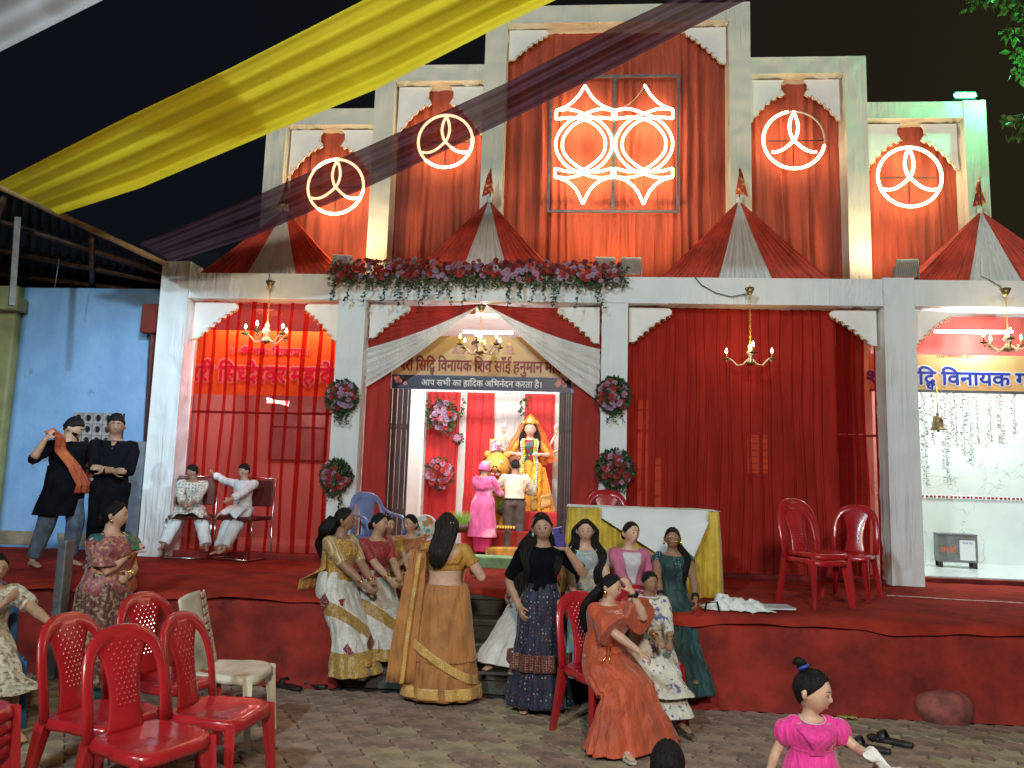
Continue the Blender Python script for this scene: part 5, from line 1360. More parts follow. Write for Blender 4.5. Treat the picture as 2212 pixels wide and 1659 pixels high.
class Person:
    def __init__(s, loc, rz, label, h=1.55, fem=True, skin='skin2', hip=None, lean=(0, 0), twist=0, head=(0, 0, 0), lh=None, rh=None, lel=None, rel=None,
                 lf=None, rf=None, lk=None, rk=None, fat=1.0, headk=1.0, group=None, vox=.0085, curl=(.5, .5), feet='bare', lpn=None, rpn=None, chin=0, bust=1):
        s.o = empty('person', tuple(loc), math.radians(rz), label, 'person', group)
        s.h = h; s.fem = fem; s.fat = fat; s.skin = M[skin]
        hip = Vector(hip) if hip is not None else V3(0, 0, .53*h)
        s.hip = hip
        tw = math.radians(twist)
        s.up = V3(lean[0], -lean[1], 1).normalized()
        s.ps = V3(1, 0, 0); s.ss = V3(math.cos(tw), math.sin(tw), 0); s.ss = (s.ss-s.up*s.ss.dot(s.up)).normalized()
        s.Lt = .295*h; s.lean = lean
        s.prof = FEM if fem else MAL
        shw = (.100 if fem else .116)*h
        s.sh = {1: s.tc(.875)+s.ss*shw, -1: s.tc(.875)-s.ss*shw}
        s.hj = {1: hip+s.ps*.055*h, -1: hip-s.ps*.055*h}
        ua, fa = .175*h, .150*h
        s.el = {}; s.wr = {}; s.hd = {}
        dn = V3(0, 0, -1)
        for sd, tgt, pole in ((1, lh, lel), (-1, rh, rel)):
            if tgt is None: tgt = s.sh[sd]+V3(sd*.05*h, -.03*h, -.315*h)
            pole = Vector(pole) if pole else V3(sd*.5, 1, -.6)
            e, w = ik(s.sh[sd], tgt, ua, fa, pole); s.el[sd], s.wr[sd] = e, w; s.hd[sd] = (w-e).normalized()
        s.kn = {}; s.an = {}
        for sd, tgt, pole in ((1, lf, lk), (-1, rf, rk)):
            if tgt is None: tgt = V3(sd*.065*h, .0, .045*h)
            pole = Vector(pole) if pole else V3(0, -1, .2)
            k, a = ik(s.hj[sd], tgt, .245*h, .242*h, pole); s.kn[sd], s.an[sd] = k, a
        # head frame
        nb = s.tc(1.07); hu = (s.up*.55+V3(0, 0, .45)).normalized()
        yaw, pit, rol = (math.radians(a) for a in head)
        base = Matrix((s.ss, s.up.cross(s.ss), s.up)).transposed()
        s.HM = (Matrix.Rotation(math.atan2(s.ss.y, s.ss.x), 3, 'Z') @ Matrix.Rotation(yaw, 3, 'Z') @ Matrix.Rotation(pit, 3, 'X') @ Matrix.Rotation(rol, 3, 'Y'))
        s.hr = .0675*h*headk
        s.hc = nb+hu*.052*h*headk*1.15+(s.HM @ V3(0, -.012*h, .012*h))
        # ---- body
        mb = MB(); rings = []
        for t, rx, ry, fy in s.prof:
            c, A, B = s.fr(t)
            k = s.kf(t)
            rings.append((c+B*(-fy*h*(bust if .5 < t < .9 else 1)), A*rx*h*k, B*ry*h*k, 0, 3))
        shell(mb, rings, 32, 3, True)
        r = 1.02+.06*fat*1.2
        for sd in (1, -1):
            a, e, w = s.sh[sd], s.el[sd], s.wr[sd]
            inn = a-s.ss*sd*.035*h
            k = h*r
            mb.tube([inn, a, a.lerp(e, .3), a.lerp(e, .75), e, e.lerp(w, .25), e.lerp(w, .6), e.lerp(w, .95), w+(w-e).normalized()*.01*h], [.026*k, .031*k, .030*k, .0255*k, .0235*k, .0245*k, .020*k, .0155*k, .0155*k], 16)
            H_, K_, A_ = s.hj[sd], s.kn[sd], s.an[sd]
            bk = (K_-H_).cross(s.ps)
            mb.tube([H_+V3(0, 0, .02*h), H_.lerp(K_, .15), H_.lerp(K_, .5), H_.lerp(K_, .85), K_, K_.lerp(A_, .2), K_.lerp(A_, .4), K_.lerp(A_, .75), A_], [.055*k, .058*k, .049*k, .037*k, .035*k, .035*k, .035*k, .024*k, .020*k], 16)
            s.hand(mb, sd, curl[0 if sd > 0 else 1], lpn if sd > 0 else rpn)
            # foot
            ft = V3(sd*.18, -1, 0).normalized(); a0 = s.an[sd]; zb = a0.z-.045*h
            mb.tube([a0+V3(0, .02*h, -.03*h), a0+V3(0, .005, -.025*h), a0+ft*.05*h+V3(0, 0, -.022*h), a0+ft*.09*h+V3(0, 0, -.031*h), a0+ft*.118*h+V3(0, 0, -.036*h)], [.018*h, .024*h, .024*h, .024*h, .018*h], 12, flat=[.020*h, .021*h, .016*h, .011*h, .007*h], up=(1, 0, 0))
        # head
        mb.grid(lambda u, v: s.hp(u, v), 44, 36, True)
        for sd in (1, -1):
            c = s.HP(V3(sd*.74*s.hr, .10*s.hr, -.08*s.hr)); mb.tube([c+s.HM @ V3(0, 0, .24*s.hr), c+s.HM @ V3(sd*.10*s.hr, .05*s.hr, .12*s.hr), c+s.HM @ V3(sd*.08*s.hr, .02*s.hr, -.10*s.hr), c+s.HM @ V3(0, 0, -.26*s.hr)], [.06*s.hr, .16*s.hr, .12*s.hr, .06*s.hr], 8, flat=[.05*s.hr, .07*s.hr, .07*s.hr, .05*s.hr], up=s.HM @ V3(0, 1, 0))
        o = mb.build('body', s.skin)
        remesh_apply(o, vox, 3)
        o.parent = s.o; s.body = o; s.vox = vox
        s.face()
    def kf(s, t): return s.fat if t < .9 else 1+(s.fat-1)*.3
    def tc(s, t):
        return s.hip+V3(0, 0, 1).lerp(s.up, min(1, max(0, t)*1.2+.25)).normalized()*0+(V3(0, 0, 1).lerp(s.up, .5 if t < .4 else .5+.5*min(1, (t-.4)/.5))).normalized()*(t*s.Lt)
    def fr(s, t):
        c = s.tc(t); tt = max(0, min(1, t)); A = s.ps.lerp(s.ss, tt); d = (s.tc(t+.05)-s.tc(t-.05)).normalized()
        A = (A-d*A.dot(d)).normalized(); return c, A, d.cross(A)     # B points backwards (+Y)
    def surf(s, t, ang, off=.012):
        P_ = s.prof
        i = 0
        while i < len(P_)-2 and P_[i+1][0] < t: i += 1
        a, b = P_[i], P_[i+1]; f = max(0, min(1, (t-a[0])/(b[0]-a[0])))
        rx, ry, fy = (a[j]+(b[j]-a[j])*f for j in (1, 2, 3)); c, A, B = s.fr(t); k = s.kf(t); q = math.radians(ang)
        h = s.h
        n_ = A*math.sin(q)*rx-B*math.cos(q)*ry
        return c+B*(-fy*h)+n_*h*k+n_.normalized()*off
    # ---- head shape
    def hloc(s, d):
        x, y, z = d; R = s.hr
        px, py, pz = x*.725, y*.90, z*1.03
        low = max(0, -z)
        px *= 1-.36*low**1.4; 
        if y < 0: py *= 1-.06*low
        else: py *= 1-.38*low
        front = max(0, -y)
        g = lambda cx, cz, sx, sz: math.exp(-(((x-cx)/sx)**2+((z-cz)/sz)**2))
        py += front*(.075*(g(.30, .03, .17, .10)+g(-.30, .03, .17, .10)))       # sockets
        py -= front*(.16*g(0, -.20, .10, .13)+.10*g(0, -.05, .07, .16))          # nose
        py -= front*.05*g(0, -.50, .20, .10)                                      # lips
        py += front*.035*g(0, -.62, .22, .05)
        py -= front*.07*g(0, -.82, .28, .16)                                      # chin
        py -= front*.02*g(0, .22, .5, .08)
        pz -= .06*low**2*front
        return V3(px, py, pz)*R
    def HP(s, p): return s.hc+s.HM @ Vector(p)
    def hp(s, u, v):
        a = 2*PI*u; b = PI*v
        return s.HP(s.hloc((math.sin(b)*math.sin(a), -math.sin(b)*math.cos(a), math.cos(b))))
    def fpt(s, x, z, off=0):
        """point on the face at direction x,z"""
        y = -math.sqrt(max(0, 1-x*x-z*z)); p = s.hloc((x, y, z)); p.y -= off*s.hr; return s.HP(p)
    def face(s):
        R = s.hr; sk = s.skin
        for sd in (1, -1):
            c = s.fpt(sd*.30, .03, -.075)
            e = MB(); N = 10
            v = []
            for i in range(7):
                b = PI*i/6
                for j in range(N):
                    a = 2*PI*j/N; v.append(c+s.HM @ V3(.140*R*math.sin(b)*math.cos(a), .12*R*math.sin(b)*math.sin(a), .078*R*math.cos(b)))
            e.add(v, [(i*N+j, (i+1)*N+j, (i+1)*N+(j+1) % N, i*N+(j+1) % N) for i in range(6) for j in range(N)])
            eo = e.build('eye', M['eyewhite'], s.o)
            c2 = c+s.HM @ V3(0, -.085*R, .004*R)
            MB().ball(c2, .062*R, 8, 6).build('iris', M['iris'], eo)
            pts = [c+s.HM @ V3((-.17+.34*t)*R, -.095*R*math.sin(PI*(.15+.7*t))-.015*R, (.035+.055*math.sin(PI*t))*R) for t in (0, .25, .5, .75, 1)]
            MB().tube(pts, [.008*R, .014*R, .017*R, .014*R, .008*R], 6).build('eyelid', M['brow'] if s.fem else sk, s.o)
            bp = [s.fpt(sd*x, z, .012) for x, z in ((.12, .235), (.25, .285), (.40, .29), (.52, .235))]
            MB().tube(bp, [.014*R, .022*R, .018*R, .006*R] if s.fem else [.035*R, .045*R, .04*R, .015*R], 6).build('eyebrow', M['brow'], s.o)
        for nm, z, r0 in (('lips', -.49, .034), ('lips', -.565, .044)):
            pts = [s.fpt(x, z+(.02*(abs(x)/.2) if z < -.5 else -.02*(abs(x)/.2)-.012*(x == 0)), .012) for x in (-.20, -.12, 0, .12, .20)]
            MB().tube(pts, [.008*R, r0*.85*R, r0*R, r0*.85*R, .008*R], 6).build('lips', M['lipred'] if s.fem else M['lip'], s.o)
    def hand(s, mb, sd, curl, pn=None):
        h = s.h; w = s.wr[sd]; d = s.hd[sd]
        n = Vector(pn) if pn else V3(-sd, .2, -.1)         # palm normal
        n = (n-d*n.dot(d)); n = n.normalized() if n.length > 1e-4 else d.orthogonal().normalized()
        sdv = d.cross(n)*sd                                # towards the thumb
        if sdv.y > 0 and not pn: sdv = -sdv
        k = h/1.6
        P0 = w+d*.012*k
        mb.tube([P0-d*.02*k, P0+d*.02*k, P0+d*.055*k, P0+d*.085*k], [.018*k, .030*k, .038*k, .036*k], 12, flat=[.014*k, .015*k, .015*k, .012*k], up=sdv)
        for i, L in enumerate((.068, .075, .070, .055)):
            b = P0+d*.080*k+sdv*(.028-.0185*i)*k
            q = math.radians(18+curl*62); p = [b-d*.02*k, b]; dd = d.copy(); ax = d.cross(n).normalized()
            for seg_, fr_ in enumerate((.42, .33, .27)):
                dd = Matrix.Rotation(q*(.6 if seg_ == 0 else 1)*1.0, 3, ax) @ dd
                p.append(p[-1]+dd*L*k*fr_)
            mb.tube(p, [.0092*k, .0092*k, .0088*k, .008*k, .0065*k], 8)
        b = P0+d*.012*k+sdv*.022*k
        mb.tube([b, b+(sdv*.7+d*.6+n*.25)*.030*k, b+(sdv*.7+d*.9+n*.45)*.052*k, b+(sdv*.55+d*1.15+n*.7)*.066*k], [.013*k, .012*k, .0105*k, .007*k], 8)
    # ---- clothes
    def garment(s, nm, m, t0=.2, t1=.985, off=.012, sl=.5, sr=None, loose=0, flare=0, folds=.006, ff=11, sk=1.0, vox=.0105, bustoff=0, hemz=None, hemr=None):
        """one continuous upper garment: trunk and sleeves; sl, sr = sleeve length as a share of the arm"""
        h = s.h; rings = []; mb = MB()
        for i in range(13):
            t = t0+(t1-t0)*i/12
            f0, b0, l, r_ = (s.surf(t, a, off) for a in (0, 180, 90, -90)); e = flare*max(0, (.35-t))
            rings.append(((f0+b0+l+r_)/4, (l-r_)/2*(1+e), (b0-f0)/2*(1+e), 0, 3))
        shell(mb, rings, 36, 2, True)
        if sr is None: sr = sl
        for sd, fr_ in ((1, sl), (-1, sr)):
            if fr_ <= 0: continue
            a, e, w = s.sh[sd], s.el[sd], s.wr[sd]; L1 = (e-a).length; L2 = (w-e).length; T = fr_*(L1+L2); k = 1.0+.06*s.fat*1.2
            pts = [a-s.ss*sd*.035*h]; rr = [.030*h*k+off]
            for i in range(11):
                t = T*i/10; p = a.lerp(e, t/L1) if t < L1 else e.lerp(w, (t-L1)/L2)
                base = .034-.0115*(t/L1) if t < L1 else .0225-.006*((t-L1)/L2)
                pts.append(p); rr.append(base*h*k*sk+off*.8+loose*(t/T)**1.5)
            mb.tube(pts, rr, 18)
        o = mb.build(nm, m, s.o); remesh_apply(o, vox, 4, folds, ff, int(h*100)); return o
    def trousers(s, nm, m, frac=.96, off=.010, loose=.012, folds=.006, bell=0, ff=9):
        mb = MB(); h = s.h; k = 1.0+.06*s.fat*1.2; rings = []
        for t in (-.15, -.1, 0, .15, .28):
            f0, b0, l, r_ = (s.surf(t, a, off*.8) for a in (0, 180, 90, -90)); rings.append(((f0+b0+l+r_)/4, (l-r_)/2, (b0-f0)/2, 0, 3))
        shell(mb, rings, 32, 2, True)
        for sd in (1, -1):
            H_, K_, A_ = s.hj[sd], s.kn[sd], s.an[sd]
            pts = [H_+V3(0, 0, .02*h)]; rr = [.055*h*k+off]
            for i in range(15):
                t = 2*frac*i/14; p = H_.lerp(K_, t) if t < 1 else K_.lerp(A_, t-1); b = (.058-.021*t if t < 1 else .037-.013*(t-1))
                pts.append(p); rr.append(b*h*k+off+loose*min(1, t)+bell*max(0, t-1)**1.5)
            mb.tube(pts, rr, 20)
        o = mb.build(nm, m, s.o); remesh_apply(o, .011, 4, folds, ff, int(h*100)+3); return o
    def top(s, nm, m, t0=.25, t1=1.0, off=.010, flare=0, nk=0, neckdrop=.0, pl=(0, 9)):
        rings = []; h = s.h; ts = [t0+(t1-t0)*i/12 for i in range(13)]
        for t in ts:
            c, A, B = s.fr(t)
            f0, bk_, l, r_ = s.surf(t, 0, off), s.surf(t, 180, off), s.surf(t, 90, off), s.surf(t, -90, off)
            e = flare*max(0, (.4-t))
            rings.append(((f0+bk_+l+r_)/4, (l-r_)/2*(1+e), (bk_-f0)/2*(1+e), pl[0]*max(0, .5-t)*2+.006, pl[1]))
        return shell(MB(), rings, 48, 2, False, s.h*7).build(nm, m, s.o, solid=.003)
    def sleeve(s, sd, m, frac=.5, off=.008, loose=0, nm='sleeve', cuff=0):
        """frac of the whole arm; loose widens towards the end"""
        a, e, w = s.sh[sd], s.el[sd], s.wr[sd]; h = s.h; L1 = (e-a).length; L2 = (w-e).length; T = frac*(L1+L2)
        pts = []; rr = []; k = 1.0+.06*s.fat*1.2
        inn = a-s.ss*sd*.045*h+s.up*.0
        pts.append(inn); rr.append(.036*h*k+off)
        N = 9
        for i in range(N+1):
            t = T*i/N; p = a.lerp(e, t/L1) if t < L1 else e.lerp(w, (t-L1)/L2)
            base = .036-.0135*(t/L1) if t < L1 else .0225-.006*((t-L1)/L2)
            pts.append(p); rr.append(base*h*k+off+loose*(t/T)**1.5)
        mb = MB().tube(pts, rr, 18, cap=False)
        # wrinkles
        r_ = random.Random(int(h*1000)+sd)
        mb.v = [tuple(Vector(p)+V3(*(.0028*math.sin(p[i]*90+p[(i+1) % 3]*60+i) for i in range(3)))) for p in mb.v]
        return mb.build(nm, m, s.o, solid=.003)
    def leg(s, sd, m, frac=1.0, off=.012, loose=.01, nm='trouser_leg', bell=0):
        H_, K_, A_ = s.hj[sd], s.kn[sd], s.an[sd]; h = s.h; k = 1.0+.06*s.fat*1.2
        pts = [H_+V3(0, 0, .03*h)]; rr = [.060*h*k+off]; N = 12
        for i in range(N+1):
            t = 2*frac*i/N; p = H_.lerp(K_, t) if t < 1 else K_.lerp(A_, t-1)
            b = (.060-.023*t if t < 1 else .037-.013*(t-1))
            pts.append(p); rr.append(b*h*k+off+loose*min(1, t)+bell*max(0, t-1)**1.5)
        mb = MB().tube(pts, rr, 20, cap=False)
        mb.v = [tuple(Vector(p)+V3(*(.004*math.sin(p[i]*70+p[(i+1) % 3]*48+i+sd) for i in range(3)))) for p in mb.v]
        return mb.build(nm, m, s.o, solid=.003)
    def skirt(s, nm, m, hem=.02, flare=.22, t0=.30, off=.014, pleat=.05, k=11, kx=1.0, sub=4, back=0, solid=.003, hemc=None, depth=.8, folds=.012):
        """standing skirt from the waist to hem height"""
        rings = []; h = s.h
        for t in (t0, t0-.1, .12, 0):
            f0, bk_, l, r_ = (s.surf(t, a, off) for a in (0, 180, 90, -90)); rings.append(((f0+bk_+l+r_)/4, (l-r_)/2, (bk_-f0)/2, pleat*.15 if t < t0 else 0.0, k))
        c0 = rings[-1][0]; rx0 = rings[-1][1].length; ry0 = rings[-1][2].length
        fc = Vector(hemc) if hemc is not None else (s.an[1]+s.an[-1])/2; fc = V3(fc.x, fc.y-.01*h+back, hem)
        N = 7
        for i in range(1, N+1):
            t = i/N; c = c0.lerp(fc, t); r1 = rx0+(flare*kx-rx0)*t**1.3*(1 if True else 0); r2 = ry0+(flare*depth-ry0)*t**1.2
            rings.append((c, V3(r1, 0, 0), V3(0, r2, 0), pleat*(.2+.8*t), k))
        o = shell(MB(), rings, 96, sub, False, s.h*11).build(nm, m, s.o, solid=solid); crease(o, folds, 8, int(h*50), (1, 1, .22)); return o
    def lap(s, nm, m, hem=.02, t0=.3, off=.016, flare=.16, pleat=.04, k=9, drop=None, wide=0, kneeoff=0, folds=.010, back=0):
        """seated skirt: waist, over the thighs and knees, down the shins"""
        h = s.h; X = s.ps; rings = []
        K_ = (s.kn[1]+s.kn[-1])/2; A_ = (s.an[1]+s.an[-1])/2; H_ = s.hip
        hw = abs((s.kn[1]-s.kn[-1]).dot(X))/2; aw = abs((s.an[1]-s.an[-1]).dot(X))/2
        for t in (t0, t0-.12):
            f0, bk_, l, r_ = (s.surf(t, a, off) for a in (0, 180, 90, -90)); rings.append(((f0+bk_+l+r_)/4, (l-r_)/2, (bk_-f0)/2, 0, k))
        d1 = (K_-H_).normalized(); up1 = X.cross(d1)*-1; up1 = up1 if up1.z > 0 else -up1
        thr = .062*h*s.fat
        mixd = (d1+V3(0, 0, -1)).normalized()
        B0 = rings[-1][2].normalized()
        rings.append((H_+V3(0, -.0, .01*h)+d1*.03*h, X*(.116*h*s.fat+off), (B0*.6-up1*.9).normalized()*(.085*h*s.fat+off), .0, k))
        for f, rr in ((.35, 1.05), (.7, .92), (.93, .85)):
            c = H_.lerp(K_, f); w = (.055*h+(hw-.055*h)*f)+thr*rr+off+wide*f
            rings.append((c, X*w, -up1*(thr*rr*.98+off+.008), pleat*.3, k))
        d2 = (A_-K_).normalized(); bd = X.cross(d2); bd = bd if bd.y > 0 else -bd
        kn = ((-up1)+bd).normalized()
        rings.append((K_+(d1-d2)*.012*h+V3(0, 0, 0), X*(hw+.050*h+off+wide), kn*(.058*h+off+kneeoff), pleat*.4, k))
        for f in (.3, .6, .85, 1.0):
            c = K_.lerp(A_, f); c = V3(c.x, c.y+back*f, K_.z+(hem-K_.z)*f)
            w = hw+(aw-hw)*f+.045*h+off+wide+(flare-.05*h)*f**1.3
            rings.append((c, X*w, bd.lerp(V3(0, 1, 0), f).normalized()*(.050*h+off+(flare*.85-.03*h)*f), pleat*(.4+.6*f), k))
        o = shell(MB(), rings, 96, 5, False, s.h*5).build(nm, m, s.o, solid=.003); crease(o, folds, 8, int(h*50), (1, .6, .35)); return o
    def drape(s, nm, m, path, width, off=.022, nu=30, nv=8, tail=None, fold=.004, wa=0, tmax=.955):
        """cloth laid on the trunk: path of (t, angle, width in t or m), then an optional tail of free points (point, width vector)"""
        mb = MB(); v = []
        k = len(path)-1; rows = []
        for i in range(nu+1):
            u = i/nu*k; j = min(k-1, int(u)); f = u-j
            t0, a0, w0 = path[j]; t1, a1, w1 = path[j+1]; t, a, w = t0+(t1-t0)*f, a0+(a1-a0)*f, w0+(w1-w0)*f
            dt, da = (t1-t0)*s.Lt, (a1-a0)*PI/180*.09*s.h; L = math.hypot(dt, da) or 1; nt_, na_ = -da/L, dt/L
            row = []
            for q in range(nv+1):
                e = (q/nv-.5)*w
                row.append(s.surf(min(tmax, t+nt_*e/s.Lt), a+na_*e/(.09*s.h)*180/PI, off+fold*math.sin(q*2.1+i*.15)+.004*math.sin(q*5+i*.3)))
            rows.append(row)
        if tail:
            last = rows[-1]; prev = None
            for j, (p, wv) in enumerate(tail):
                p, wv = Vector(p), Vector(wv)
                row = [p+wv*(q/nv-.5)+V3(0, .009*math.sin(q*2.3+j*.3), 0) for q in range(nv+1)]
                if j == 0 and (row[0]-last[0]).length > (row[0]-last[-1]).length: flip = True
                elif j == 0: flip = False
                if flip: row = row[::-1]
                # interpolate
                for z in (1, 2, 3): 
                    rows.append([last[q].lerp(row[q], z/3) for q in range(nv+1)])
                last = row
        w = nv+1
        for r_ in rows: v += r_
        mb.add(v, [(j*w+i, j*w+i+1, (j+1)*w+i+1, (j+1)*w+i) for j in range(len(rows)-1) for i in range(nv)])
        return mb.build(nm, m, s.o, solid=.004)
    # ---- hair
    def hair(s, style='bun', m='hair', vol=1.0, parting=True, fringe=0, cover=False, hl=.0):
        R = s.hr; m = M[m]
        def line(a):
            a = abs(a)     # 0 front, pi back
            pts = [(0, .64+hl), (.45, .62+hl), (.75, .44), (1.0, .30), (1.3, .05), (1.55, -.18), (1.9, -.45), (2.4, -.72), (3.2, -.80)] if s.fem else [(0, .42+hl), (.6, .40+hl), (1.0, .30), (1.25, .12), (1.45, .02), (1.7, -.10), (2.4, -.52), (3.2, -.58)]
            for (x0, y0), (x1, y1) in zip(pts, pts[1:]):
                if a <= x1: return y0+(y1-y0)*(a-x0)/(x1-x0)
            return pts[-1][1]
        def fn(u, v):
            a = 2*PI*u; b = PI*v; d = V3(math.sin(b)*math.sin(a), -math.sin(b)*math.cos(a), math.cos(b))
            ang = math.atan2(d.x, -d.y); k = (d.z-line(ang))/(.10 if s.fem else .22); k = max(0, min(1, k)); k = k*k*(3-2*k)
            p = s.hloc(d)
            th = .085*vol+(.05*math.sin(a*9+b*3)*0)
            if not s.fem: th = (.055+.17*max(0, d.z)**1.5*(1 if style == 'quiff' else .55)+.02*fbm(a*5, b*7, 2))*vol
            else:
                th += .012*math.sin(ang*24+b*5)
                if parting: th -= .05*math.exp(-(d.x/.05)**2)*(1 if d.y < .3 else .2)
            sc = 1+(th if k > 0 else 0)*k-.10*(1-k)
            return s.HP(p*sc)
        MB().grid(fn, 72, 40, True).build('hair', m, s.o)
        if not s.fem:
            for ob in children_of(s.o, 'hair'): crease(ob, .008*vol, 60, s.h, (1, 1, 1))
        if 0:
            # short tufts
            r = random.Random(int(s.h*997)); mb = MB()
            for i in range(190):
                a = r.uniform(0, 6.28); b = r.uniform(0, 1.15); d = V3(math.sin(b)*math.sin(a), -math.sin(b)*math.cos(a), math.cos(b))
                ang = math.atan2(d.x, -d.y)
                if d.z < line(ang)+.16: continue
                p = s.hloc(d)*(1+.06*vol); q = (d*.8+V3(r.uniform(-.6, .6), r.uniform(-.9, .5), .3)).normalized()
                L = R*r.uniform(.10, .20)*vol
                mb.tube([s.HP(p), s.HP(p+q*L*.6), s.HP(p+q*L+V3(0, 0, -.03*R))], [.09*R, .07*R, .02*R], 5)
            mb.build('hair_tufts', m, s.o)['kind'] = 'stuff'
        if style == 'bun':
            mb = MB(); c = V3(0, .98*R, -.25*R)
            mb.grid(lambda u, v: s.HP(c+V3(.42*R*math.sin(PI*v)*math.cos(2*PI*u), .30*R*math.cos(PI*v), .40*R*math.sin(PI*v)*math.sin(2*PI*u))*(1+.05*math.sin(2*PI*u*8+v*9))), 40, 16, True)
            mb.build('hair_bun', m, s.o)
    def locks(s, pts, w, th, m='hair', nm='long_hair', n=44, seed=1, tip=.35):
        """long hair hanging along world-local points, flat section w x th; each pt may carry its own width direction"""
        rings = []; k = len(pts)
        for i, p in enumerate(pts):
            p = Vector(p); q = Vector(pts[min(i+1, k-1)])-Vector(pts[max(i-1, 0)]); q.normalize()
            A = s.HM @ V3(1, 0, 0); A = (A-q*A.dot(q)).normalized(); B = q.cross(A)
            f = i/(k-1); ww = w*(1-.15*f if f < .7 else (1-.15*f)*(1-(f-.7)/.3*(1-tip)))
            if i == 0: ww *= .5
            rings.append((p, A*ww, B*th*(1-.4*f)*(.6 if i == 0 else 1), .05+.06*f, 13))
        r_ = random.Random(seed*13+int(s.h*100)); mb = MB(); ns = 6
        shell(mb, [(c, A*.82, B*.8, pa, pk) for c, A, B, pa, pk in rings[:-1]]+[(rings[-2][0].lerp(rings[-1][0], .6), rings[-1][1]*.6, rings[-1][2]*.6, .1, 13)], n, 4, True, seed)
        for q in range(ns):
            o_ = (q-(ns-1)/2)/(ns-1)*1.5; e_ = r_.uniform(.75, 1.12); ph = r_.uniform(0, 6); rr = []
            for i, (c, A, B, pa, pk) in enumerate(rings):
                f = i/(k-1); wv = .012*math.sin(f*5+ph)*f
                if i == k-1: c = rings[-2][0].lerp(c, e_*1.1)
                sl_ = 1 if i < k-1 else .25
                rr.append((c+A*o_*(1-.0*f)+A.normalized()*wv+B.normalized()*(.004*math.sin(ph+f*4)), A*(.30*sl_+.02), B*(.85*sl_), .07, 7))
            shell(mb, rr, 16, 4, True, seed+q)
        return mb.build(nm, M[m], s.o)
    def bead_ring(s, nm, m, c, r, ax, bead=.004, n=18):
        ax = Vector(ax).normalized(); a = ax.orthogonal().normalized(); b = ax.cross(a); c = Vector(c)
        return MB().tube([c+a*r*math.cos(2*PI*i/n)+b*r*math.sin(2*PI*i/n) for i in range(n+1)], bead, 6, cap=False).build(nm, m, s.o)
    def bangles(s, sd, m='goldj', n=3):
        for i in range(n): s.bead_ring('bangle', M[m], s.wr[sd].lerp(s.el[sd], .08+.05*i), .0215*s.h, s.hd[sd], .0028)
    def earring(s, sd, m='goldj', r=.010):
        c = s.HP(V3(sd*.80*s.hr, .02*s.hr, -.42*s.hr)); MB().ball(c, r, 8, 6, (.7, .7, 1.2)).build('earring', M[m], s.o)
    def necklace(s, m='goldj', drop=.84, b=.003):
        pts = [s.surf(1.02-(1.02-drop)*math.cos(math.radians(a))**2 if abs(a) < 90 else 1.02, a, .014) for a in range(-100, 101, 12)]
        return MB().tube(pts, b, 6).build('necklace', M[m], s.o)
    def bindi(s): MB().ball(s.fpt(0, .22, .01), .035*s.hr, 8, 6, (1, .5, 1)).build('bindi', M['lipred'], s.o)
    def neck_hole(s): pass
    def sandal(s, sd, m):
        a = s.an[sd]; ft = V3(sd*.18, -1, 0).normalized(); h = s.h; z = a.z-.052*h
        mb = MB(); v = []
        side = V3(-ft.y, ft.x, 0)
        out = [(-.035, .018), (-.03, .024), (.03, .022), (.08, .028), (.115, .024), (.135, .008), (.135, -.008), (.115, -.024), (.08, -.028), (.03, -.022), (-.03, -.024), (-.035, -.018)]
        poly = [(V3(a.x, a.y, 0)+ft*x*h+side*y*h) for x, y in out]
        mb.prism([(p.x, p.y) for p in poly], z, z+.012*h, 'z')
        o = mb.build('sandal', m, s.o, smooth=False, bevel=.003)
        c = V3(a.x, a.y, z+.012*h)
        MB().tube([c+ft*.06*h+side*.026*h, c+ft*.065*h+V3(0, 0, .028*h), c+ft*.06*h-side*.026*h], .006*h, 6, flat=.012*h).build('strap', m, o)
        return o
def stand_at(px, foot, top, z=0.0):
    p = aZ(px, foot, z); return p, (aY(px, top, p.y).z-z)/1.0
def seat_at(px, py, Y, top, seatz, kf=.53):
    """hip pixel column at depth Y -> floor point, body height"""
    p = aY(px, py, Y); tz = aY(px, top, Y).z
    return V3(p.x, Y, 0), (tz-seatz)/kf
# ---- cloths of the people
M['amber'] = mat('amber_saree_cloth', (.47, .19, .05), .62, .18, 7, .35, 260, sheen=.3)
M['amber_b'] = mat('ochre_blouse', (.50, .25, .045), .6, .15, 8, .3, 200)
M['zari'] = pattern('gold_border', (.58, .32, .08), (.72, .50, .20), 70, 'voronoi', .32, .45, metal2=.0)
M['goldwhite'] = pattern('white_silver_brocade', (.62, .60, .56), (.50, .46, .40), 60, 'blot', .5, .45, sheen=.4)
add_band(M['goldwhite'], (.50, .30, .07), (0, 0, 1), -.2, .30); add_band(M['goldwhite'], (.46, .26, .06), (.8, .0, 1), .40, .52)
M['goldblouse'] = pattern('gold_striped_blouse', (.40, .25, .12), (.58, .42, .18), 14, 'X', .35, .5)
M['goldpallu'] = pattern('ochre_gold_pallu', (.46, .24, .05), (.62, .42, .12), 45, 'voronoi', .3, .5, c3=(.22, .05, .05))
M['maroonsar'] = pattern('maroon_dotted_saree', (.30, .02, .025), (.45, .12, .08), 55, 'voronoi', .18, .6)
M['mustard'] = mat('mustard_saree', (.48, .26, .035), .6, .2, 6, .3, 120, sheen=.2)
M['rust'] = mat('rust_saree', (.34, .105, .028), .6, .25, 6, .3, 120, sheen=.2)
M['blackcl'] = mat('black_cotton', (.006, .006, .009), .95, .3, 8, .3, 160, spec=.08)
M['navyprint'] = pattern('navy_block_print_skirt', (.016, .018, .045), (.30, .26, .22), 34, 'voronoi', .17, .7, c3=(.28, .08, .04), stretch=(1, 1, .8), soft=.04)
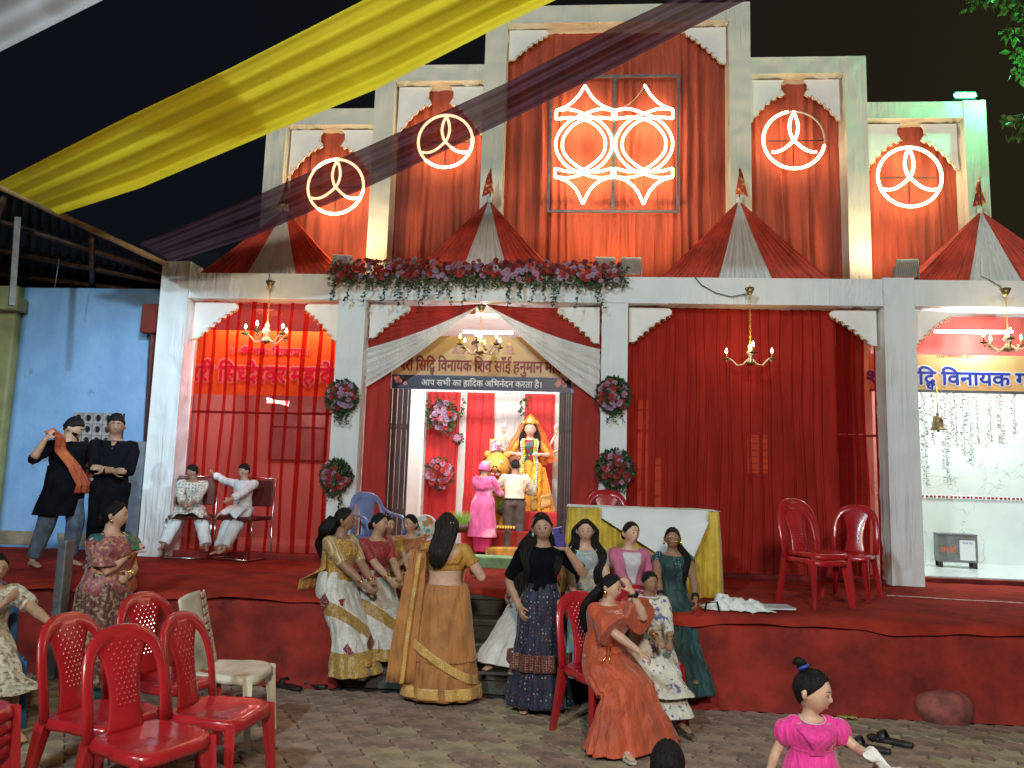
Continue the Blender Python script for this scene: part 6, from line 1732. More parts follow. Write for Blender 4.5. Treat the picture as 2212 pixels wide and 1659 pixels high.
M['rustborder'] = pattern('rust_printed_border', (.10, .025, .02), (.32, .16, .08), 60, 'voronoi', .3)
M['coral'] = mat('coral_gown', (.52, .085, .03), .62, .18, 6, .35, 120, sheen=.3)
M['silverwork'] = pattern('silver_embroidery', (.50, .10, .04), (.72, .66, .58), 95, 'voronoi', .33, .4)
M['floral'] = pattern('cream_floral_print', (.66, .62, .52), (.12, .13, .28), 24, 'blot', .40, .75, c3=(.36, .14, .22), soft=.02)
M['greydress'] = pattern('pale_blue_grey_dress', (.30, .36, .38), (.52, .52, .46), 16, 'blot', .46, .6, c3=(.5, .38, .15))
M['pinkcard'] = mat('dusty_pink_cardigan', (.52, .14, .24), .8, .12, 8, .3, 160)
M['plumcard'] = mat('plum_sleeve', (.20, .045, .08), .8, .12, 8, .3, 160)
M['whitelace'] = pattern('white_lace', (.62, .58, .60), (.32, .28, .32), 110, 'voronoi', .22, .7)
M['teal'] = mat('dark_teal_cloth', (.012, .055, .055), .65, .3, 7, .3, 120, sheen=.2)
M['tealemb'] = pattern('teal_sequin_bodice', (.015, .05, .06), (.35, .50, .52), 75, 'voronoi', .22, .4)
M['printkurta'] = pattern('grey_white_printed_kurta', (.58, .55, .47), (.20, .23, .20), 30, 'voronoi', .30, .8, soft=.12)
M['whitekurta'] = mat('white_cotton', (.66, .68, .68), .8, .08, 7, .3, 120)
M['jeans'] = mat('blue_grey_denim', (.10, .13, .18), .85, .3, 9, .4, 200)
M['scarf'] = mat('orange_red_scarf', (.30, .022, .02), .7, .2, 2.2, .2, 90, col2=(.44, .13, .03))
M['brocade'] = pattern('brown_brocade_saree', (.10, .035, .028), (.34, .24, .14), 38, 'blot', .46, .55, c3=(.20, .05, .06), soft=.05, sheen=.3)
M['mauve'] = pattern('mauve_gold_brocade', (.30, .08, .10), (.46, .24, .10), 34, 'blot', .45, .5, soft=.04, sheen=.3)
M['petrol'] = mat('teal_petticoat', (.02, .12, .13), .7, .2, 8)
M['creamprint'] = pattern('cream_gold_print_kurta', (.44, .38, .28), (.62, .56, .42), 26, 'blot', .5, .7, c3=(.2, .13, .06))
M['hotpink'] = mat('bright_pink_cotton', (.80, .04, .30), .75, .12, 8, .3, 140, sheen=.25)
M['rosesuit'] = pattern('rose_pink_tunic', (.66, .12, .30), (.85, .60, .68), 3.2, 'blot', .36, .7, soft=.08)
M['creamshirt'] = mat('cream_shirt', (.72, .66, .48), .75, .08, 8, .25, 120)
M['brownpants'] = mat('brown_grey_trousers', (.10, .075, .065), .7, .2, 9, .2, 120)
M['bluewhite'] = pattern('pale_blue_checked_cloth', (.60, .66, .74), (.34, .42, .60), 40, 'voronoi', .2)
M['whitecot'] = mat('white_cotton_skirt', (.62, .60, .56), .75, .1, 7, .3, 90)
M['redbrocade'] = pattern('red_gold_brocade', (.28, .02, .02), (.52, .30, .12), 50, 'voronoi', .26, .5)
M['watch'] = mat('black_watch', (.01, .01, .012), .25)
M['phone'] = mat('purple_phone_case', (.10, .07, .30), .3)
M['whiteshoe'] = mat('cream_sandal', (.52, .47, .38), .5); M['brownshoe'] = mat('brown_sandal', (.09, .06, .04), .6)

for _i, _k in enumerate(('amber', 'amber_b', 'goldwhite', 'goldblouse', 'goldpallu', 'maroonsar', 'mustard', 'rust', 'blackcl', 'navyprint', 'coral', 'floral', 'greydress', 'pinkcard', 'teal', 'tealemb', 'printkurta', 'whitekurta', 'jeans', 'scarf', 'brocade', 'mauve', 'creamprint', 'hotpink', 'rosesuit', 'creamshirt', 'brownpants', 'bluewhite', 'whitecot', 'redbrocade', 'saffron')):
    add_folds(M[_k], (17, 17, 3.0) if _k not in ('hotpink',) else (26, 26, 4), .3, .022, _i)
# ---- orange saree woman, back towards the camera
p, h = stand_at(950, 1512, 1101)
a = Person(p, 178, 'woman with her back turned in an amber saree with gold border', h, True, 'skin1', fat=1.16, lh=(.20, -.20, .93*1), rh=(-.22, -.20, .92), lel=(.7, .6, -.7), rel=(-.7, .6, -.7), head=(12, 8, 0), lf=(.09, .0, .06), rf=(-.09, .02, .06), headk=.98)
a.skirt('saree_skirt', M['amber'], hem=.035, flare=.30, t0=.26, pleat=.035, k=9, depth=.72, off=.018, folds=.018)
a.skirt('saree_overlay', M['amber'], hem=.30, flare=.262, t0=.25, pleat=.02, k=7, depth=.74, off=.026, folds=.012)
a.skirt('saree_border', M['zari'], hem=.012, flare=.315, t0=.25, pleat=.035, k=9, depth=.72, off=.012, folds=.014) if 0 else None
def border_ring(pp, m, z0, z1, r0, r1, depth, nm='border', k=9, am=.035, slant=0):
    c = (pp.an[1]+pp.an[-1])/2
    rings = [(V3(c.x, c.y-.01*pp.h, z0+(z1-z0)*t), V3(r0+(r1-r0)*t, 0, slant), V3(0, (r0+(r1-r0)*t)*depth, 0), am, k) for t in (0, .33, .66, 1)]
    o = shell(MB(), rings, 96, 2, False, pp.h*11).build(nm, m, pp.o, solid=.002); crease(o, .012, 8, int(pp.h*50), (1, 1, .22)); return o
border_ring(a, M['zari'], .05, .13, .312, .300, .73, 'hem_border')
border_ring(a, M['zari'], .29, .36, .278, .270, .75, 'overlay_border', 7, .02, .16)
a.garment('blouse', M['amber_b'], .50, .70, .007, .30, folds=.003, loose=.004)
# shoulder pieces that leave the deep back open
for sd in (1, -1):
    pts = [a.surf(.66, sd*x, .008) for x in (0,)]
    w = .05
    MB().grid(lambda u, v: a.surf(.62+.34*math.sin(PI*u), sd*((150-118*u) if 1 else 0)*(1 if u < 1 else 1)+sd*(v-.5)*34, .010), 20, 5).build('blouse_strap', M['amber_b'], a.o, solid=.003)
a.drape('front_drape', M['amber'], [(.1, -60, .25), (.45, -25, .25), (.75, 15, .24), (.93, 62, .16), (.93, 118, .14)], .2, off=.018)
tail = [((.185, .10, 1.18), (.10, .03, 0)), ((.20, .135, .95), (.15, .03, 0)), ((.225, .155, .70), (.17, .03, 0)), ((.25, .165, .45), (.19, .03, 0)), ((.27, .17, .16), (.21, .03, 0))]
tail = [((x*-1 if 0 else x, y, z*h/1.5), w) for (x, y, z), w in tail]
a.drape('pallu', M['amber'], [(.93, 100, .12), (.90, 128, .13), (.82, 138, .14)], .2, off=.02, tail=tail, nv=14, fold=.008)
MB().grid(lambda u, v: (.165+.012*v+.105*v-.03*v*v+.032*(u-.5)-.0, .15+.035*v+.012+.006*math.sin(v*20), (1.16-1.0*v)*h/1.5), 3, 30).build('pallu_border', M['zari'], a.o, solid=.003)
a.hair('open', vol=1.2)
a.locks([a.HP((0, .5*a.hr, .75*a.hr)), a.HP((0, .98*a.hr, .1*a.hr)), a.HP((.05*a.hr, 1.0*a.hr, -.8*a.hr)), a.surf(.86, 175, .05), a.surf(.66, 168, .045), a.surf(.54, 165, .03)], .088, .045, 'hairb')
MB().box((-.028, -.008, -.012), (.028, .008, .012), Matrix.Translation(a.HP((-.25*a.hr, 1.22*a.hr, .05*a.hr)))).build('hair_clip', M['tinsel'], a.o, smooth=False)
for sd in (1, -1): a.bangles(sd)
a.sandal(1, M['black']); a.sandal(-1, M['black'])

# ---- girl with phone
p, h = stand_at(1163, 1532, 1106)
a = Person(p, 6, 'girl in black top and navy printed skirt standing and holding up a purple phone', h, True, 'skin2', fat=.93, lh=(.165, -.20, .86*h/1.05), rh=(-.17, -.05, .74), lel=(.6, .5, -.9), rel=(-.5, .6, 0), head=(-4, 2, -7), curl=(.75, .3), lpn=(-.6, .5, 0))
a.skirt('skirt', M['navyprint'], hem=.05, flare=.235, t0=.36, pleat=.075, k=12, depth=.85, off=.012)
border_ring(a, M['rustborder'], .30, .42, .226, .218, .85, 'skirt_border', 12, .07)
a.garment('top', M['blackcl'], .22, .985, .011, .48, folds=.006, loose=.008)
a.hair('long')
a.locks([a.HP((.1*a.hr, .4*a.hr, .5*a.hr)), a.HP((-.3*a.hr, .7*a.hr, -.6*a.hr)), a.surf(.9, -140, .03), a.surf(.6, -115, .03), a.surf(.2, -100, .035), a.surf(-.10, -95, .035)], .075, .035)
a.locks([a.HP((.62*a.hr, .25*a.hr, .3*a.hr)), a.HP((.74*a.hr, .15*a.hr, -.7*a.hr)), a.surf(.88, 48, .03), a.surf(.6, 42, .03), a.surf(.42, 44, .03)], .034, .018)
a.locks([a.HP((-.62*a.hr, .25*a.hr, .3*a.hr)), a.HP((-.74*a.hr, .15*a.hr, -.7*a.hr)), a.surf(.9, -60, .02), a.surf(.6, -56, .02), a.surf(.3, -60, .02)], .042, .022)
for sd in (1, -1): a.earring(sd, 'tinsel', .012)
MB().box((-.052, -.05, .46-.46), (.0, -.042, .02)).v
ph = a.wr[1]+a.hd[1]*.085
mp_ = Matrix.Translation(ph+V3(-.012, -.022, .025)) @ Matrix.Rotation(math.radians(-14), 4, 'Y') @ Matrix.Rotation(math.radians(8), 4, 'X')
phn = empty('phone', tuple(p), math.radians(6), 'purple phone held up by the girl in the black top', 'phone')
MB().box((-.036, -.004, -.075), (.036, .005, .075), mp_).build('case', M['phone'], phn, smooth=False, bevel=.004)
MB().box((-.032, .0052, -.070), (.032, .0062, .070), mp_).build('screen', M['black'], phn, smooth=False)
MB().ball(mp_ @ V3(.018, -.006, .055), .008, 8, 6).ball(mp_ @ V3(.018, -.006, .035), .008, 8, 6).build('camera_lens', M['black'], phn)

# ---- woman behind her, seated on the stage edge, white skirt with red brocade hem
p, h = seat_at(1168, 1280, 6.45, 1102, PZ, .53)
a = Person(p, -22, 'woman in white skirt and red brocade mostly hidden behind the girl with the phone', h, True, 'skin2', fat=1.05, hip=(0, 0, PZ+.08), lf=(.04, -.50, .30), rf=(-.13, -.48, .30), lk=(0, -1, .6), rk=(0, -1, .6), lh=(.04, -.40, .70), rh=(-.14, -.43, .64), head=(-15, 0, 0))
a.lap('skirt', M['whitecot'], hem=.30, flare=.15, t0=.3, pleat=.05, wide=.02)
a.garment('blouse', M['whitecot'], .2, .98, .012, .35)
a.drape('dupatta', M['redbrocade'], [(.1, 60, .25), (.5, 40, .2), (.93, 50, .14), (.95, 120, .12)], .2, off=.024)
MB().box((-.11, -.53, .50), (.10, -.42, .78)).build('shawl_fold', M['redbrocade'], a.o, bevel=.04) if 0 else None
a.hair('bun')

# ---- seated woman in coral gown
def chair_at(px, py, z, rz, label, floor=0, scale=1):
    q = aZ(px, py, z+floor); R_ = Matrix.Rotation(math.radians(rz), 3, 'Z')
    off = R_ @ V3(0, .272*scale, 0); return chcopy((q.x-off.x, q.y-off.y, floor), math.radians(rz), label, scale)
hx = aZ(1308, 1452, .45)
L0 = V3(hx.x+.01, hx.y+.13, 0)
tz = aY(1312, 1232, L0.y+.02).z; h = (tz-.44)/.535
a = Person(L0, 38, 'woman seated in a flowing coral gown holding one hand over her mouth', h, True, 'skin1', fat=1.28, hip=(0, .02, .515), lean=(0, .10), lf=(.18, -.30, .07), rf=(-.14, -.31, .07), lk=(.35, -1, .8), rk=(-.35, -1, .8),
           lh=(.05, -.185, .955), rh=(.0, -.34, .60), lel=(.5, -.2, -1), rel=(-.8, .2, -.3), head=(16, 8, 0), curl=(.15, .25), lpn=(-.3, 1, .2), rpn=(0, -.1, -1), headk=1.0)
a.lap('gown_skirt', M['coral'], hem=.03, flare=.165, t0=.42, pleat=.06, k=13, wide=.02, folds=.022, back=.06)
a.garment('gown_top', M['coral'], .25, .985, .014, .48, .50, loose=.085, folds=.012, ff=9)
MB().grid(lambda u, v: a.surf(.50+.44*v, (u-.5)*(52+30*(1-abs(2*v-1))), .0195), 14, 16).build('yoke', M['silverwork'], a.o, solid=.003)
a.hair('bun', vol=1.05)
a.locks([a.HP((0, .8*a.hr, 0)), a.HP((-.2*a.hr, 1.1*a.hr, -.8*a.hr)), a.surf(.85, -150, .04), a.surf(.55, -150, .04), a.surf(.35, -150, .03)], .05, .035)
a.earring(-1, 'goldj', .018); a.earring(1, 'goldj', .018)
a.bead_ring('watch_strap', M['watch'], a.wr[1].lerp(a.el[1], .08), .0235*h, a.hd[1], .010, 20)
MB().ball(a.wr[1].lerp(a.el[1], .08)+V3(0, -.028*h, 0), .020, 12, 6, (1, .45, 1)).build('watch_face', M['watch'], a.o)
for t in (0, 1):
    MB().tube([a.surf(.3, -20-8*t, .03), a.surf(.12, -24-6*t, .05), a.surf(.02, -22-16*t, .07)], .004, 6).build('gold_cord', M['goldj'], a.o)
a.sandal(1, M['whiteshoe']); a.sandal(-1, M['whiteshoe'])
R_ = Matrix.Rotation(math.radians(34), 3, 'Z'); q = L0+R_ @ V3(0, .06, 0)
chcopy((q.x, q.y, 0), math.radians(34), 'red plastic chair under the woman in the coral gown')

# ---- woman in floral kurta
hx = aZ(1400, 1425, .45); L0 = V3(hx.x+.02, hx.y+.12, 0)
tz = aY(1398, 1234, L0.y).z; h = (tz-.44)/.535
a = Person(L0, 12, 'older woman seated in a cream floral print tunic with hands folded in her lap', h, True, 'skin3', fat=1.15, hip=(0, .02, .525), lf=(.12, -.34, .07), rf=(-.06, -.34, .07), lk=(.15, -1, .8), rk=(-.1, -1, .8), lh=(.05, -.30, .60), rh=(-.03, -.33, .60), head=(8, 4, 0), curl=(.6, .6), lpn=(-.6, .3, -.7), rpn=(.6, .3, -.7))
a.lap('trousers', M['floral'], hem=.14, flare=.09, t0=.3, pleat=.02, k=7, wide=.0, off=.012)
a.lap('tunic_skirt', M['floral'], hem=.27, flare=.075, t0=.5, pleat=.025, k=7, wide=.008, off=.02)
a.garment('tunic', M['floral'], .2, .985, .014, .82, folds=.008)
a.hair('bun')
for sd in (1, -1): a.bangles(sd, n=2)
MB().tube([a.surf(1.01, x, .018) for x in range(-170, 190, 20)], .008, 6, cap=False).build('collar', M['whitecot'], a.o)
for t in (.9, .8, .7): MB().ball(a.surf(t, 0, .02), .008, 8, 5).build('button', M['goldj'], a.o)
a.sandal(1, M['brownshoe']); a.sandal(-1, M['brownshoe'])
R_ = Matrix.Rotation(math.radians(14), 3, 'Z'); q = L0+R_ @ V3(0, .06, 0)
chcopy((q.x, q.y, 0), math.radians(14), 'red plastic chair under the woman in the floral tunic')

# ---- three girls on the edge of the stage
p, h = seat_at(1262, 1285, 6.35, 1117, PZ)
a = Person(p, 6, 'girl with very long black hair and pale grey blue dress seated on the stage', h, True, 'skin1', fat=.95, hip=(0, 0, PZ+.08), lf=(.09, -.36, .34), rf=(-.09, -.36, .34), lk=(0, -1, .6), rk=(0, -1, .6), lh=(.15, -.28, PZ+.12), rh=(-.11, -.30, PZ+.10), head=(-6, 3, 0), curl=(.3, .3), rpn=(0, 0, -1), lpn=(0, 0, -1))
a.lap('skirt', M['greydress'], hem=.25, flare=.2, t0=.45, pleat=.05, k=11, wide=.02)
a.garment('bodice', M['greydress'], .3, .93, .010, .30)
a.hair('long')
for sd in (1, -1):
    a.locks([a.HP((sd*.2*a.hr, .3*a.hr, .75*a.hr)), a.HP((sd*.70*a.hr, .25*a.hr, -.1*a.hr)), a.HP((sd*.76*a.hr, .15*a.hr, -1.1*a.hr)), a.surf(.85, sd*58, .018), a.surf(.55, sd*48, .02), a.surf(.25, sd*46, .025), a.surf(.05, sd*50, .03)], .050, .022, seed=sd+3)
a.necklace('tinsel', .86); a.bangles(1, 'tinsel', 3)
p, h = seat_at(1356, 1285, 6.42, 1124, PZ)
a = Person(p, 10, 'girl with hair tied back in dusty pink cardigan over white lace top', h, True, 'skin1', fat=1.0, hip=(0, 0, PZ+.08), lean=(.02, .03), lf=(.09, -.36, .34), rf=(-.09, -.36, .34), lk=(0, -1, .6), rk=(0, -1, .6), lh=(.20, -.20, PZ+.09), rh=(-.04, -.32, PZ+.14), head=(18, -3, 3), curl=(.3, .3))
a.lap('trousers', M['blackcl'], hem=.25, flare=.08, t0=.2, pleat=.02, k=8)
a.garment('cardigan', M['pinkcard'], .05, .97, .013, .85, .85)
MB().grid(lambda u, v: a.surf(.28+.66*v, (u-.5)*(30+34*v), .022), 10, 16).build('lace_panel', M['whitelace'], a.o, solid=.002)
a.hair('bun')
p, h = seat_at(1452, 1290, 6.38, 1137, PZ)
a = Person(p, -4, 'girl with round glasses and braid in a dark teal dress on the stage edge', h, True, 'skin3', fat=.92, hip=(0, 0, PZ+.08), lf=(.13, -.38, .20), rf=(.0, -.40, .20), lk=(.1, -1, .6), rk=(0, -1, .6), lh=(.16, -.30, PZ+.10), rh=(-.10, -.32, PZ+.10), lel=(.7, .4, -.4), head=(-2, 4, 0), curl=(.4, .4))
a.lap('dress_skirt', M['teal'], hem=.14, flare=.15, t0=.45, pleat=.06, k=9, wide=.01)
a.garment('bodice', M['tealemb'], .2, .93, .010, .12)
a.drape('dupatta', M['teal'], [(.2, -50, .3), (.6, -50, .25), (.93, -60, .2), (.95, -120, .15)], .2, off=.024)
a.hair('braid')
a.locks([a.HP((.4*a.hr, .8*a.hr, -.2*a.hr)), a.HP((.85*a.hr, .4*a.hr, -1.0*a.hr)), a.surf(.9, 50, .03), a.surf(.6, 42, .035), a.surf(.3, 42, .035)], .026, .022, seed=4)
for sd in (1, -1):
    a.earring(sd, 'goldj', .015)
    c = a.fpt(sd*.30, .03, .10); q = [c+a.HM @ V3(.26*a.hr*math.cos(t*PI/8), 0, .24*a.hr*math.sin(t*PI/8)) for t in range(17)]
    MB().tube(q, .0022, 5, cap=False).build('glasses_rim', M['goldj'], a.o)
for sd in (1, -1): a.bangles(sd, 'black', 4)
bg = empty('handbag', (p.x+.28, p.y-.17, PZ-.12), 0, 'black handbag hanging beside the girl with glasses', 'handbag')
MB().ball((0, 0, 0), .11, 14, 10, (1.05, .55, 1.1)).build('bag_body', M['blackcl'], bg)
MB().tube([(-.06, 0, .09), (-.04, 0, .20), (.04, 0, .21), (.07, 0, .09)], .008, 6).build('bag_strap', M['blackcl'], bg)
MB().box((-.05, -.068, -.08), (.05, -.06, -.055)).build('sequin_trim', M['goldj'], bg)

# ---- women at the left of the stairs
p, h = seat_at(722, 1275, 6.32, 1093, PZ)
a = Person(p, 64, 'woman seated on the stage corner in a white and gold saree', h, True, 'skin3', fat=1.08, hip=(0, 0, PZ+.085), lean=(0, .10), lf=(.06, -.40, .07), rf=(-.10, -.36, .07), lk=(0, -1, .5), rk=(-.1, -1, .5), lh=(.06, -.37, PZ+.10), rh=(-.02, -.38, PZ+.08), rel=(-.7, .4, -.6), head=(32, -3, 0), curl=(.4, .4))
a.lap('saree_skirt', M['goldwhite'], hem=.13, flare=.15, t0=.3, pleat=.05, k=9, wide=.015, off=.02, folds=.016)
def lap_band(pp, m, f0, f1, w, nm='hem_border'):
    K_ = (pp.kn[1]+pp.kn[-1])/2; A_ = (pp.an[1]+pp.an[-1])/2
    rings = []
    for f in (0, .5, 1):
        t = f0+(f1-f0)*f; c = K_.lerp(A_, t); rings.append((c, pp.ps*w, V3(0, w*.82, 0), .04, 9))
    o = shell(MB(), rings, 96, 2, False, pp.h*5).build(nm, m, pp.o, solid=.002); return o
a.garment('blouse', M['goldblouse'], .5, .95, .009, .48, loose=.004, folds=.003)
a.drape('pallu', M['goldpallu'], [(.05, 20, .35), (.45, -5, .3), (.80, -30, .26), (.96, -62, .2), (.95, -120, .2), (.7, -150, .24), (.35, -150, .28)], .2, off=.026, tail=[(a.surf(.1, -150, .09), a.ss*.20), (a.surf(-.12, -148, .12), a.ss*.2)], fold=.006)
MB().grid(lambda u, v: (a.kn[1].lerp(a.an[1], v*.8+.02)+V3(.075+.02*v, -.095-.015*math.sin(v*9), 0)+V3(-.09*u, -.01, 0)), 4, 22).build('gold_border', M['goldpallu'], a.o, solid=.004) if 0 else None
K_ = (a.kn[1]+a.kn[-1])/2; A_ = (a.an[1]+a.an[-1])/2
lap_band(a, M['goldpallu'], .78, .99, .178)
M['patch'] = pattern('maroon_gold_patch', (.20, .03, .06), (.60, .42, .12), 70, 'voronoi', .3)
for (f, dx, dy) in ((.62, -.15, -.06), (.45, .02, -.135), (.64, .10, -.125), (-.5, -.165, .02)):
    if f > 0: c = K_.lerp(A_, f)+V3(dx, dy, 0)
    else: c = a.hip.lerp(K_, .45)+V3(-.175, 0, .02)
    nrm = V3(dx, dy, 0).normalized() if f > 0 else V3(-1, 0, 0); s1 = nrm.cross(V3(0, 0, 1))
    MB().add([c+nrm*.02+V3(0, 0, .07), c+nrm*.02+s1*.055, c+nrm*.02+V3(0, 0, -.07), c+nrm*.02-s1*.055], [(0, 1, 2, 3)]).build('woven_patch', M['patch'], a.o, smooth=False, solid=.004)
a.hair('bun', vol=1.1)
a.locks([a.HP((-.2*a.hr, .8*a.hr, .2*a.hr)), a.HP((-.3*a.hr, 1.25*a.hr, -.5*a.hr)), a.surf(.95, 178, .09), a.surf(.7, 180, .11), a.surf(.5, 180, .09)], .085, .075)
for sd in (1, -1): a.bangles(sd, 'goldj', 3); a.earring(sd, 'goldj', .012)
a.sandal(1, M['brownshoe']); a.sandal(-1, M['brownshoe'])

p, h = seat_at(800, 1275, 6.62, 1105, PZ)
a = Person(p, 48, 'woman with bindi seated in a dotted maroon saree beside the woman in white and gold', h, True, 'skin2', fat=1.08, hip=(0, 0, PZ+.085), lean=(0, .14), lf=(.08, -.42, .16), rf=(-.08, -.42, .16), lk=(0, -1, .6), rk=(0, -1, .6), lh=(.05, -.36, PZ+.12), rh=(-.05, -.38, PZ+.12), head=(22, 2, 0))
a.lap('saree_skirt', M['goldwhite'], hem=.22, flare=.17, t0=.3, pleat=.05, k=9, wide=.02, off=.02, folds=.016)
lap_band(a, M['goldpallu'], .8, .97, .19)
a.garment('blouse', M['maroonsar'], .5, .95, .010, .45)
a.drape('pallu', M['maroonsar'], [(.05, -60, .4), (.4, -25, .4), (.80, 20, .34), (.96, 60, .2), (.9, 120, .2)], .2, off=.024)
a.hair('bun'); a.bindi(); a.bangles(-1)
p, h = seat_at(836, 1262, 6.95, 1114, PZ)
a = Person(p, 40, 'woman seated in a mustard saree, her face showing just behind the maroon saree woman', h, True, 'skin2', fat=1.05, hip=(0, 0, PZ+.085), lean=(-.10, .05), lf=(.08, -.40, .36), rf=(-.08, -.40, .36), lk=(0, -1, .8), rk=(0, -1, .8), lh=(.05, -.34, PZ+.14), rh=(-.05, -.36, PZ+.12), head=(10, 0, 0))
a.lap('saree_skirt', M['mustard'], hem=.30, flare=.15, t0=.3, pleat=.05, wide=.02)
a.garment('blouse', M['mustard'], .3, .96, .012, .4)
a.drape('pallu', M['mustard'], [(.05, -60, .4), (.4, -25, .4), (.80, 20, .34), (.96, 60, .2), (.9, 120, .2)], .2, off=.024)
a.hair('bun'); a.bindi(); a.bangles(-1)
p, h = seat_at(886, 1255, 7.05, 1110, PZ)
a = Person(p, -18, 'woman in a rust coloured saree seated at the head of the stairs', h, True, 'skin2', fat=1.06, hip=(0, 0, PZ+.085), lean=(0, .06), lf=(.08, -.40, .36), rf=(-.08, -.40, .36), lk=(0, -1, .8), rk=(0, -1, .8), lh=(-.02, -.34, PZ+.16), rh=(-.06, -.34, PZ+.16), lel=(.8, .2, -.5), rel=(-.8, .2, -.5), head=(-6, 4, 0))
a.lap('saree_skirt', M['rust'], hem=.30, flare=.15, t0=.3, pleat=.05, wide=.02)
a.garment('blouse', M['rust'], .3, .96, .011, .35)
a.drape('pallu', M['rust'], [(.05, -60, .4), (.4, -25, .4), (.80, 20, .34), (.96, 60, .2), (.9, 120, .2)], .2, off=.024)
a.hair('bun'); a.necklace(); a.earring(-1)

# ---- seated youths
def metal_chair(loc, rz, label):
    o_ = empty('metal_chair', loc, math.radians(rz), label, 'chair', 'steel framed chairs on the stage')
    ch = mat('chrome', (.6, .6, .6), .2, .05, 10, metal=1) if 'chrome' not in M else M['chrome']; M['chrome'] = ch
    MB().box((-.22, -.21, .43), (.22, .21, .475)).build('seat', M['maroon'], o_, smooth=False, bevel=.015)
    MB().box((-.21, .20, .58), (.21, .225, .88)).build('backrest', M['maroon'], o_, smooth=False, bevel=.01)
    for s in (-1, 1):
        MB().tube([(s*.23, -.20, .44), (s*.23, -.19, .30), (s*.23, -.22, .02), (s*.23, -.19, .012), (s*.23, .20, .012), (s*.23, .23, .03), (s*.23, .205, .42), (s*.23, .235, .90)], .011, 8).build('frame_tube', ch, o_)
    MB().tube([(-.23, .235, .90), (.23, .235, .90)], .011, 8).build('top_bar', ch, o_)
    MB().tube([(-.23, -.20, .012), (.23, -.20, .012)], .010, 8).build('foot_bar', ch, o_)
    return o_
Z1 = PZ+.012
q = aZ(403, 1205, Z1); L0 = V3(q.x, q.y+.02, Z1); tz = aY(408, 1006, L0.y).z; h = (tz-Z1-.46)/.525
metal_chair(tuple(L0+V3(.0, .02, 0)), 20, 'steel framed chair with dark red seat under the young man in the printed kurta')
a = Person(L0, 20, 'young man in a grey and white printed kurta seated leaning forward on a chair', h, False, 'skin3', hip=(0, .02, .55), lean=(0, .30), lf=(.24, -.32, .08), rf=(-.26, -.32, .08), lk=(.6, -1, .9), rk=(-.6, -1, .9), lh=(.03, -.42, .56), rh=(-.03, -.40, .54), lel=(.9, .1, -.5), rel=(-.9, .1, -.5), head=(-62, 6, 0), curl=(.6, .6), vox=.010)
a.trousers('trousers', M['whitekurta'], .97, loose=.022, folds=.010)
a.garment('kurta', M['printkurta'], .0, .985, .016, .9, loose=.012, folds=.012)
a.lap('kurta_tail', M['printkurta'], hem=.42, flare=.08, t0=.3, pleat=.02, k=7, off=.02) if 0 else None
MB().grid(lambda u, v: V3(-.16+.32*u, -.05-.26*v, .595-.05*abs(2*u-1)**2-.09*v**3+.012*math.sin(u*14+v*5)), 16, 10).build('kurta_tail', M['printkurta'], a.o, solid=.004)
a.hair('quiff')
q = aZ(508, 1208, Z1); L0 = V3(q.x+.02, q.y+.02, Z1); tz = aY(515, 1004, L0.y).z; h = (tz-Z1-.46)/.535
metal_chair(tuple(L0+V3(.03, .02, 0)), -10, 'steel framed chair with dark red backrest under the boy in white')
a = Person(L0, -10, 'boy in a white kurta seated on a chair resting an arm on his neighbour', h, False, 'skin2', hip=(0, .02, .55), lf=(.02, -.36, .08), rf=(-.04, -.30, .12), lk=(.2, -1, .9), rk=(-.1, -1, .9), lh=(.04, -.34, .64), rh=(-.46, .10, .93), lel=(.9, .1, -.5), rel=(-.2, .3, -1), head=(-22, 4, 0), fat=.92, vox=.010)
a.trousers('trousers', M['whitekurta'], .95, loose=.02, folds=.010)
a.garment('kurta', M['whitekurta'], .0, 1.0, .014, .92, loose=.01, folds=.010)
MB().grid(lambda u, v: V3(-.13+.26*u, -.04-.24*v, .60-.05*abs(2*u-1)**2-.09*v**3+.012*math.sin(u*14+v*5)), 16, 10).build('kurta_tail', M['whitekurta'], a.o, solid=.004)
a.hair('quiff')

# ---- two standing men in black
p, h = stand_at(122, 1226, 897, Z1)
a = Person(p, 66, 'bearded man in a black kurta and jeans standing and lifting an orange red scarf', h, False, 'skin2', fat=1.10, lh=(.19, -.02, .78), rh=(-.33, -.16, 1.32*h/1.6), rel=(-.6, .2, -1), lel=(.6, .5, 0), lf=(.10, -.02, .08), rf=(-.18, .10, .08), head=(38, 22, 0), curl=(.5, .8), vox=.010)
a.trousers('jeans', M['jeans'], .97)
a.garment('kurta', M['blackcl'], .0, 1.0, .016, .60, folds=.010)
a.skirt('kurta_tail', M['blackcl'], hem=.50, flare=.20, t0=.45, pleat=.03, k=6, off=.036, depth=.9)
MB().grid(lambda u, v: a.HP(a.hloc((math.sin(1.2*(u-.5)*2)*math.sqrt(1-(-.2-.62*v)**2), -math.cos(1.2*(u-.5)*2)*math.sqrt(1-(-.2-.62*v)**2)*1.0, -.2-.62*v))*(1.0+.05)) if not (abs(u-.5) < .17 and v < .55) else a.HP(a.hloc((math.sin(1.2*(u-.5)*2)*math.sqrt(1-(-.2-.62*v)**2), -math.cos(1.2*(u-.5)*2)*math.sqrt(1-(-.2-.62*v)**2), -.2-.62*v))*.93), 20, 12).build('beard', M['hair'], a.o)
a.hair('quiff')
w = a.wr[-1]+a.hd[-1]*.05
sh_ = a.surf(.98, -40, .05)
mb = MB()
path = [w+V3(0, 0, .05), w.lerp(sh_, .45)+V3(.02, -.05, .0), a.surf(.80, -38, .07), a.surf(.45, -10, .08), a.surf(.05, 14, .09), a.surf(-.15, 24, .10)]
cat_ = []
for i in range(len(path)-1):
    for k in range(5): cat_.append(path[i].lerp(path[i+1], k/5))
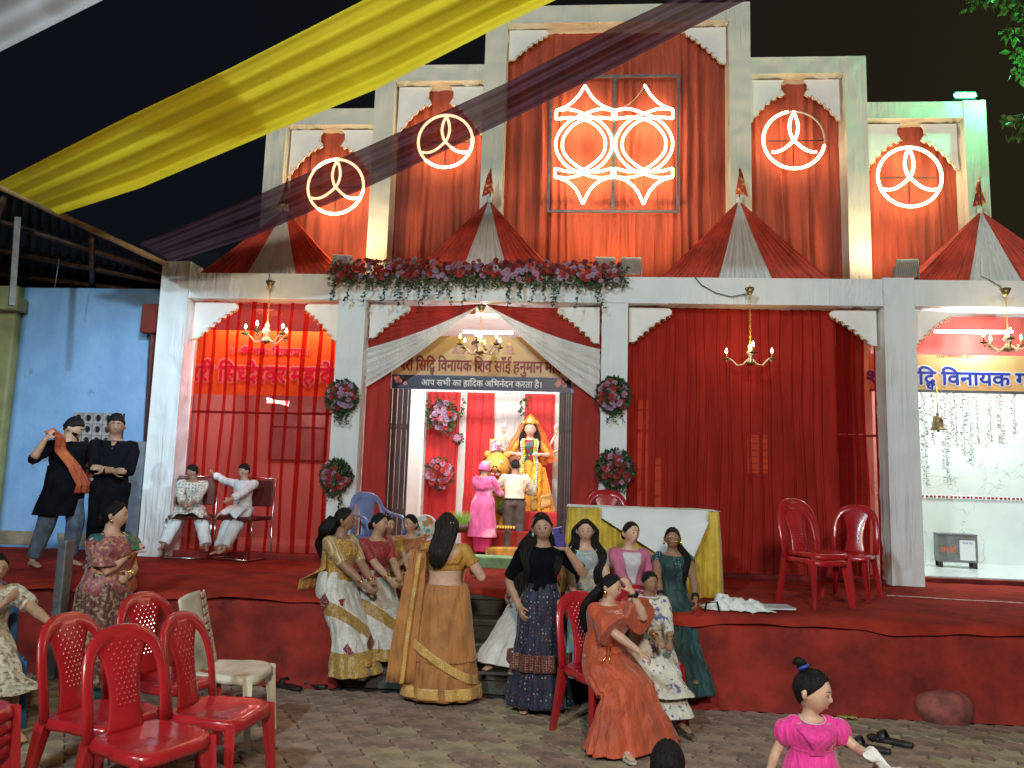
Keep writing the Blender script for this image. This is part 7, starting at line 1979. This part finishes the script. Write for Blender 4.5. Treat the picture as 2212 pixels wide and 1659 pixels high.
cat_.append(path[-1])
n_ = len(cat_)
mb.grid(lambda u, v: cat_[min(n_-1, int(round(v*(n_-1))))]+a.ss*(.045+.035*v)*(2*u-1)+V3(0, -.01*math.sin(u*16+v*4), .02*(1-v)*(2*u-1)), 12, n_-1)
mb.build('scarf', M['scarf'], a.o, solid=.006)
MB().grid(lambda u, v: a.surf(.98-1.0*v, 62+18*u+10*v, .05+.02*math.sin(u*9+v*3)), 8, 18).build('scarf_end', M['scarf'], a.o, solid=.006)
p, h = stand_at(222, 1226, 894, Z1)
a = Person(p, 24, 'slim man in a long black kurta standing with arms crossed before the blue wall', h, False, 'skin3', fat=.98, lh=(-.03, -.16, 1.05*h/1.65), rh=(.03, -.20, 1.03*h/1.65), lel=(.5, .1, -1), rel=(-.5, .1, -1), head=(6, 0, 0), curl=(.2, .2), rpn=(0, 1, 0), vox=.010)
a.trousers('trousers', M['blackcl'], .97)
a.garment('kurta', M['blackcl'], .0, .99, .015, .88, folds=.009)
a.skirt('kurta_tail', M['blackcl'], hem=.40, flare=.17, t0=.45, pleat=.03, k=6, off=.017, depth=.8)
MB().add([a.surf(.98, -14, .017), a.surf(.98, 14, .017), a.surf(.80, 0, .019)], [(0, 1, 2)]).build('open_collar', a.skin, a.o, solid=.002)
a.hair('quiff', vol=1.25)

# ---- woman in brocade saree in front at left
p, h = stand_at(208, 1500, 1078)
a = Person(p, 74, 'woman standing in a brown and mauve brocade saree with one hand raised to her chest', h, True, 'skin1', fat=1.24, lh=(.03, -.17, .86), rh=(.05, -.155, 1.03), lel=(.8, .3, -.8), rel=(-.7, -.1, -1), head=(30, 0, 0), curl=(.5, .55))
a.skirt('saree_skirt', M['brocade'], hem=.10, flare=.25, t0=.32, pleat=.05, k=9, off=.02, folds=.016)
a.skirt('petticoat', M['petrol'], hem=.02, flare=.22, t0=.1, pleat=.04, k=9, off=.008)
a.garment('blouse', M['petrol'], .5, .95, .010, .35)
a.drape('pallu', M['mauve'], [(.0, 20, .4), (.35, -10, .45), (.75, -30, .42), (.95, -70, .30), (.95, -120, .26), (.6, -150, .3), (.2, -150, .3)], .2, off=.028, fold=.006)
a.drape('scarf', M['scarf'], [(.95, 100, .2), (.95, 60, .2), (.6, 60, .2), (.2, 62, .2), (-.1, 60, .25)], .2, off=.035)
a.drape('green_fold', mat('green_silk', (.03, .18, .10), .6), [(.97, 40, .12), (.85, 35, .12), (.70, 30, .12)], .2, off=.045)
MB().grid(lambda u, v: a.sh[-1].lerp(a.el[-1], .05+.75*v)+(a.HM @ V3(0, 0, 0))+V3(math.cos(2*PI*u)*.062*(1+.35*v), math.sin(2*PI*u)*.062*(1+.35*v), 0), 20, 8, True).build('cape_sleeve', M['mauve'], a.o, solid=.003)
a.hair('bun', vol=1.1); a.earring(-1, 'goldj', .013); a.earring(1, 'goldj', .013); a.necklace()
for sd in (1, -1): a.bangles(sd, 'goldj', 4)
gs = aY(131, 1260, 6.0)
tag(MB().box((gs.x-.038, 5.97, 0), (gs.x+.038, 6.08, 1.07)).build('grey_post', M['grey'], smooth=False, bevel=.012), 'worn grey board standing upright at the stage edge behind the brocade saree woman', 'board')

# ---- girl at the left edge
p0 = aY(22, 1192, 4.75)
h = (p0.z-.44)/.53
a = Person((p0.x-.14, 4.8, 0), 50, 'girl in a cream print kurta with her hand at her chin on a blue chair', h, True, 'skin2', fat=.97, hip=(0, .02, .52), lean=(0, .18), lf=(.12, -.36, .07), rf=(-.08, -.36, .07), lk=(0, -1, .8), rk=(0, -1, .6), lh=(.26, -.42, .67), rh=(.03, -.22, .865*h/1.35), rel=(-.3, -.3, -1), head=(6, 4, 0), curl=(.4, .75), rpn=(0, 1, .3))
a.lap('kurta_skirt', M['creamprint'], hem=.30, flare=.12, t0=.4)
a.garment('kurta', M['creamprint'], .2, .97, .012, .42, loose=.012, folds=.009)
a.hair('bun')
o_ = chair('plastic_chair', (p0.x-.18, 4.84, 0), math.radians(50), M['blueplastic'], 'blue plastic chair under the girl at the left edge', GCH, detail=False)

# ---- toddler
q = aY(1748, 1442, 3.62); h = q.z*.93
a = Person((q.x, 3.62, 0), 8, 'toddler girl in a bright pink puff sleeved dress carrying a white napkin', h, True, 'skin1', fat=1.38, headk=1.62, lh=(.17, -.20, .56), rh=(-.22, .01, .34), lel=(.5, .5, -.5), rel=(-.5, .5, 0), head=(48, 8, 0), curl=(.5, .4), vox=.006)
a.skirt('dress_skirt', M['hotpink'], hem=.14, flare=.185, t0=.5, pleat=.07, k=11, off=.012)
a.garment('dress_top', M['hotpink'], .3, .93, .008, .20, loose=.0, folds=.004, vox=.007)
for sd in (1, -1):
    c = a.sh[sd].lerp(a.el[sd], .35)
    MB().grid(lambda u, v: c+V3(.052*math.sin(PI*v)**.7*math.cos(2*PI*u)*(1+.06*math.sin(u*2*PI*9)), .052*math.sin(PI*v)**.7*math.sin(2*PI*u)*(1+.06*math.sin(u*2*PI*9)), .056*math.cos(PI*v)), 54, 14, True).build('puff_sleeve', M['hotpink'], a.o)
for sd in (1, -1):
    MB().grid(lambda u, v: a.surf(.40+.52*v, sd*(4+50*v)-sd*(u*(28)), .012), 4, 14).build('wrap_fold', M['hotpink'], a.o, solid=.004)
a.hair('pony', vol=.9, hl=-.02)
a.locks([a.HP((0, .45*a.hr, .90*a.hr)), a.HP((0, .68*a.hr, 1.18*a.hr)), a.HP((0, .86*a.hr, 1.25*a.hr)), a.HP((0, 1.02*a.hr, 1.05*a.hr))], .026, .024, nm='ponytail')
a.bead_ring('hair_tie', mat('blue_hair_tie', (.03, .06, .35), .5), a.HP((0, .56*a.hr, 1.02*a.hr)), .020, a.HM @ V3(0, .6, .8), .008)
a.necklace('tinsel', .92, .002); a.bead_ring('bracelet', M['tinsel'], a.wr[-1].lerp(a.el[-1], .1), .0225*h*1.1, a.hd[-1], .003)
nw = a.wr[1]+a.hd[1]*.03
nk = empty('napkin', (q.x, 3.62, 0), math.radians(8), 'crumpled white paper napkin with yellow tip in the hand of the toddler', 'napkin')
M['paper'] = pattern('paper_napkin', (.74, .72, .68), (.75, .60, .12), 6, 'blot', .3, .8)
MB().grid(lambda u, v: nw+V3(-.07+.17*u+.02*math.sin(v*7), -.03-.03*math.sin(u*5+v*4)-.03*v, -.055*u+.06*v*(1-.6*u)+.02*math.sin(u*9)), 12, 12).build('paper', M['paper'], nk, solid=.003)

# ---- child whose head top only shows
q = aY(1442, 1613, 2.9); h = q.z-.035
a = Person((q.x, 2.9, 0), 170, 'dark haired child whose head top alone rises at the bottom edge of the picture', h, True, 'skin2', headk=1.65, vox=.010)
a.garment('shirt', M['blackcl'], .1, .95, .01, .4); a.trousers('trousers', M['blackcl'], .9); a.hair('short', vol=1.3)

# ---- worshippers in the shrine
p, h = stand_at(1040, 1196, 994, .60)
a = Person(p, 158, 'woman in a rose pink tunic with covered head standing before the lion statue', h, True, 'skin2', fat=1.12, lh=(.05, -.30, .88), rh=(-.14, -.30, .86), lel=(.6, .3, -.8), rel=(-.6, .3, -.8), head=(-10, 12, 0), vox=.011)
a.skirt('trousers', mat('deep_pink_trousers', (.55, .03, .14), .7), hem=.03, flare=.13, t0=.1, pleat=.03, k=6, off=.006)
a.skirt('tunic_skirt', M['rosesuit'], hem=.24, flare=.215, t0=.4, pleat=.03, k=6, off=.016, depth=.85)
a.garment('tunic', M['rosesuit'], .1, .98, .014, .88, loose=.012, folds=.010)
MB().grid(lambda u, v: a.HP(V3(math.sin(2*PI*u)*math.sin(PI*v*.62)*.98*a.hr, (-math.cos(2*PI*u)*math.sin(PI*v*.62)*1.02+.12)*a.hr if math.cos(2*PI*u) < .55 else (.25)*a.hr, math.cos(PI*v*.62)*1.16*a.hr-.1*a.hr*v)), 40, 16, True).build('head_scarf', M['rosesuit'], a.o, solid=.004)
a.drape('scarf_back', M['rosesuit'], [(1.0, 60, .2), (.98, 120, .3), (.92, 180, .34), (.95, 240, .3), (1.0, 300, .2)], .2, off=.03)
p, h = stand_at(1108, 1196, 990, .60)
a = Person(p, 186, 'man in a cream shirt and brown trousers standing with his back turned before the goddess', h, False, 'skin3', fat=1.06, lh=(.16, -.26, 1.0*h/1.55), rh=(-.17, -.26, 1.0*h/1.55), lel=(.9, .4, -.6), rel=(-.9, .4, -.6), head=(0, 14, 0), lean=(0, .08), vox=.011)
a.trousers('trousers', M['brownpants'], .97, loose=.014)
a.garment('shirt', M['creamshirt'], .12, .99, .018, .85, loose=.010, folds=.012)
MB().tube([a.surf(.13, x, .022) for x in range(0, 361, 20)], .012, 6, cap=False).build('belt', M['black'], a.o)
a.hair('short')
p, h = stand_at(1143, 1185, 1035, .60); p = p+V3(.02, .28, 0)
a = Person(p, 200, 'person in pale blue and white checked cloth partly hidden behind the man in the shrine', h, True, 'skin3', fat=1.0, lh=(.12, -.26, .85), rh=(-.12, -.26, .85), head=(0, 10, 0), vox=.012)
a.skirt('skirt', M['bluewhite'], hem=.03, flare=.19, t0=.4, pleat=.04, k=8)
a.garment('top', M['bluewhite'], .2, .98, .014, .5); a.hair('bun')

# ---- goddess statue (plain generic devotional figure on the altar)
q = aY(1146, 917, 12.0); zf = aY(1146, 1128, 12.0).z; zf = max(zf, 1.1)
h = (q.z-zf)*1.02
g = Person((q.x, 12.0, zf), 0, 'painted goddess statue in saffron silk with orange net veil and long garlands', h*1.0, True, 'skin1', lh=(.16, -.18, .66*h/1.0), rh=(-.20, -.20, .66*h/1.0), lel=(.8, .3, -.5), rel=(-.8, .3, -.5), head=(0, 4, 0), headk=1.25, vox=.011)
g.o.name = 'goddess_statue'; g.o['category'] = 'statue'
g.body.data.materials[0] = M['facep']
g.skirt('silk_skirt', M['saffron'], hem=.0, flare=.30, t0=.4, pleat=.05, k=10, off=.012, depth=.7)
g.garment('silk_top', M['saffron'], .3, .94, .012, .45)
g.hair('long'); 
for sd in (1, -1): g.locks([g.HP((sd*.7*g.hr, .1*g.hr, .1*g.hr)), g.HP((sd*.95*g.hr, 0, -.9*g.hr)), g.surf(.8, sd*50, .03), g.surf(.5, sd*52, .03)], .045, .025)
def arm4(sd, e, w):
    MB().tube([g.sh[sd]+V3(0, .05, -.02), g.sh[sd]+V3(sd*e[0], .05, e[1]), g.sh[sd]+V3(sd*w[0], -.02, w[1])], [.034, .028, .02], 10).build('raised_arm', M['facep'], g.o)
    c = g.sh[sd]+V3(sd*w[0], -.02, w[1]); MB().ball(c+V3(0, -.01, .03), .032, 10, 8).build('raised_hand', M['facep'], g.o); return c
for sd in (1, -1):
    c = arm4(sd, (.16, -.04), (.26, .14)); MB().ball(c+V3(0, 0, .10), .05, 10, 8, (.8, .6, 1.2)).tube([c, c+V3(0, 0, .1)], .01, 6).build('lotus_bud', M['tinsel2'], g.o)
    c = arm4(sd, (.20, -.16), (.34, -.08)); MB().ball(c+V3(0, -.02, .05), .045, 10, 8).build('conch', M['t_white'], g.o)
MB().tube([g.HP((0, 0, .62*g.hr)), g.HP((0, 0, 1.0*g.hr)), g.HP((0, 0, 1.5*g.hr)), g.HP((0, 0, 1.95*g.hr))], [.9*g.hr, .78*g.hr, .5*g.hr, .04*g.hr], 18).build('crown', M['gold'], g.o)
MB().grid(lambda u, v: V3((2*u-1)*(.07+.36*v**.85)+.01*math.sin(v*20), -.02+.12*(1-abs(2*u-1))-.10*v*abs(2*u-1)+.012*math.sin(u*50), (g.HP((0, 0, 1.55*g.hr)).z)*(1-v)+(.50+.10*abs(2*u-1))*h*v), 48, 22).build('net_veil', M['orange_net'], g.o)
for sd in (1, -1):
    MB().ball(g.HP((sd*.75*g.hr, -.1*g.hr, .75*g.hr)), .28*g.hr, 12, 8, (1, .4, 1.2)).build('crown_disc', M['gold'], g.o)
    MB().tube([g.sh[sd]+V3(-sd*.02, -.06, .03), g.sh[sd]+V3(sd*.03, -.05, -.02), g.sh[sd]+V3(sd*.04, -.03, -.08)], [.02, .045, .03], 10, flat=.02).build('shoulder_ornament', M['gold'], g.o)
    g.drape('silk_sash', M['maroonsar'] if sd > 0 else M['petrol'], [(.3, sd*60, .2), (.5, sd*20, .2), (.8, -sd*30, .2), (.93, -sd*60, .15)], .2, off=.03)
for i in range(9):
    an = (i-4)*22; MB().ball(g.surf(.40, an, .03), .016, 8, 6).build('waist_jewel', M['gold'], g.o)
MB().grid(lambda u, v: V3(.12+.32*u*(.4+.6*v), -.10-.16*math.sin(PI*u)*(.4+.6*v)+.012*math.sin(u*44), .50*h*(1-v)+.04), 34, 14).build('silk_fan', M['saffron'], g.o, solid=.004)
MB().grid(lambda u, v: V3(.12+.34*u, -.10-.165*math.sin(PI*u)+.012*math.sin(u*44)-.006, .03+.07*v), 34, 3).build('fan_border', M['zari'], g.o, solid=.003)
g.bindi(); g.necklace('goldj', .8, .008); g.necklace('goldj', .65, .008)
for sd, m_, L in ((1, 'limegar', .95), (-1, 'limegar', .62), (1, 'whitepink', .55), (-1, 'whitepink', .5)):
    mb = MB(); off_ = .045 if m_ == 'limegar' else .03; an = 24 if m_ == 'limegar' else 40
    n = int(L*h/.035)
    for i in range(n):
        t = .95-i*.035/g.Lt
        c = g.surf(max(t, -.1), sd*an*(1-.1*i/n), off_+.02)
        if t < -.1: c = V3(c.x, c.y-.03*((-.1-t)), c.z+(t+.1)*g.Lt)
        c.y = min(c.y, -.20) if t < .2 else c.y
        mb.ball(c, .022, 7, 5)
    q_ = mb.build('garland_string', M[m_], g.o); q_['kind'] = 'stuff'
mb = MB()
for i in range(30):
    z = .55*h-.55*h*i/30; mb.ball((.17+.01*math.sin(i), -.27, z), .03, 7, 5)
q_ = mb.build('marigold_string', M['marigold'], g.o); q_['kind'] = 'stuff'
MB().grid(lambda u, v: V3(.05+.30*u, -.22-.04*math.sin(u*3)+.01*math.sin(v*30), .10+.20*v+.08*u), 14, 6).build('cloth_border', M['zari'], g.o, solid=.004)
# ================================================================ chairs
for (px, py, rz, l, zt) in ((145, 1331, 80, 'red plastic chair behind and to the side of the nearest front chair', .88), (262, 1357, 66, 'red plastic chair nearest the camera with a diamond pattern back', .88),
                      (308, 1285, 72, 'red plastic chair farthest back in the cluster before the brocade saree woman', .88), (388, 1329, 84, 'red plastic chair standing in front of the cream chair', .88)):
    chair_at(px, py, zt, rz, l)
q = aZ(490, 1596, 0)
chair('plastic_chair', (q.x, q.y, 0), math.radians(92), M['creamplastic'], 'dusty cream plastic chair with slotted back among the red chairs', GCH, solidback=True)
def chair_on(px, py, rz, label, dz=.012):
    q = aZ(px, py, PZ+.012); return chcopy((q.x, q.y, PZ+dz), math.radians(rz), label, .93)
chair_on(1764, 1308, 28, 'upper red chair of the nested pair on the stage before the wide curtain', .062)
chair_on(1762, 1309, 28, 'lower red chair of the nested pair on the stage before the wide curtain')
chair_on(1838, 1292, -34, 'single red plastic chair beside the nested pair before the wide curtain')
for k in range(4):
    q = aZ(52, 1500, .62); R_ = Matrix.Rotation(math.radians(84), 3, 'Z')
    off = R_ @ V3(.20, -.22, 0)
    c = chcopy((q.x-off.x, q.y-off.y, .052*k), math.radians(84), ['lowest red chair of the stack at the left edge of the picture', 'second red chair up in the stack at the left edge', 'third red chair up in the stack at the left edge', 'topmost red chair of the stack at the left edge of the picture'][k])
    c['group'] = 'red chairs stacked at the left edge'
q = aY(1316, 1120, 7.95); proto.location = (q.x, 7.95, PZ+.012); proto.rotation_euler = (0, 0, math.radians(4)); proto['label'] = 'red plastic chair behind the table with the golden cloth'
bpy.data.objects.remove(proto) if 0 else None
q = aZ(792, 1092, .88+PZ)
o_ = chair('plastic_armchair', (aY(820, 1150, 7.55).x, 7.45, PZ+.012), math.radians(48), M['blueplastic_l'], 'pale blue plastic armchair on the stage behind the seated saree women', GCH, arms=True, detail=False); o_.scale = (.9, .9, .9)
# bundle on the blue chair and painted plate beside it
bb = aY(858, 1150, 7.3)
M['plate'] = pattern('painted_plate', (.6, .6, .55), (.6, .12, .03), 18, 'blot', .45, c3=(.05, .3, .12), soft=.01)
pt = empty('decorated_plate', (aY(918, 1140, 7.6).x, 7.6, aY(918, 1140, 7.6).z), 0, 'round painted plate leaning on the blue armchair', 'plate')
MB().tube([(0, -.02, 0), (0, 0, 0)], [.115, .12], 28, up=(1, 0, 0)).build('plate_disc', M['plate'], pt)
MB().tube([(.122*math.cos(i*PI/12), -.01, .122*math.sin(i*PI/12)) for i in range(25)], .008, 6, cap=False).build('plate_rim', M['t_white'], pt)
# ================================================================ table
M['goldcloth'] = mat('gold_satin', (.66, .48, .06), .30, .2, 7, .2, 40, col2=(.42, .28, .03), sheen=.3)
M['whitecover'] = mat('white_table_cover', (.72, .74, .72), .7, .05, 3, .3, 10)
ta = aZ(1212, 1116, PZ+.76); tb = aZ(1545, 1128, PZ+.76)
ty0 = 6.98; x0, x1 = aY(1228, 1120, ty0).x, aY(1552, 1130, ty0).x; zt_ = PZ+.755
tb_ = empty('table', ((x0+x1)/2, ty0+.32, PZ+.01), 0, 'long table skirted in shiny gold satin with a white cover hanging over its front', 'table')
def T3(x, y, z): return (x-(x0+x1)/2, y-ty0-.32, z-PZ-.01)
MB().box(T3(x0+.02, ty0+.02, zt_-.03), T3(x1-.02, ty0+.62, zt_-.008)).build('tabletop', M['rib'], tb_, smooth=False)
for lx in (x0+.08, x1-.08):
    for ly in (ty0+.08, ty0+.56): MB().tube([T3(lx, ly, PZ+.012), T3(lx, ly, zt_-.03)], .018, 8).build('leg', M['grey'], tb_)
per = [(x0, ty0+.64), (x0, ty0), (x1, ty0), (x1, ty0+.64)]
segs = []; 
for (ax, ay), (bx, by) in zip(per, per[1:]):
    L = math.hypot(bx-ax, by-ay); n = int(L*70)
    nx_, ny_ = (by-ay)/L, -(bx-ax)/L
    for i in range(n): segs.append((ax+(bx-ax)*i/n, ay+(by-ay)*i/n, nx_, ny_))
segs.append((per[-1][0], per[-1][1], 1, 0))
def sk(u, v):
    i = min(len(segs)-1, int(u*(len(segs)-1)+.5)); x, y, a_, b_ = segs[i]
    w = (.006+.052*v)*(math.sin(i*.62+.8*math.sin(i*.17))*.6+.35*math.sin(i*1.31+v*1.2))+.02*v
    return T3(x+a_*w, y+b_*w, zt_-v*(zt_-PZ-.014))
MB().grid(sk, len(segs)-1, 16).build('satin_skirt', M['goldcloth'], tb_)
cv = MB(); cv.grid(lambda u, v: T3(x0-.015+(x1-x0+.03)*u, ty0-.012+.66*v, zt_+.004+.003*math.sin(u*30)*math.sin(v*9)), 30, 8)
cv.build('white_cover', M['whitecover'], tb_, solid=.004)
yv = ty0-.05
pv = [aY(*q_, yv) for q_ in ((1299, 1118), (1530, 1128), (1497, 1206), (1462, 1232), (1411, 1190))]
def tri(u, v):
    t_ = pv[0].lerp(pv[1], u); b_ = [pv[0], pv[4], pv[3], pv[2], pv[1]]; k = min(3, int(u*4)); f = u*4-k; b = b_[k].lerp(b_[k+1], f)
    p_ = t_.lerp(b, v); return T3(p_.x, p_.y-.012*v*math.sin(u*9)-.02*v, min(p_.z, zt_+.006) if v > 0 else zt_+.004)
MB().grid(tri, 24, 14).build('cover_corner', M['whitecover'], tb_, solid=.004)
# cloth bundle and booklet on the carpet
q = aZ(1592, 1312, PZ+.03)
def rag(u, v):
    x = (u-.5)*.52; y = (v-.5)*.24; e = min(u, 1-u, v, 1-v)*4
    return (q.x+x+.03*fbm(v*9, u*7, 1), q.y+y+.03*fbm(u*8, v*5, 2), PZ+.02+min(1, e)*(.035+.05*abs(fbm(u*7+1, v*8, 3))+.03*math.exp(-((u-.3)/.15)**2)))
rg = MB().grid(rag, 44, 30).build('cloth_bundle', M['whitecover'], solid=.004); tag(rg, 'crumpled white cloth lying on the red carpet by the gold skirted table', 'cloth'); crease(rg, .012, 26, 2, (1, 1, 1))
bk = aZ(1668, 1312, PZ+.03)
bo = empty('booklet', (bk.x, bk.y+.03, PZ+.022), math.radians(8), 'flat white booklet lying beside the crumpled cloth on the stage', 'book')
MB().box((-.16, -.10, 0), (.16, .10, .012)).build('pages', M['t_white'], bo, smooth=False, bevel=.002)
MB().box((-.165, -.105, .0125), (.165, .105, .016)).build('cover', mat('grey_blue_cover', (.5, .55, .6), .5), bo, smooth=False)
MB().box((-.42, .08, -.012), (-.02, .30, .002)).build('mat_sheet', mat('tan_mat', (.35, .24, .10), .8), bo, smooth=False)
# slippers
def slipper(px, py, rz, label, m='black'):
    q = aZ(px, py, 0); o_ = empty('slipper', (q.x, q.y, .002), math.radians(rz), label, 'slipper', 'pairs of slippers left on the paving'); o_.scale = (1.15, 1.1, 1.3)
    out = [(0, .13), (.035, .115), (.045, .06), (.032, -.02), (.035, -.09), (.02, -.13), (-.02, -.13), (-.035, -.09), (-.034, -.02), (-.045, .06), (-.035, .115)]
    MB().prism(out[::-1], 0, .022, 'z').build('sole', M[m], o_, smooth=False, bevel=.006)
    MB().tube([(-.042, .03, .015), (-.02, .045, .05), (.02, .045, .05), (.042, .03, .015)], .022, 8, flat=.006, up=(0, 1, 0)).build('strap', M[m], o_)
slipper(622, 1487, 62, 'black slipper at the outer end of the row by the left stage wall'); slipper(645, 1478, 75, 'black slipper turned inward in the row by the left stage wall'); slipper(672, 1484, 75, 'black slipper nearest the white and gold saree woman')
slipper(1872, 1620, 62, 'black slipper nearer the toddler on the right paving'); slipper(1922, 1606, 55, 'black slipper farther from the toddler on the right paving')
r = random.Random(77)
ps = aZ(1829, 1553, .01)
tag(MB().grid(lambda u, v: (ps.x+(u-.5)*.13+.01*math.sin(v*9), ps.y+(v-.5)*.05, .012+.02*abs(math.sin(u*9+v*5))), 8, 5).build('crushed_flower', mat('yellow_scrap', (.45, .42, .08), .8), solid=.003), 'crushed yellow flower scrap lying on the paving near the red wall', 'scrap')
lf = MB()
for k in range(40):
    x, y = r.uniform(-3, 4), r.uniform(3.4, 6.0); leaf(lf, (x, y, .008), (r.uniform(-1, 1), r.uniform(-1, 1), .05), r.uniform(.02, .05), r)
tag(lf.build('fallen_leaves', mat('dry_leaf', (.16, .12, .05), .8)), 'few dry leaves scattered over the paving', 'leaves', kind='stuff')
